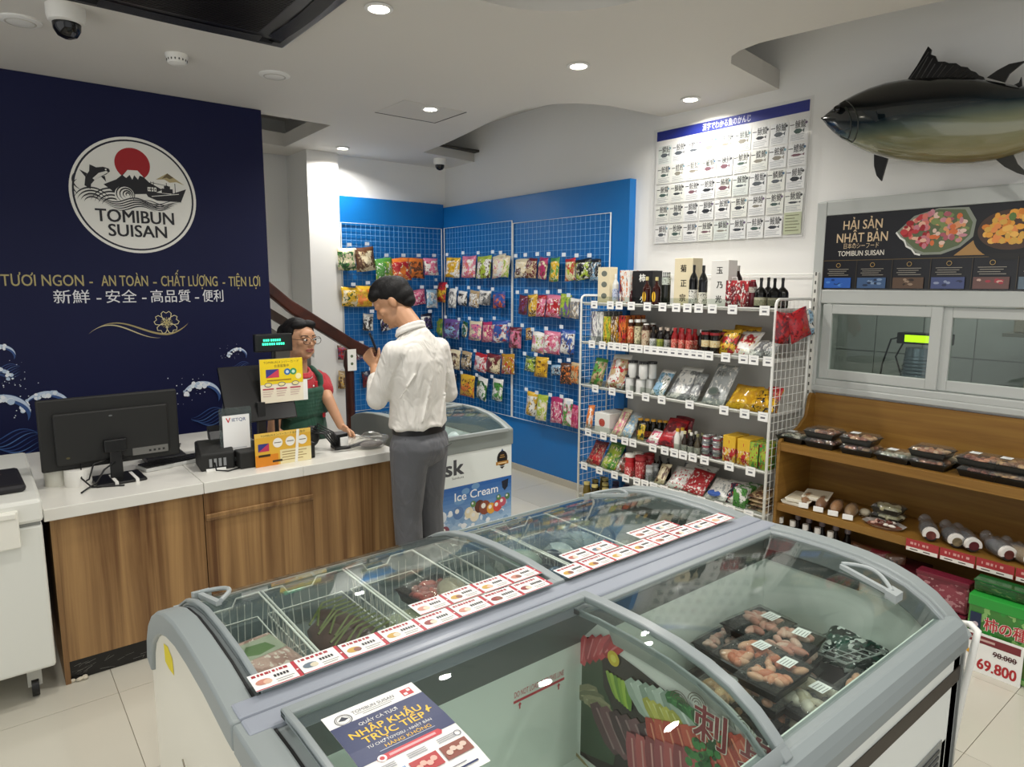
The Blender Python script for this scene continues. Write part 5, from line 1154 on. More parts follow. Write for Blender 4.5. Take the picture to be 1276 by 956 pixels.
# ---- the customer, seen from behind
MX, MY = 1.82, 3.08
man = T('person', 'person in white shirt and grey trousers standing at the counter with head bowed', 'person', (MX, MY, 0), math.radians(18))
# local frame: +Y is the way the body faces, +X its right-hand side
SK = skin_mat('b98a68')
b = MB()
nk = (-.0, .045, 1.515); hc = Vector((-.025, .14, 1.622))
Mh = Matrix.Translation(hc) @ Matrix.Rotation(math.radians(212), 4, 'Z') @ Matrix.Rotation(math.radians(34), 4, 'X')
head_shapes(b, Mh, 1.06)
chain(b, [(0, .01, 1.40), (-.0, .03, 1.49), (-.015, .105, 1.58)], [.05, .060, .060])
b.ell((0, .01, 1.22), (.14, .095, .2)); b.ell((0, 0, .95), (.14, .1, .12)); chain(b, [(-.14, .005, 1.365), (.14, .005, 1.365)], [.045, .045])
LSH, LEL, LWR = (-.165, .01, 1.375), (-.195, .11, 1.13), (-.045, .27, 1.27)
RSH, REL, RWR = (.175, .0, 1.37), (.232, -.015, 1.12), (.13, .20, 1.12)
for A_ in ((LSH, LEL, LWR), (RSH, REL, RWR)): chain(b, A_, [.045, .038, .026])
hand_shapes(b, LWR, (.02, .55, .65), 1, (.9, .25, .1), .75, 1.0); hand_shapes(b, RWR, (-.75, .6, .15), -1, (0, .2, .9), .6, 1.0)
for q in (-1, 1):
    chain(b, [(q*.075, 0, .86), (q*.09, .015, .50), (q*.095, -.015, .10)], [.08, .055, .04]); chain(b, [(q*.095, -.01, .07), (q*.105, .13, .035)], [.038, .03])
remeshed(b, 'body', man, SK, .0065, 3)
# hair: cap over the crown, cut short at the nape
h_ = MB()
def HE(c, r, mb=h_, M=Mh): mb.ell(M @ Vector(c), r, nu=18, nv=12, rot=M.to_3x3())
HE((0, .030, .052), (.088, .098, .080)); HE((0, .058, .01), (.078, .068, .062)); HE((0, -.045, .085), (.074, .055, .04)); HE((-.0, .068, -.035), (.062, .045, .035)); HE((.0, .0, .105), (.068, .08, .045))
for q in (-1, 1): HE((q*.062, .03, .02), (.018, .045, .035))
remeshed(h_, 'hair', man, HAIR, .006, 3)
sh = MB()

for k_ in range(1):
    sec = [(.965, .150, .110), (.985, .172, .128), (1.03, .166, .123), (1.10, .163, .119), (1.18, .167, .120), (1.26, .175, .121), (1.33, .180, .117), (1.385, .172, .103), (1.425, .135, .088), (1.455, .090, .078), (1.475, .066, .066)]
    vs_ = [(rx*math.copysign(abs(math.cos(2*PI*i/28))**.85, math.cos(2*PI*i/28)), .004+ry*math.copysign(abs(math.sin(2*PI*i/28))**.85, math.sin(2*PI*i/28)), z_) for z_, rx, ry in sec for i in range(28)]
    sh.add(vs_, [(j*28+i, j*28+(i+1) % 28, (j+1)*28+(i+1) % 28, (j+1)*28+i) for j in range(len(sec)-1) for i in range(28)]+[tuple(range(28))[::-1], tuple(range((len(sec)-1)*28, len(sec)*28))])
chain(sh, [(-.14, .005, 1.372), (.14, .005, 1.372)], [.068, .068]); sh.ell((0, .005, 1.46), (.078, .076, .05))
for A_ in ((LSH, LEL), (RSH, REL)): chain(sh, A_, [.064, .055])
capsule(sh, LEL, Vector(LEL).lerp(Vector(LWR), .52), .056, .048); capsule(sh, REL, Vector(REL).lerp(Vector(RWR), .5), .056, .048)
for k, (p, q) in enumerate((((-.10, -.115, 1.02), (-.02, -.118, 1.25)), ((.05, -.12, 1.0), (.10, -.118, 1.2)), ((.13, -.08, .99), (.15, -.06, 1.2)), ((-.15, -.07, 1.0), (-.16, -.04, 1.15)), ((-.19, -.045, 1.15), (-.13, -.1, 1.27)), ((.19, -.045, 1.13), (.15, -.09, 1.26)))): capsule(sh, p, q, .006, .003, 8)
sh.tube([(.163*math.cos(2*PI*i/24), .005+.119*math.sin(2*PI*i/24), .985+.01*math.sin(i*1.9)) for i in range(24)], .016, closed=True, n=8)
remeshed(sh, 'shirt', man, cloth('dcd8d0', .55, 9), .007, 3)
cl = MB(); ring_ = [(.066*math.cos(2*PI*i/20)-.012, .066*math.sin(2*PI*i/20)+.035, 1.495-.03*math.sin(2*PI*i/20)) for i in range(20)]
cl.tube(ring_, .013, n=8, closed=True); cl.tube([(p[0]*1.12, p[1]*1.08-.004, p[2]-.02) for p in ring_], .011, n=8, closed=True); remeshed(cl, 'collar', man, cloth('e2dfd8', .2), .006, 2)
cf = MB()
for e, w_ in ((LEL, LWR), (REL, RWR)):
    p = Vector(e).lerp(Vector(w_), .55); dd = (Vector(w_)-Vector(e)).normalized(); capsule(cf, p-dd*.012, p+dd*.012, .046, .044, 14)
remeshed(cf, 'rolled_cuff', man, cloth('dedad2', .3), .006, 2)['kind'] = 'stuff'
tr = MB(); tr.ell((0, 0, .935), (.162, .126, .085)); tr.ell((0, -.025, .86), (.165, .125, .11))
for q in (-1, 1): chain(tr, [(q*.08, -.005, .87), (q*.088, .012, .50), (q*.093, -.012, .10)], [.108, .078, .07])
for q in (-1, 1):
    for z_ in (.15, .22): capsule(tr, (q*.05, -.06, z_), (q*.13, -.05, z_+.02), .006, .004, 6)
remeshed(tr, 'trousers', man, cloth('595a5e', .35, 8, .8), .008, 3)
bl = MB()
for i in range(28):
    t0, t1 = 2*PI*i/28, 2*PI*(i+1)/28; A_ = [( .162*math.cos(t), .126*math.sin(t)) for t in (t0, t1)]; bl.add([(A_[0][0], A_[0][1], .945), (A_[1][0], A_[1][1], .945), (A_[1][0], A_[1][1], .982), (A_[0][0], A_[0][1], .982)], [(0, 1, 2, 3)])
bl.build('belt', man, mat('151416', .35), smooth=True)
a = Art((.03, -.1255, 0), (1, 0, -.0), (0, 0, 1)); pk = MB(); pk.tube([(.055, -.136, .86), (.10, -.130, .862), (.125, -.122, .865)], .0022, n=4); pk.tube([(-.155, -.045, .93), (-.168, -.04, .87), (-.165, -.01, .82)], .003, n=4); pk.build('pocket_edge', man, mat('2d2e31', .8))
so = MB()
for q in (-1, 1): chain(so, [(q*.095, -.03, .035), (q*.1, .08, .032), (q*.105, .16, .028)], [.036, .04, .034])
remeshed(so, 'shoe', man, mat('141313', .3), .008, 3)
ph = T('phone', 'black phone held up in the left hand of the man in the white shirt', 'phone', (0, 0, 0))
mw = Matrix.Translation((MX, MY, 0)) @ Matrix.Rotation(math.radians(18), 4, 'Z')
pl_ = mw @ Vector((.012, .325, 1.385)); ph.location = pl_; ph.rotation_euler = (math.radians(-20), 0, math.radians(60))
MB().box((-.036, -.005, -.075), (.036, .005, .075)).build('case', ph, mat('111216', .25), bevel=.004); MB().box((-.033, -.0056, -.07), (.033, -.0052, .07)).build('screen', ph, mat('20242c', .1))

# ---- the shop assistant
wc = at(374, 420, Y, 3.95)
WX, WY = wc.x, 3.95
fwd_ang = math.radians(20)         # the way the body faces, measured from -Y towards +X
wo = T('person', 'person in red polo shirt, green apron and round glasses working behind the counter', 'person', (WX, WY, 0), fwd_ang)
SKW = skin_mat('c79674')
inv = (Matrix.Translation((WX, WY, 0)) @ Matrix.Rotation(fwd_ang, 4, 'Z')).inverted()
def L_(px, py, y): return inv @ at(px, py, Y, y)
b = MB(); hz_ = wc.z
Mw = Matrix.Translation((0.0, -.0, hz_-.015)) @ Matrix.Rotation(math.radians(-6), 4, 'Z') @ Matrix.Rotation(math.radians(3), 4, 'X')
head_shapes(b, Mw, 1.04, True)
sz = hz_-.245        # shoulder height
chain(b, [(0, .03, sz), (0, .018, hz_-.06)], [.055, .048]); b.ell((0, .02, sz-.17), (.135, .09, .2)); b.ell((0, .02, sz-.42), (.15, .1, .16)); chain(b, [(-.13, .02, sz-.02), (.13, .02, sz-.02)], [.045, .045])
S1, E1, W1 = Vector((.165, .02, sz-.045)), L_(409, 498, 3.86), L_(425, 531, 3.78)
S2, E2, W2 = Vector((-.165, .02, sz-.045)), Vector((-.21, .02, sz-.30)), Vector((-.12, -.16, sz-.40))
chain(b, [S1, E1, W1], [.042, .036, .025]); chain(b, [S2, E2, W2], [.042, .036, .025])
hand_shapes(b, W1, (.35, -.6, -.55), 1, (-.2, -.5, -.8), .55, .95); hand_shapes(b, W2, (.6, -.7, -.1), -1, (0, -.3, -.9), .5, .95)
for q in (-1, 1): chain(b, [(q*.08, .02, sz-.5), (q*.085, .01, .42), (q*.09, .03, .08)], [.085, .055, .04]); chain(b, [(q*.09, .03, .05), (q*.095, -.11, .03)], [.036, .03])
remeshed(b, 'body', wo, SKW, .006, 3)
h_ = MB()
def HW(c, r): h_.ell(Mw @ Vector(c), r, nu=18, nv=12, rot=Mw.to_3x3())
HW((0, .040, .055), (.083, .092, .075)); HW((0, .068, .01), (.078, .058, .085)); HW((.03, -.03, .092), (.052, .045, .028)); HW((-.03, -.03, .092), (.052, .045, .028)); HW((-.02, .125, .03), (.05, .045, .055))
for q in (-1, 1): HW((q*.072, .012, .05), (.014, .045, .04)); HW((q*.074, .04, .0), (.012, .025, .045))
remeshed(h_, 'hair', wo, HAIR, .006, 3)
fc = MB()
for q in (-1, 1):
    fc.ell(Mw @ Vector((q*.0315, -.0965, .008)), (.0135, .006, .0065), mat('e4ddd4', .2), nu=12, nv=8, rot=Mw.to_3x3()); fc.ell(Mw @ Vector((q*.0315+.003, -.1025, .008)), (.0062, .002, .0062), mat('1b1210', .1), nu=12, nv=8, rot=Mw.to_3x3())
fc.build('eyes', wo, smooth='all')['kind'] = 'stuff'
fc = MB()
for q in (-1, 1): fc.tube([Mw @ Vector((q*(.015+.009*i), -.098+.0022*i*i*.5, .0305+.003*math.sin(PI*i/4))) for i in range(5)], .0028, n=6)
fc.build('eyebrows', wo, HAIR)['kind'] = 'stuff'
fc = MB(); fc.tube([Mw @ Vector((.0255*math.cos(PI*i/8), -.1015+.01*abs(math.cos(PI*i/8))**2, -.0535+(.005 if 0 < i < 8 else 0)*math.sin(PI*i/8))) for i in range(9)], .0035, n=6); fc.tube([Mw @ Vector((.02*math.cos(PI*i/8), -.1005+.008*abs(math.cos(PI*i/8))**2, -.0560-.006*math.sin(PI*i/8))) for i in range(9)], .0035, n=6)
fc.build('lips', wo, mat('9a5048', .4))
gs = MB()
for q in (-1, 1):
    gs.tube([Mw @ Vector((q*.036+.026*math.cos(2*PI*i/20), -.118+.1*abs(q*.036+.026*math.cos(2*PI*i/20))*.12, .006+.023*math.sin(2*PI*i/20))) for i in range(20)], .0016, n=5, closed=True)
    gs.tube([Mw @ Vector((q*.062, -.112, .012)), Mw @ Vector((q*.079, -.08, .012)), Mw @ Vector((q*.082, .0, .008))], .0016, n=5)
gs.tube([Mw @ Vector((-.011, -.117, .01)), Mw @ Vector((0, -.118, .014)), Mw @ Vector((.011, -.117, .01))], .0016, n=5)
gs.build('glasses', wo, mat('2a1f1a', .3))
po_ = MB(); po_.ell((0, .02, sz-.15), (.158, .108, .19)); po_.ell((0, .02, sz-.38), (.160, .112, .2)); chain(po_, [(-.13, .02, sz-.02), (.13, .02, sz-.02)], [.056, .056])
for s_, e_ in ((S1, E1), (S2, E2)): capsule(po_, s_, s_.lerp(e_, .5), .062, .058)
remeshed(po_, 'polo_shirt', wo, cloth('a8202c', .35, 8), .007, 3)
cl = MB(); R_ = [(.062*math.sin(2*PI*i/20), .022-.064*math.cos(2*PI*i/20), sz+.052-.032*math.cos(2*PI*i/20)) for i in range(20)]
cl.tube(R_, .011, n=8, closed=True); cl.tube([(p[0]*1.15, p[1]*1.1-.004, p[2]-.017) for p in R_], .011, n=8, closed=True); remeshed(cl, 'collar', wo, cloth('b8323c', .2), .006, 2)
cl = MB(); cl.tube([(p[0]*1.23, p[1]*1.16-.006, p[2]-.026) for p in R_], .0025, n=6, closed=True); cl.build('collar_stripe', wo, PAPER)
cl = MB()
for z_ in (sz-.045, sz-.09): cl.ell((0.005, -.092-.12*(sz-.03-z_), z_), (.006, .003, .006), nu=8, nv=6)
cl.build('button', wo, PAPER)
# green apron: bib, straps, skirt wrapped over the shirt
ap = MB(); ap.ell((0, .008, sz-.36), (.170, .118, .26)); 
for i in range(7):
    u = i/6; chain(ap, [(-.125-.02*u, -.045, sz-.08-.13*u), (-.06, -.083, sz-.08-.13*u), (.06, -.083, sz-.08-.13*u), (.125+.02*u, -.045, sz-.08-.13*u)], [.024]*4, 8)
for q in (-1, 1): chain(ap, [(q*.085, -.075, sz-.12), (q*.10, -.045, sz-.0), (q*.095, .02, sz+.045), (q*.08, .10, sz-.05)], [.020, .020, .020, .02])
ap.ell((0, .01, sz-.62), (.185, .125, .3))
remeshed(ap, 'apron', wo, cloth('1d4a38', .3, 8), .007, 3)
for px, py in ((394, 478), (404, 517)):
    p = L_(px, py, 3.885); bd = MB(); bd.box((-.016, -.004, -.014), (.016, .004, .014)); o = bd.build('red_badge', wo, mat('c8202c', .4), bevel=.003); o.location = p+Vector((0, -.0, 0)); o.rotation_euler = (0, 0, math.radians(25))
rc = T('receipt', 'small white receipt under the hand of the person in the green apron', 'receipt', tuple(at(424, 543, Z, .803)), math.radians(-20))
MB().box((-.05, -.03, -.0022), (.05, .03, .0)).build('slip', rc, PAPER)
# ================================================================ PRODUCTS
ORD = ['first', 'second', 'third', 'fourth', 'fifth', 'sixth', 'seventh', 'eighth', 'ninth', 'tenth', 'eleventh', 'twelfth', 'thirteenth', 'fourteenth', 'fifteenth']
CN = {'g': ('green', '4f8f3c'), 'G': ('dark green', '1f4f2d'), 'c': ('cream', 'e3d6b4'), 'b': ('brown', '5b3a26'), 'k': ('black', '17171a'), 'r': ('red', 'b3232b'), 'R': ('maroon', '6a1c26'), 'o': ('orange', 'd9772e'),
      'y': ('yellow', 'dcb02c'), 'Y': ('gold', 'b98a1e'), 'p': ('pink', 'd97a98'), 'm': ('magenta', 'b02a62'), 'w': ('white', 'e8e6e0'), 'B': ('blue', '2c53a0'), 'l': ('pale blue', '8db4d0'), 'P': ('purple', '6a5090'), 's': ('silver', 'a9adad'), 'n': ('navy', '1c2340'), 't': ('beige', 'b8a078'), 'L': ('lime', 'a3b93a'), 'D': ('grey', '77787a')}
def pillow(w, h, t, lean=0, crimp=.06, seed=0, nx=7, nz=9):
    """soft filled packet, flat crimped seams at both ends; front faces -Y, top edge at z=0"""
    rr = random.Random(seed); vs = []; 
    for side in (-1, 1):
        for j in range(nz+1):
            v = j/nz
            for i in range(nx+1):
                u = i/nx; e = max(0, min(1, (min(v, 1-v)-crimp*.8)/.16)); e = e*e*(3-2*e); f = math.sin(PI*u)**.6 if 0 < u < 1 else 0
                b_ = t/2*e*f*(1+.18*math.sin(9*u+seed)+.15*math.sin(11*v+seed*2)); 
                vs.append(((u-.5)*w*(1-.05*e*math.sin(PI*v)), side*(b_+.0008), -v*h+.004*math.sin(4*u+seed)))
    n = (nx+1)*(nz+1); fs = []
    for s_ in (0, 1):
        for j in range(nz):
            for i in range(nx):
                a_ = s_*n+j*(nx+1)+i; q = (a_, a_+1, a_+nx+2, a_+nx+1); fs.append(q if s_ else q[::-1])
    m = MB(); m.add(vs, fs)
    for j in range(nz):
        for i in (0, nx): m.f.append((j*(nx+1)+i, (j+1)*(nx+1)+i, n+(j+1)*(nx+1)+i, n+j*(nx+1)+i)); m.m.append(0)
    for i in range(nx):
        for j in (0, nz): m.f.append((j*(nx+1)+i, j*(nx+1)+i+1, n+j*(nx+1)+i+1, n+j*(nx+1)+i)); m.m.append(0)
    return m
def cols3(code): return [CN[c][1] for c in (code+code)[:3]] if len(code) < 3 else [CN[c][1] for c in code]
def cname(code):
    out = []
    for c in code[:2]:
        if CN[c][0] not in out: out.append(CN[c][0])
    return ' and '.join(out)
grids = [o for o in COL.objects if o.name.startswith('display_grid')]
hook_me = MB().tube([(0, 0, 0), (0, -.12, .004), (0, -.13, .012)], .0018, n=5).mesh('hook'); hook_me.materials.append(CHROME)
tagm = MB(); tagm.box((-.022, -.1315, .006), (.022, -.130, .036)); tag_me = tagm.mesh('price_tag'); tag_me.materials.append(mat('dfe6ee', .3))
def hang_row(grid_o, ax, plane, rz, rowname, panel, items, seed):
    rr = random.Random(seed)
    for k, (px, pt, pb, wpx, code) in enumerate(items):
        p = at(px, pt, ax, plane); q = at(px, pb, ax, plane); a0 = at(px-wpx/2, pt, ax, plane); a1 = at(px+wpx/2, pt, ax, plane)
        w_ = max(.04, (a1-a0).length)*1.12; h_ = max(.05, p.z-q.z)
        c = cols3(code); 
        if len(code) == 2: c[2] = 'e8e6e0'
        me = pillow(w_*.97, h_, min(.055, w_*.35), seed=seed*31+k).build('snack_packet', None, pack_mat(c[0], c[1], c[2], seed*17+k, .28, 2.6, .5, .82), smooth='all')
        me.location = p; me.rotation_euler = (math.radians(rr.uniform(-7, -2)), math.radians(rr.uniform(-5, 5)), rz+math.radians(rr.uniform(-12, 8)))
        tag(me, '%s snack packet, %s in %s row, %s grid' % (cname(code), ORD[k], rowname, panel), 'snack packet', 'packets on the %s grid' % panel)
        hk = bpy.data.objects.new('hook', hook_me); COL.objects.link(hk); hk.parent = grid_o
        loc = Vector(p)-Vector(grid_o.location)+Vector((0, 0, .006)); n_ = Vector((0, 1, 0)) if ax == Y else Vector((1, 0, 0)); loc += n_*((YG if ax == Y else XG)-plane); hk.location = loc; hk.rotation_euler = (0, 0, rz)
        tg = bpy.data.objects.new('price_tag', tag_me); COL.objects.link(tg); tg.parent = hk
PB, PR = YG-.055, XG-.055
g0, g1, g2 = grids
for row, it in (('top', [(431, 309, 337, 20, 'cGg'), (453, 308, 338, 22, 'bct'), (477, 322, 350, 20, 'gLw'), (498, 322, 350, 21, 'orc'), (517, 322, 347, 20, 'obo'), (536, 322, 343, 15, 'pwm')]),
    ('second', [(436, 358, 382, 22, 'ycG'), (454, 356, 382, 20, 'yoY'), (465, 361, 381, 9, 'rwr'), (521, 361, 380, 14, 'pmw'), (538, 361, 384, 13, 'lwD')]),
    ('third', [(459, 391, 412, 11, 'wkD'), (479, 391, 412, 11, 'wkP'), (531, 391, 411, 13, 'nwP')]),
    ('fourth', [(428, 430, 448, 14, 'brP'), (446, 430, 448, 14, 'RPw'), (545, 425, 448, 12, 'Gby')]),
    ('bottom', [(428, 462, 484, 11, 'tby'), (458, 462, 482, 14, 'nRk')])): hang_row(g0, Y, PB, 0, row, 'back wall', it, len(row)+len(it))
for row, it in (('top', [(565, 321, 346, 14, 'ywY'), (585, 319, 346, 16, 'pwo'), (604, 319, 347, 16, 'Lwb'), (622, 318, 346, 18, 'cwp'), (632, 319, 346, 8, 'cLw')]),
    ('second', [(551, 352, 377, 13, 'ryG'), (565, 360, 384, 9, 'wDw'), (577, 363, 381, 12, 'wkw'), (592, 362, 383, 13, 'twb'), (605, 362, 380, 12, 'wDk'), (622, 364, 384, 17, 'Bor')]),
    ('third', [(546, 397, 418, 12, 'Lgt'), (563, 398, 422, 18, 'Plb'), (580, 401, 420, 8, 'Gcl'), (593, 400, 424, 19, 'cpP'), (608, 401, 426, 12, 'mpc'), (624, 400, 427, 18, 'Bwr')]),
    ('fourth', [(558, 434, 458, 8, 'rRw'), (567, 436, 460, 14, 'cbt'), (582, 438, 461, 14, 'tkw'), (600, 440, 463, 16, 'rwp'), (616, 441, 465, 14, 'Rcb'), (633, 441, 466, 18, 'Yrw')]),
    ('bottom', [(562, 465, 491, 14, 'nYk'), (583, 467, 494, 16, 'yob'), (602, 470, 498, 16, 'wGg'), (621, 472, 499, 15, 'wgG')])): hang_row(g1, X, PR, -PI/2, row, 'side wall left', it, len(row)*2+len(it))
for row, it in (('top', [(651, 323, 347, 17, 'cbw'), (663, 322, 347, 12, 'Rtc'), (678, 321, 348, 13, 'mcb'), (692, 321, 351, 13, 'gyc'), (711, 322, 350, 11, 'rcL'), (727, 323, 349, 17, 'kLw'), (743, 323, 350, 14, 'klw')]),
    ('second', [(653, 368, 392, 12, 'RbP'), (664, 367, 394, 11, 'ybc'), (676, 368, 395, 12, 'rpw'), (691, 368, 396, 17, 'prw'), (706, 367, 396, 11, 'LPg'), (717, 372, 397, 10, 'wDt')]),
    ('third', [(643, 408, 434, 13, 'RpD'), (659, 409, 424, 7, 'Ybw'), (672, 414, 440, 15, 'wpL'), (689, 413, 441, 17, 'pwr'), (708, 411, 441, 15, 'Bwb')]),
    ('fourth', [(662, 444, 463, 11, 'GLw'), (676, 445, 470, 16, 'yYb'), (693, 455, 468, 13, 'lnw'), (706, 453, 479, 14, 'bko'), (717, 452, 478, 9, 'tok')]),
    ('bottom', [(664, 488, 518, 11, 'ywk'), (677, 492, 524, 13, 'Lcw'), (694, 495, 527, 16, 'mpw'), (708, 497, 531, 12, 'wgp'), (717, 505, 533, 8, 'mpr')])): hang_row(g2, X, PR, -PI/2, row, 'side wall right', it, len(row)*3+len(it))

# ---------------------------------------------------------------- white wire rack
RX0, RX1, RY0, RY1 = 3.50, 3.90, 2.03, 3.57
SHZ = [1.605, 1.32, 1.00, .665, .40, .10]
rk = T('display_rack', 'white wire-sided metal rack of bottles and packets against the right wall', 'rack', (0, 0, 0))
for y_ in (RY0, RY1):
    f = MB(); f.tube([(RX0, y_, 0), (RX0, y_, 1.615), (RX0+.008, y_, 1.635), (RX0+.028, y_, 1.645), (RX1-.02, y_, 1.645)], .0085, n=8); f.tube([(RX1-.02, y_, 0), (RX1-.02, y_, 1.645)], .0085, n=8)
    sf = f.build('side_frame', rk, WIRE, smooth='all')
    v = MB()
    for i in range(1, 8): v.tube([(RX0+(RX1-RX0-.02)*i/8, y_, .02), (RX0+(RX1-RX0-.02)*i/8, y_, 1.64)], .0017, n=4)
    for j in range(32): v.tube([(RX0, y_, .04+.05*j), (RX1-.02, y_, .04+.05*j)], .0017, n=4)
    v.build('side_wires', sf, WIRE)['kind'] = 'stuff'
for y_, h_ in ((RY0-.014, 1.80), (RY1+.02, 1.66)):
    MB().box((XR-.05, y_-.012, 0), (XR-.01, y_+.012, h_)).build('upright', rk, mat('dddcd4', .4)); m = MB()
    for i in range(int(h_/.05)): m.box((XR-.0515, y_-.004, .03+.05*i), (XR-.0495, y_+.004, .05+.05*i))
    m.build('upright_slots', rk, mat('4d4d4a', .6))['kind'] = 'stuff'
MB().box((RX1+.012, RY0, .05), (RX1+.016, RY1, 1.58)).build('back_panel', rk, mat('cfcdc6', .5))
m = MB(); m.tube([(XR-.03, RY0-.03, 1.79), (XR-.03, RY1-.3, 1.79)], .005, n=6); m.build('back_rail', rk, WIRE)
tgm = MB(); tgm.box((-.0025, -.031, -.032), (0, .031, .022), PAPER); tgm.box((-.0032, -.014, -.016), (-.0025, .014, -.006), mat('6a6b70', .6)); tgm.box((-.0032, -.02, .006), (-.0025, .016, .010), mat('b9babf', .6)); tg_me = tgm.mesh('price_tag')
TAGS = {0: [741, 761, 772, 787, 807, 826, 843, 857, 871, 888, 913, 953], 1: [738, 751, 762, 770, 779, 789, 797, 807, 816, 824, 830, 839, 848, 856, 865, 873, 884, 905, 927, 940, 958], 2: [742, 763, 785, 805, 825, 860, 903, 929, 952],
        3: [733, 752, 765, 779, 789, 814, 829, 841, 852, 864, 879, 910, 937], 4: [728, 747, 766, 780, 794, 804, 815, 828, 852, 875, 897, 912, 935]}
for k, z_ in enumerate(SHZ):
    s_ = MB().box((RX0+.012, RY0+.01, z_-.03), (RX1+.01, RY1-.01, z_-.012)).build('shelf', rk, mat('cfcec8', .4), bevel=.003)
    m = MB(); m.tube([(RX0-.002, RY0+.005, z_-.012), (RX0-.002, RY1-.005, z_-.012)], .005, n=6); m.build('front_rail', s_, WIRE, smooth='all')
    m = MB(); m.box((RX0+.006, RY0+.01, z_-.02), (RX0+.009, RY1-.01, z_+.035)); m.build('clear_guard', s_, glass_mat('guard%d' % k, 'eef1ee', .6, .05, 1.4))
    for px in TAGS.get(k, ()):
        pr = at(px, {0: 376, 1: 428, 2: 490, 3: 550, 4: 595}[k]+(px-735)*.06, X, RX0-.008); o = bpy.data.objects.new('price_tag', tg_me); COL.objects.link(o); o.parent = s_; o.location = (RX0-.010, pr.y, z_-.018)
SHN = ['top shelf', 'second shelf', 'third shelf', 'fourth shelf', 'fifth shelf', 'bottom shelf']
def place(name, label, cat, k, px, dx, h=.1, grp=None, rz=0):
    z_ = SHZ[k]-.011; x_ = RX0+.03+dx
    # the row of the photo in which the shelf front shows at this column
    d = (at(px, 478, X, x_)); yy = d.y
    for _ in range(3):
        cp = Vector((x_, yy, z_+h/2))-CAM; py = 478+F_PX*(cp.dot(DOWN))/cp.dot(_f); yy = at(px, py, X, x_).y
    yy = min(max(yy, RY0+.045), RY1-.045)
    t = T(name, ' '.join((label+', rack '+SHN[k]).split()[:16]), cat, (x_, yy, z_), -PI/2+rz, grp or 'goods on the %s of the white rack' % SHN[k])
    depth = (Vector((x_, yy, z_))-CAM).dot(_f); t['_m'] = depth/F_PX; return t, depth/F_PX
def bottle(label, k, px, hpx, wpx, dx=0, body='1a1210', cap='1a1a1c', lab='e8e6dc', lz=(.12, .5), neck=.3, shoulder=.62, cat='bottle', name='bottle', deco=None, glass=.12):
    t, m_ = place(name, label, cat, k, px, dx, hpx*.0045)
    h = hpx*m_; r = wpx*m_/2; del t['_m']
    MB().lathe([(r*.92, 0), (r, .006), (r, h*shoulder), (r*.85, h*(shoulder+.08)), (r*neck*1.15, h*(shoulder+.2)), (r*neck, h*.88), (r*neck, h*.9)], n=16).build('glass_body', t, mat(body, glass), smooth=True)
    MB().lathe([(r*neck*1.15, h*.87), (r*neck*1.15, h), (r*neck*.6, h+.001)], n=14).build('cap', t, mat(cap, .4), smooth=True)
    if lab: MB().lathe([(r*1.012, h*lz[0]), (r*1.012, h*lz[1])], n=16, caps=False).build('label', t, pack_mat(lab, lab, deco or '3a2c24', int(px), .5, 6, .5, 2))
    return t
def boxp(label, k, px, hpx, wpx, dx=0, code='w', dep=.08, txt=None, tcol='1a1a1a', lean=0, name='carton', cat='carton', rz=0, art=None, split=.5, band=2.):
    t, m_ = place(name, label, cat, k, px, dx, hpx*.0045, rz=rz); del t['_m']
    h = hpx*m_; w_ = wpx*m_/.80; c = cols3(code)
    o = MB().box((-w_/2, 0, 0), (w_/2, dep, h)).build('box', t, pack_mat(c[0], c[1], c[2], int(px), .45, 2.4, split, band) if len(code) > 1 else mat(c[0], .5), bevel=.002)
    if txt:
        a = Art((0, -.0006, 0), (1, 0, 0), (0, 0, 1)); n_ = len(txt)
        for i, chh in enumerate(txt): a.text(chh, 0+.004*(i % 2), h*(.78-.62*i/max(1, n_-1)) if n_ > 1 else h*.5, min(w_*.5, h*.5/n_), tcol, bold=.03)
        a.build('lettering', t)
    if art: art(t, w_, h)
    return t
def pouch(label, k, px, hpx, wpx, dx=.02, code='w', th=.04, tilt=35, name='pouch', cat='packet', rz=0, seed=0, band=.85, shine=.3):
    t, m_ = place(name, label, cat, k, px, dx, hpx*.004, rz=rz); del t['_m']
    h = hpx*m_*1.12/max(.35, math.cos(math.radians(tilt*.75))); w_ = wpx*m_/.80; c = cols3(code)
    me = pillow(w_, h, th, seed=int(px)+seed).build('film', t, pack_mat(c[0], c[1], c[2], int(px)+seed, shine, 2.6, .5, band), smooth='all')
    me.rotation_euler = (math.radians(-tilt), 0, 0); me.location = (0, h*math.sin(math.radians(tilt)), h*math.cos(math.radians(tilt))+.004)
    return t
def gift_spots(t, w_, h):
    a = Art((0, -.0006, 0), (1, 0, 0), (0, 0, 1))
    for z_ in (.2, .52, .82): a.disc(w_*.05, h*z_, w_*.24, '6d7268', 14, ry=h*.08)
    a.build('oval_pattern', t)
# top shelf
boxp('pale patterned gift box with grey ovals, leftmost', 0, 752, 44, 16, .0, 'c', .08, art=gift_spots)
bottle('short white bottle with a blue label beside the gift box', 0, 767, 36, 8, .02, 'd8d8d2', 'eeeeea', 'cfd6e6', deco='2c4f9a')
boxp('dark red and white carton with a heart shape', 0, 778, 41, 13, .0, 'Rwo', .09)
boxp('wide black box with white brush lettering', 0, 800, 41, 26, .03, 'k', .10, '柿ヶ', 'f0efe8')
for i, px in enumerate((806, 818)):
    t = bottle('amber bottle with a yellow oval label, %s of the pair' % ('left' if i == 0 else 'right'), 0, px, 34, 10.5, -.012, '33100c', 'd8c98a', None, neck=.32, shoulder=.55)
    m_ = 34*.0048; a = Art((0, -.027, 0), (1, 0, 0), (0, 0, 1)); a.disc(0, .052, .016, 'dfae2a', 20, ry=.034).up(); a.disc(0, .052, .003, '5a3a10', 8, ry=.024); a.build('oval_label', t)
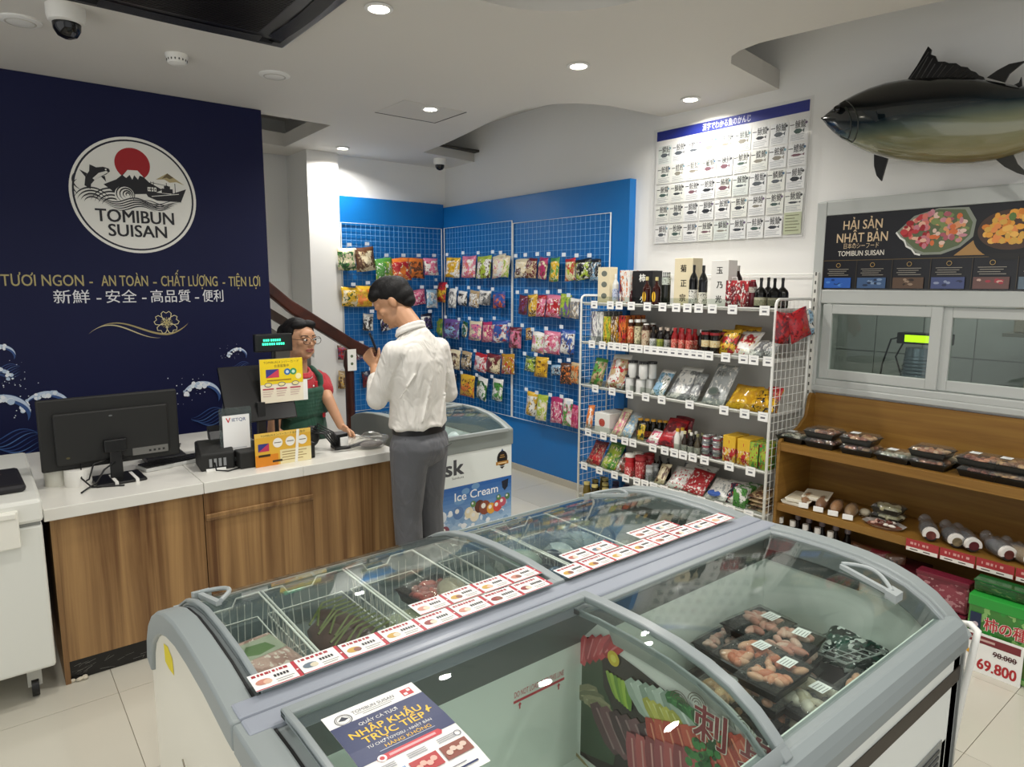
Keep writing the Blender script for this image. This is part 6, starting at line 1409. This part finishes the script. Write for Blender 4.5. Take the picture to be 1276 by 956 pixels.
bottle('dark bottle with clear neck and pale green label', 0, 830, 40, 11, .02, '191c16', 'd5d8d4', 'c3cbbf', (.62, .85), neck=.75, shoulder=.8)
boxp('tall beige box with brush lettering, the taller brown-shaded one', 0, 851, 58, 22, .0, 'ct', .10, '菊正宗', '2c251d', split=.9)
bottle('black bottle with round white label, left of the pair between tall boxes', 0, 864, 50, 11, .01, '0f0f0f', '141414', 'e4e2da', (.05, .4), deco='1a1a1a')
bottle('black bottle with square white label, right of the pair between tall boxes', 0, 876, 50, 11, -.0, '121211', '1c1c1c', 'dcd9ca', (.05, .34), deco='1a1a1a')
boxp('tall white box with small black brush lettering', 0, 896, 57, 20, .0, 'w', .09, '玉乃光', '22201d')
bottle('tall dark red bottle behind the red boxes', 0, 919, 50, 12, .14, '2a0f10', 'b7b4ae', None)
for i, px in enumerate((911, 925)):
    t = boxp('red carton with a white carry handle, %s of the two' % ('left' if i == 0 else 'right'), 0, px, 33, 13, -.005, 'rRw', .07)
    MB().tube([(-.02, .03, .15), (-.015, .03, .175), (.015, .03, .175), (.02, .03, .15)], .003).build('handle', t, PAPER)
bottle('wine-red bottle with a grey shoulder label right of the red cartons', 0, 938, 34, 10, .01, '5a141c', 'a01c28', 'b9b2a6', (.55, .75), neck=.5, shoulder=.75)
for i, px in enumerate((948, 957, 966, 975, 984)): bottle('black round-shouldered bottle, %s from the left of the five' % ORD[i], 0, px, 37, 15, .02+.085*(i % 2), '0b0c0b', '0d0d0d', '2a2a22' if i % 2 else 'b8b59a', (.08, .35), neck=.22, shoulder=.5, deco='8a8a70')
# second shelf
for i, px in enumerate((740, 747)): boxp('grey-lilac carton, %s from the left end' % ORD[i], 1, px, 38, 8, .0, ('DwP', 'Dws')[i], .1)
boxp('yellow-green carton, left of two', 1, 756, 33, 9, .0, 'Lyk', .1); boxp('yellow-brown carton, right of two', 1, 765, 34, 9, .0, 'Ybw', .1); boxp('red carton with orange picture', 1, 775, 36, 9, .0, 'rok', .1)
bottle('orange-labelled sauce bottle with a white cap', 1, 786, 32, 8, 0, '3a1a12', 'f0efe8', 'c9532e', (.1, .75), neck=.6, shoulder=.7, deco='f0d9a0'); bottle('cream-labelled sauce bottle with a white cap', 1, 795, 33, 9, 0, '3a2a12', 'f0efe8', 'd9d0a8', (.1, .75), neck=.6, shoulder=.7)
bottle('stout bottle with red and cream checked label and white cap', 1, 805, 29, 11, -.0, '3a2418', 'f4f2ea', 'c9b79a', (.02, .72), neck=.55, shoulder=.75, deco='8a2a20')
for i, px in enumerate((814, 823, 832)): bottle('small dark sauce bottle with %s label' % ('white', 'green-yellow', 'grey')[i], 1, px, 26, 9, .0, '140c0b', 'c9b8a8' if i else '222222', ('d9d8d4', 'a9b04a', 'b5b2ae')[i], (.08, .45), neck=.4, shoulder=.55, deco='2a2a2a')
for i, px in enumerate((841, 850, 859)): bottle('red sauce bottle, %s of the three' % ORD[i], 1, px, 27, 9, -.005, '8a1a1c', 'a82428', 'c9483c', (.08, .5), neck=.45, shoulder=.6, deco='f0d8c0')
bottle('small dark bottle with a bright white cap behind the red jars', 1, 873, 26, 8, .07, '17120f', 'f4f3ef', None)
for i, px in enumerate((880, 891)): bottle('squat jar with red lid and cream label, %s of two' % ('left' if not i else 'right'), 1, px, 26, 12, -.005, '17140f', '8a1c20', 'd8caa0', (.3, .62), neck=.95, shoulder=.85, name='sauce_jar', cat='jar', deco='c99a3a')
pouch('yellow-topped red pouch with noodle picture', 1, 902, 28, 22, 0, 'yrG', .04, 30); pouch('dull yellow-green pouch lying behind the noodle pouches', 1, 925, 30, 30, .15, 'Yyb', .05, 20)
pouch('white pouch with an orange-red soup picture', 1, 922, 30, 24, -.0, 'wrc', .04, 48); pouch('grey and white pouch at the right of the soup pouch', 1, 940, 22, 18, .0, 'wDs', .035, 55); pouch('crumpled grey pouch at the right end', 1, 956, 20, 14, .02, 'Dsw', .04, 45)
# third shelf
pouch('clear bag of brown snacks with a green top', 2, 742, 30, 17, .0, 'gtb', .05, 20); pouch('white and clear bag with a red oval badge', 2, 765, 38, 24, -.005, 'wtr', .06, 22)
for j in range(2):
    for i, px in enumerate((788, 801, 812)):
        t = bottle('white jar with black lid, %s from the left in the %s layer of jars' % (ORD[i], ('lower', 'upper')[j]), 2, px-3*(1-j), 21, 11, .0+.03*i*(1 if i == 2 else 0), 'dcdcd8', '1a1a1c', None, neck=.98, shoulder=.74, name='lidded_jar', cat='jar', glass=.4); t.location.z += j*(21*.0048+.001)
pouch('white and blue pouch with a green leaf picture', 2, 818, 30, 17, -.0, 'wlG', .03, 40); pouch('silver-white pouch with dark brush marks', 2, 843, 38, 26, -.0, 'wDs', .03, 42); pouch('narrow silver pouch behind the tall one', 2, 862, 32, 12, .01, 'sDw', .03, 38)
t = pouch('tall pale silver pouch with a picture of a green seaweed bowl', 2, 888, 46, 26, -.0, 'ssw', .035, 36, band=2)
a = Art((0, .0, 0), (1, 0, 0), (0, math.sin(math.radians(36)), math.cos(math.radians(36)))); a.o = Vector((0, -.034, .03)); a.disc(0, .07, .038, '4a5048', 20, ry=.03).up(); a.disc(0, .07, .028, '26382c', 18, ry=.02); a.text('黒豆', 0, .20, .034, '22221f'); a.build('bowl_picture', t)
pouch('shiny gold pouch, left of two', 2, 920, 28, 30, -.0, 'YyY', .05, 45, shine=.15); pouch('shiny gold pouch, right of two', 2, 946, 28, 28, -.0, 'yYk', .05, 45, shine=.15); pouch('red and brown pouch behind the wire side', 2, 967, 28, 16, .04, 'rbY', .04, 25)
# fourth shelf
pouch('orange pack at the left end', 3, 733, 26, 9, .0, 'owo', .04, 12); boxp('white carton with a red and blue emblem', 3, 750, 24, 20, .0, 'w', .10, '◉', 'b3483a')
pouch('clear packet of pink strips', 3, 767, 30, 12, .0, 'cpt', .03, 38); pouch('clear packet with blue shine', 3, 779, 28, 14, .0, 'slc', .03, 40); pouch('brown packet lying at the back', 3, 772, 22, 22, .16, 'bYb', .05, 15)
for i, px in enumerate((798, 806, 814, 822, 829)): bottle('dark bottle with a yellow cap, %s from the left of the row' % ORD[i], 3, px, 25, 9, .08+.02*i, '1c1a12', 'e0a83a', '8a1f22', (.1, .4), neck=.6, shoulder=.7, deco='d9b04a')
pouch('black and yellow striped packet standing in front of the yellow caps', 3, 797, 20, 9, .01, 'kyL', .03, 15); pouch('pink and white packet low beside the striped one', 3, 812, 16, 16, -.005, 'wpr', .03, 50)
pouch('large bright red pouch', 3, 829, 32, 24, .0, 'rRr', .05, 42); pouch('dark red pouch standing at the back', 3, 848, 30, 22, .14, 'RrR', .05, 15)
bottle('white bottle with a yellow cap', 3, 844, 27, 8, -.0, 'e6e4dc', 'd9a82e', None, neck=.5, shoulder=.6)
for i, px in enumerate((853, 861, 869)): bottle('small brown bottle with %s cap and grey label' % ('a cream', 'a white', 'an olive')[i], 3, px, 26, 8, .0, ('2c2018', '1b1512', '4a4232')[i], ('d9cfa0', 'e9e6dc', '8d8a62')[i], 'c3c0b4', (.05, .35), neck=.4, shoulder=.5, deco='4a4a4a')
canm = mat('b9bab8', .25, .7)
for i, px in enumerate((880, 893)):
    for j in range(5):
        t, m_ = place('tin', 'flat silver tin, %s up in the %s stack' % (ORD[j], ('left', 'right')[i]), 'tin', 3, px, .01, .1, 'stacked flat tins on the fourth shelf'); del t['_m']
        t.location.z += j*.0275; MB().lathe([(.024, 0), (.026, .002), (.026, .024), (.024, .0265), (.022, .0255), (.001, .0255)], n=18).build('can', t, canm, smooth=True); MB().lathe([(.0263, .005), (.0263, .017)], n=18, caps=False).build('label', t, mat(('8a3a4a', '7d7f84')[j % 2], .4))
for i, px in enumerate((908, 926)): boxp('red-topped yellow drink carton, %s of two' % ('left' if not i else 'right'), 3, px, 33, 14, .0, 'yrc', .07, '1.0', 'c9383c', band=.55)
for i, px in enumerate((940, 952)): boxp('green vegetable juice carton, %s of two' % ('left' if not i else 'right'), 3, px, 32, 11, .0, 'gLr', .07)
# fifth shelf
pouch('red meat-coloured pouch at the left end', 4, 738, 26, 18, .0, 'Rrt', .04, 35); pouch('light green pouch with sprout picture', 4, 757, 30, 20, .0, 'gLc', .04, 35); pouch('brown and white pouch behind the red-topped bottle', 4, 772, 22, 14, .0, 'bwr', .04, 40)
bottle('wide mayonnaise-like bottle, white above and red below', 4, 785, 28, 13, .0, 'b5242a', 'ece9e0', 'c22a30', (.05, .45), neck=.85, shoulder=.55, deco='f0e0d8', glass=.4)
bottle('dark red tin-shaped bottle', 4, 798, 28, 13, .0, '8a1c22', '9c2a2e', 'a82a30', (.1, .8), neck=.95, shoulder=.85, deco='d9a8a0'); bottle('silver jar with a grey lid', 4, 809, 20, 9, .0, 'b5b8b8', '9a9d9d', '8b8f92', (.1, .6), neck=.9, shoulder=.75)
for i, px in enumerate((813, 822, 832)): bottle('dark sauce bottle with an orange neck band, %s of three at the back' % ORD[i], 4, px, 28, 9, .12, '100c0b', ('c24a2a', '1a1a1a', '2a2a2a')[i], None)
pouch('cream pouch with a brown food picture', 4, 821, 22, 12, .0, 'cbt', .03, 35); pouch('large grey-white bag lying at the back', 4, 862, 26, 40, .12, 'wDw', .06, 40)
pouch('white pouch with a red fish mark', 4, 840, 24, 22, -.0, 'wwr', .03, 48); pouch('bright red pouch with a white leaf mark', 4, 862, 26, 26, -.0, 'rrw', .03, 48)
t = pouch('white pouch with a blue oval', 4, 890, 24, 24, -.0, 'wws', .04, 52, band=2); a = Art((0, -.0, 0), (1, 0, 0), (0, .82, .55)); a.o = Vector((-.01, -.022, .02)); a.disc(0, .04, .045, '2350a0', 20, ry=.026); a.build('blue_oval', t)
pouch('white pouch with red and navy marks', 4, 908, 24, 20, .03, 'wnr', .04, 45); boxp('white and green speckled box', 4, 921, 24, 14, .0, 'wgG', .09)
for j in range(4):
    t = pouch('brown paper packet, %s up in the stack' % ORD[j], 4, 943, 16, 22, .02, 'tbt', .03, 78, seed=j); t.location.z += .026*j
# bottom shelf
for j in range(3):
    for i in range(5): bottle('gold-capped dressing bottle, %s from the left in the %s row' % (ORD[i], ('front', 'middle', 'back')[j]), 5, 728+13*i, 24, 10, .02+.09*j, ('6a5a24', '3a3016', '2c2440')[(i+j) % 3] if i < 3 else '231c30', 'd9c67a' if i < 3 else '4a3f60', 'b9a860', (.1, .4), neck=.7, shoulder=.6)
# bags hanging on the rack's near side
for i, (px, pt, pb, wp, code, lb, dy) in enumerate(((977, 389, 428, 15, 'rRr', 'crinkled red snack bag, left of two hanging on the side of the white rack', .0), (992, 387, 424, 20, 'rrR', 'crinkled red snack bag, right of two hanging on the side of the white rack', -.03), (1003, 386, 420, 14, 'lwk', 'pale blue packet hanging behind the red bags on the white rack side', .03))):
    p = at(px, pt, Y, RY0-.04+dy); q = at(px, pb, Y, RY0-.04+dy); w_ = (at(px+wp/2, pt, Y, RY0-.04)-at(px-wp/2, pt, Y, RY0-.04)).length
    o = pillow(w_, p.z-q.z, .05, seed=i+60).build('snack_bag', None, pack_mat(*cols3(code), i+200, .2, 2, .5, 2), smooth='all'); o.location = p; o.rotation_euler = (math.radians(-6), math.radians((8, -14, -8)[i]), math.radians(-8)); tag(o, lb, 'snack packet', 'bags on the rack side')

# further rows standing behind the front ones
for t in [o for o in COL.objects if o.get('category') in ('bottle', 'jar', 'carton', 'tin') and 'rack ' in o.get('label', '') and o.parent is None]:
    if t.location.x < RX0+.06 and 'rack top shelf' not in t['label'] and 'bottom shelf' not in t['label']:
        ob = [c.bound_box for c in t.children]; dep = max(v[1] for b_ in ob for v in b_)-min(v[1] for b_ in ob for v in b_)
        c = dup(t, (t.location.x+dep+.008, t.location.y, t.location.z), None, ' '.join((t['label'].replace(', rack', ', behind it, rack')).split()[:16])); t['front'] = 1; del t['front']
        if 'front' in c: del c['front']
# ---------------------------------------------------------------- honey-coloured wooden shelf
ws = T('wooden_shelf', 'honey-coloured wooden shelf unit under the serving window', 'shelf', (0, 0, 0))
SX0, SX1, SY0, SY1 = 3.55, 3.925, -.7, 2.0
oy = OAK
sp = [(SX1, 0), (SX1, 1.06), (SX1-.02, 1.085), (SX1-.05, 1.09), (SX1-.07, 1.07), (SX1-.085, 1.0), (SX1-.10, .95), (SX1-.17, .90), (SX1-.28, .86), (SX0+.02, .85), (SX0, .835), (SX0, 0)]
for y_ in (SY1-.018, SY0): MB().prism(sp, Y, y_, y_+.018).build('side_panel', ws, oy, bevel=.002)
MB().box((SX1-.012, SY0+.018, .02), (SX1, SY1-.018, 1.088)).build('back_panel', ws, oy)
for z0, z1 in ((.785, .833), (.432, .476), (.06, .10)): MB().box((SX0+.002, SY0+.018, z0), (SX1-.012, SY1-.018, z1)).build('shelf', ws, oy, bevel=.002)
MB().box((SX0+.04, SY0+.018, 0), (SX0+.055, SY1-.018, .06)).build('plinth', ws, mat('3a2814', .6))
st_ = [(1128, 1172), (1174, 1208), (1211, 1240), (1242, 1274)]
y0 = at(1128, 684, X, SX0).y; L0 = .152
for i in range(9):
    ya = y0-L0*i-.003; m = MB().box((SX0-.006, ya-L0+.006, .420), (SX0-.001, ya, .478)).build('price_strip', ws, mat('a83338', .4)); a = Art((SX0-.0065, ya, .42), (0, -1, 0), (0, 0, 1)); a.rect(.003, .0, L0-.009, .019, 'e9e3da').up()
    [a.rect(.02+.018*q_, .034, .033+.018*q_-.004*((i+q_) % 3), .046, 'd9a09a') for q_ in range(5+i % 2)]
    for q in range(2): a.rect(.02+.06*q, .007, .055+.055*q, .012, '4a3c3a')
    a.build('strip_print', m)
def wshelf(px, py, z, dx=0): p = at(px, py, X, SX0+.06+dx); return p.y
trays = [(990, 0, 0, 'KO'), (1026, 0, 1, ''), (1071, 0, 1, ''), (1117, 0, 0, ''), (1160, 0, 1, ''), (1190, 1, 0, ''), (1222, 0, 1, ''), (1262, 0, 1, ''), (1292, 0, 0, '')]
TC = [('b8b5a4', 'a8a08a', '3d4a38'), ('8d5a40', 'c9a078', '6a3a28'), ('a86a48', '8d4a30', 'd0a880'), ('9c9a88', '7d8a78', 'b8b0a0'), ('b07a58', 'c9a888', '8a5238'), ('c9c0a8', 'b5a890'), ('9a5a40', 'c98a68', '7a3a28'), ('c9a070', '8a6040'), ('b58a60', 'a07048')]
WH = ['first', 'second', 'third', 'fourth', 'fifth', 'sixth', 'seventh', 'eighth', 'ninth']
for i, (px, back, dbl, _n) in enumerate(trays):
    y_ = at(px, 555+(px-990)*.2, X, SX0+.09+.13*back).y
    for j in range(1+dbl):
        food_tray('%s black clear-lidded food tray, %s from the left, upper wooden shelf' % (('lower', 'stacked upper')[j], WH[i]), SX0+.10+.13*back+.01*j, y_+.01*j, .8335+.052*j, PI/2+.05*(i % 3-1), .165, .15, .034, TC[i], traycol='10110f', sticker=(i > 5 or (i+j) % 3 == 0), seed=i*3+j, n=12, r=.02, group='trays on the upper wooden shelf')
for i in range(3):
    t = T('foam_tray', 'white wrapped foam tray, %s of the pile, left end of lower wooden shelf' % ('bottom', 'middle', 'top')[i], 'tray', (SX0+.11+.04*(i == 2), 1.90-.015*i-.05*(i == 2), .4765+.022*i), PI/2+.15*i, 'white foam trays')
    MB().prism([(-.06, 0), (.06, 0), (.072, .018), (-.072, .018)], Y, -.09, .09).build('tray', t, mat('e3ddcc', .5), bevel=.003); MB().box((-.06, -.08, .0175), (.06, .08, .0205)).build('contents', t, mat('d0c6ae', .6))
for i, (px, py) in enumerate(((1004, 628), (1022, 634), (1040, 640), (1058, 646))):
    y_ = at(px, py, X, SX0+.08).y; t = T('bread_roll', 'wrapped bread roll with white label, %s from the left on the lower wooden shelf' % WH[i], 'bread', (SX0+.10, y_, .4765), .25, 'bread rolls')
    MB().ell((0, 0, .034), (.085, .030, .034), nu=16, nv=10).build('roll', t, mat(('9a6a38', '8a5a2c', 'a8753f', '94703f')[i], .5, var=.2, vscale=30), smooth='all'); MB().ell((0, 0, .035), (.092, .033, .037), nu=16, nv=10).build('wrapper', t, FILM, smooth='all')
    MB().box((-.094, -.026, .006), (-.088, .026, .036)).build('white_label', t, PAPER, bevel=.003)
y_ = at(1077, 637, X, SX0+.16).y; t = T('round_bun', 'small pale round bun behind the bread rolls', 'bread', (SX0+.17, y_, .4765)); MB().ell((0, 0, .02), (.03, .03, .02)).build('bun', t, mat('cfc6ae', .5), smooth='all'); MB().lathe([(.022, -.001), (.03, .004)], n=16, caps=False).build('paper_cup', t, PAPER)
for j in range(2): food_tray('pale wrapped sandwich pack %s behind the foil plate' % ('lying' if j == 0 else 'stacked on another'), SX0+.20, at(1107, 640, X, SX0+.2).y, .4765+.045*j, PI/2, .14, .11, .026, ('c9c39a', 'b5b088', 'd9d4b5'), traycol='3c3a30', seed=40+j, n=10, r=.026, sticker=False, group='packs behind the plate')
t = T('foil_plate', 'octagonal foil-rimmed plate of food lying on the lower wooden shelf', 'plate', (SX0+.085, at(1101, 655, X, SX0+.08).y, .4765))
oc = [(.075*math.cos(PI/8+PI*i/4), .11*math.sin(PI/8+PI*i/4)) for i in range(8)]; m = MB(); m.prism([(x*.8, y) for x, y in [(q[0], q[1]*.8) for q in oc]], Z, 0, .004); m.build('base', t, mat('7a4a38', .4, var=.3, vscale=40))
m = MB(); m.strip([Vector((x*.8, y*.8, .003)) for x, y in oc+oc[:1]], [Vector((x, y, .016)) for x, y in oc+oc[:1]]); m.build('foil_rim', t, mat('d9d3cc', .25, .6)); f = MB(); slices(f, .12, .15, .012, ('8a4a3a', 'c9a090', 'e3ddd0', '6a3a30'), random.Random(2), 14, .016); f.build('food', t, smooth='all')['kind'] = 'stuff'
for i, (px, py, c) in enumerate(((1155, 662, 0), (1185, 668, 0), (1203, 675, 0), (1243, 690, 0), (1272, 700, 1))):
    y_ = at(px, py, X, SX0+.07).y; t = T('wrapped_roll', 'cellophane-wrapped %s, %s from the left, lower wooden shelf' % ('sushi roll' if not c else 'yellowish cake roll', WH[i]), 'wrapped food', (SX0+.09, y_, .4765), .5+.1*i, 'cellophane wrapped rolls')
    MB().lathe([(.001, -.07), (.03, -.068), (.034, 0), (.03, .05), (.02, .07)], (0, 0, .036), n=16, ax=X).build('roll', t, mat(('2c2d30', 'a88d5a')[c], .4, var=.5, vscale=25), smooth=True)
    MB().prism([(.036*math.cos(q*PI/10), .037+.036*math.sin(q*PI/10)) for q in range(-1, 12)], X, -.072, -.05).build('white_label', t, mat('e4e0da', .4)); MB().lathe([(.001, -.0735), (.022, -.0735)], (0, 0, .036), n=14, ax=X).build('filling', t, mat(('8a4a42', '9a8a6a', '7a3038', '84453f', 'b5a070')[i], .5))
    m = MB(); m.lathe([(.034, -.06), (.041, -.03), (.042, .04), (.034, .07), (.02, .085), (.03, .10), (.024, .115), (.001, .11)], (0, 0, .04), n=14, ax=X, caps=False); m.v = [(x, y*(1+.12*math.sin(60*x+25*z)), z*(1+.10*math.sin(70*x+40*y))+.3*max(0, x-.06)) for x, y, z in m.v]; m.build('cellophane', t, glass_mat('cellophane%d' % i, 'e9e9e9', 1.0, .12, 1.7, .12, 'd9dce0', 1.0, 60), smooth='all')
# bottom of the wooden shelf
def wbottle(label, px, py, h, r, dx, body, cap, lab):
    y_ = at(px, py, X, SX0+dx).y; t = T('bottle', label, 'bottle', (SX0+dx, y_, .1005), 0, 'bottles at the bottom of the wooden shelf')
    MB().lathe([(r, 0), (r, h*.6), (r*.4, h*.8), (r*.4, h*.92)], n=14).build('glass_body', t, mat(body, .15), smooth=True); MB().lathe([(r*.5, h*.88), (r*.5, h), (.001, h+.001)], n=12).build('cap', t, mat(cap, .4), smooth=True); MB().lathe([(r*1.01, h*.15), (r*1.01, h*.5)], n=14, caps=False).build('label', t, mat(lab, .5))
for i, px in enumerate((979, 994, 1008, 1024, 1041, 1056)): wbottle('dark bottle with grey-lilac cap, %s from the left in back row, bottom wooden shelf' % WH[i], px, 650+4*i, .29, .033, .16, '1a0f0d', '8d7f84', 'c9c2b8')
for i, px in enumerate((972, 987, 1003, 1018, 1034)): wbottle('dark bottle with white cap, %s from the left in front row, bottom wooden shelf' % WH[i], px, 660+4*i, .275, .033, .06, '140c0b', 'e9e6e0', 'a89f94')
for i, (px, code) in enumerate(((1074, 'bkR'), (1092, 'Rbt'), (1110, 'bRk'))):
    p = at(px, 690+8*i, X, SX0+.08); o = pillow(.13, .24, .06, seed=90+i).build('snack_packet', None, pack_mat(*cols3(code), 300+i, .3, 2.5, .5, .85), smooth='all'); o.location = (SX0+.09, p.y, .345); o.rotation_euler = (math.radians(-8), 0, -PI/2); tag(o, 'dark %s packet, %s from the left beside the bottles, wooden shelf' % (cname(code), WH[i]), 'snack packet', 'packets under the wooden shelf')
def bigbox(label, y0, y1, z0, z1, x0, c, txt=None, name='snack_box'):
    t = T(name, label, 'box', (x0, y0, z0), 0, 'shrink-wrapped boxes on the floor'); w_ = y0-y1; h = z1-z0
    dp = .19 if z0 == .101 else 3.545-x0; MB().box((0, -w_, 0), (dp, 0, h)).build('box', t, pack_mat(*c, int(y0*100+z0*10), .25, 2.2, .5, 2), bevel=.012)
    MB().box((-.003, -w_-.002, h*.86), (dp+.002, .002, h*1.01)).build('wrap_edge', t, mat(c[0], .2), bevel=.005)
    if txt:
        a = Art((-.0035, 0, 0), (0, -1, 0), (0, 0, 1), .3); a.poly([(.02, h*.15), (.10, h*.1), (w_-.01, h*.12), (w_-.01, h*.4), (.04, h*.38)], '4f6a2c').up()
        a.rect(.012, h*.46, .055, h*.78, '1c2a4a').up(); a.disc(.034, h*.62, .012, 'c9b8c0', 12).up(); a.text(txt, w_*.58, h*.66, .066, 'f0e0d8', width=w_*.62, bold=.06).up(); a.text(txt, w_*.58, h*.66, .066, 'b3262c', width=w_*.62, bold=.02)
        a.build('box_print', t)
RD = ('6a2030', '8a3a48', 'b07a80'); GN = ('2f9a3c', '3f7f35', '8ab86a')
bigbox('dark red shrink-wrapped box on the floor, front lower one', 1.20, .975, 0, .20, 3.47, RD); bigbox('dark red shrink-wrapped box stacked on the other red one', 1.20, .975, .205, .36, 3.48, RD)
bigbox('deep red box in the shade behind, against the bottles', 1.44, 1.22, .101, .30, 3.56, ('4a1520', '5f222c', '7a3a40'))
bigbox('bright green box with red characters, standing behind the price card', .955, .70, 0, .345, 3.42, GN, '柿の種'); bigbox('dark green box half hidden on top of the bright green one', .955, .70, .35, .405, 3.46, ('1f5a2a', '2c4a24', '5a7a45'))
bigbox('bright green box at the right edge of the picture', .69, .44, 0, .345, 3.42, GN, '柿の種')
pc = T('price_board', 'white price board with red 69.800 leaning on the green box', 'price board', (3.405, .955, 0))
MB().box((-.004, -.225, .0), (.0, .0, .185)).build('card', pc, PAPER)
a = Art((-.0045, 0, 0), (0, -1, 0), (0, 0, 1), .4); a.rect(.012, .140, .215, .175, '7a2a32').up(); a.rect(.02, .152, .12, .162, 'c9a8a0'); a.text('69.800', .135, .045, .07, 'b3262c', width=.145, bold=.03); a.text('98.000', .16, .11, .035, '4a1c20', width=.085, bold=.02).up(); a.rect(.115, .107, .205, .112, '4a1c20')
a.poly([(.012, .085), (.02, .105), (.03, .09), (.042, .11), (.045, .085), (.03, .075)], 'd9a02e'); a.build('price_print', pc)
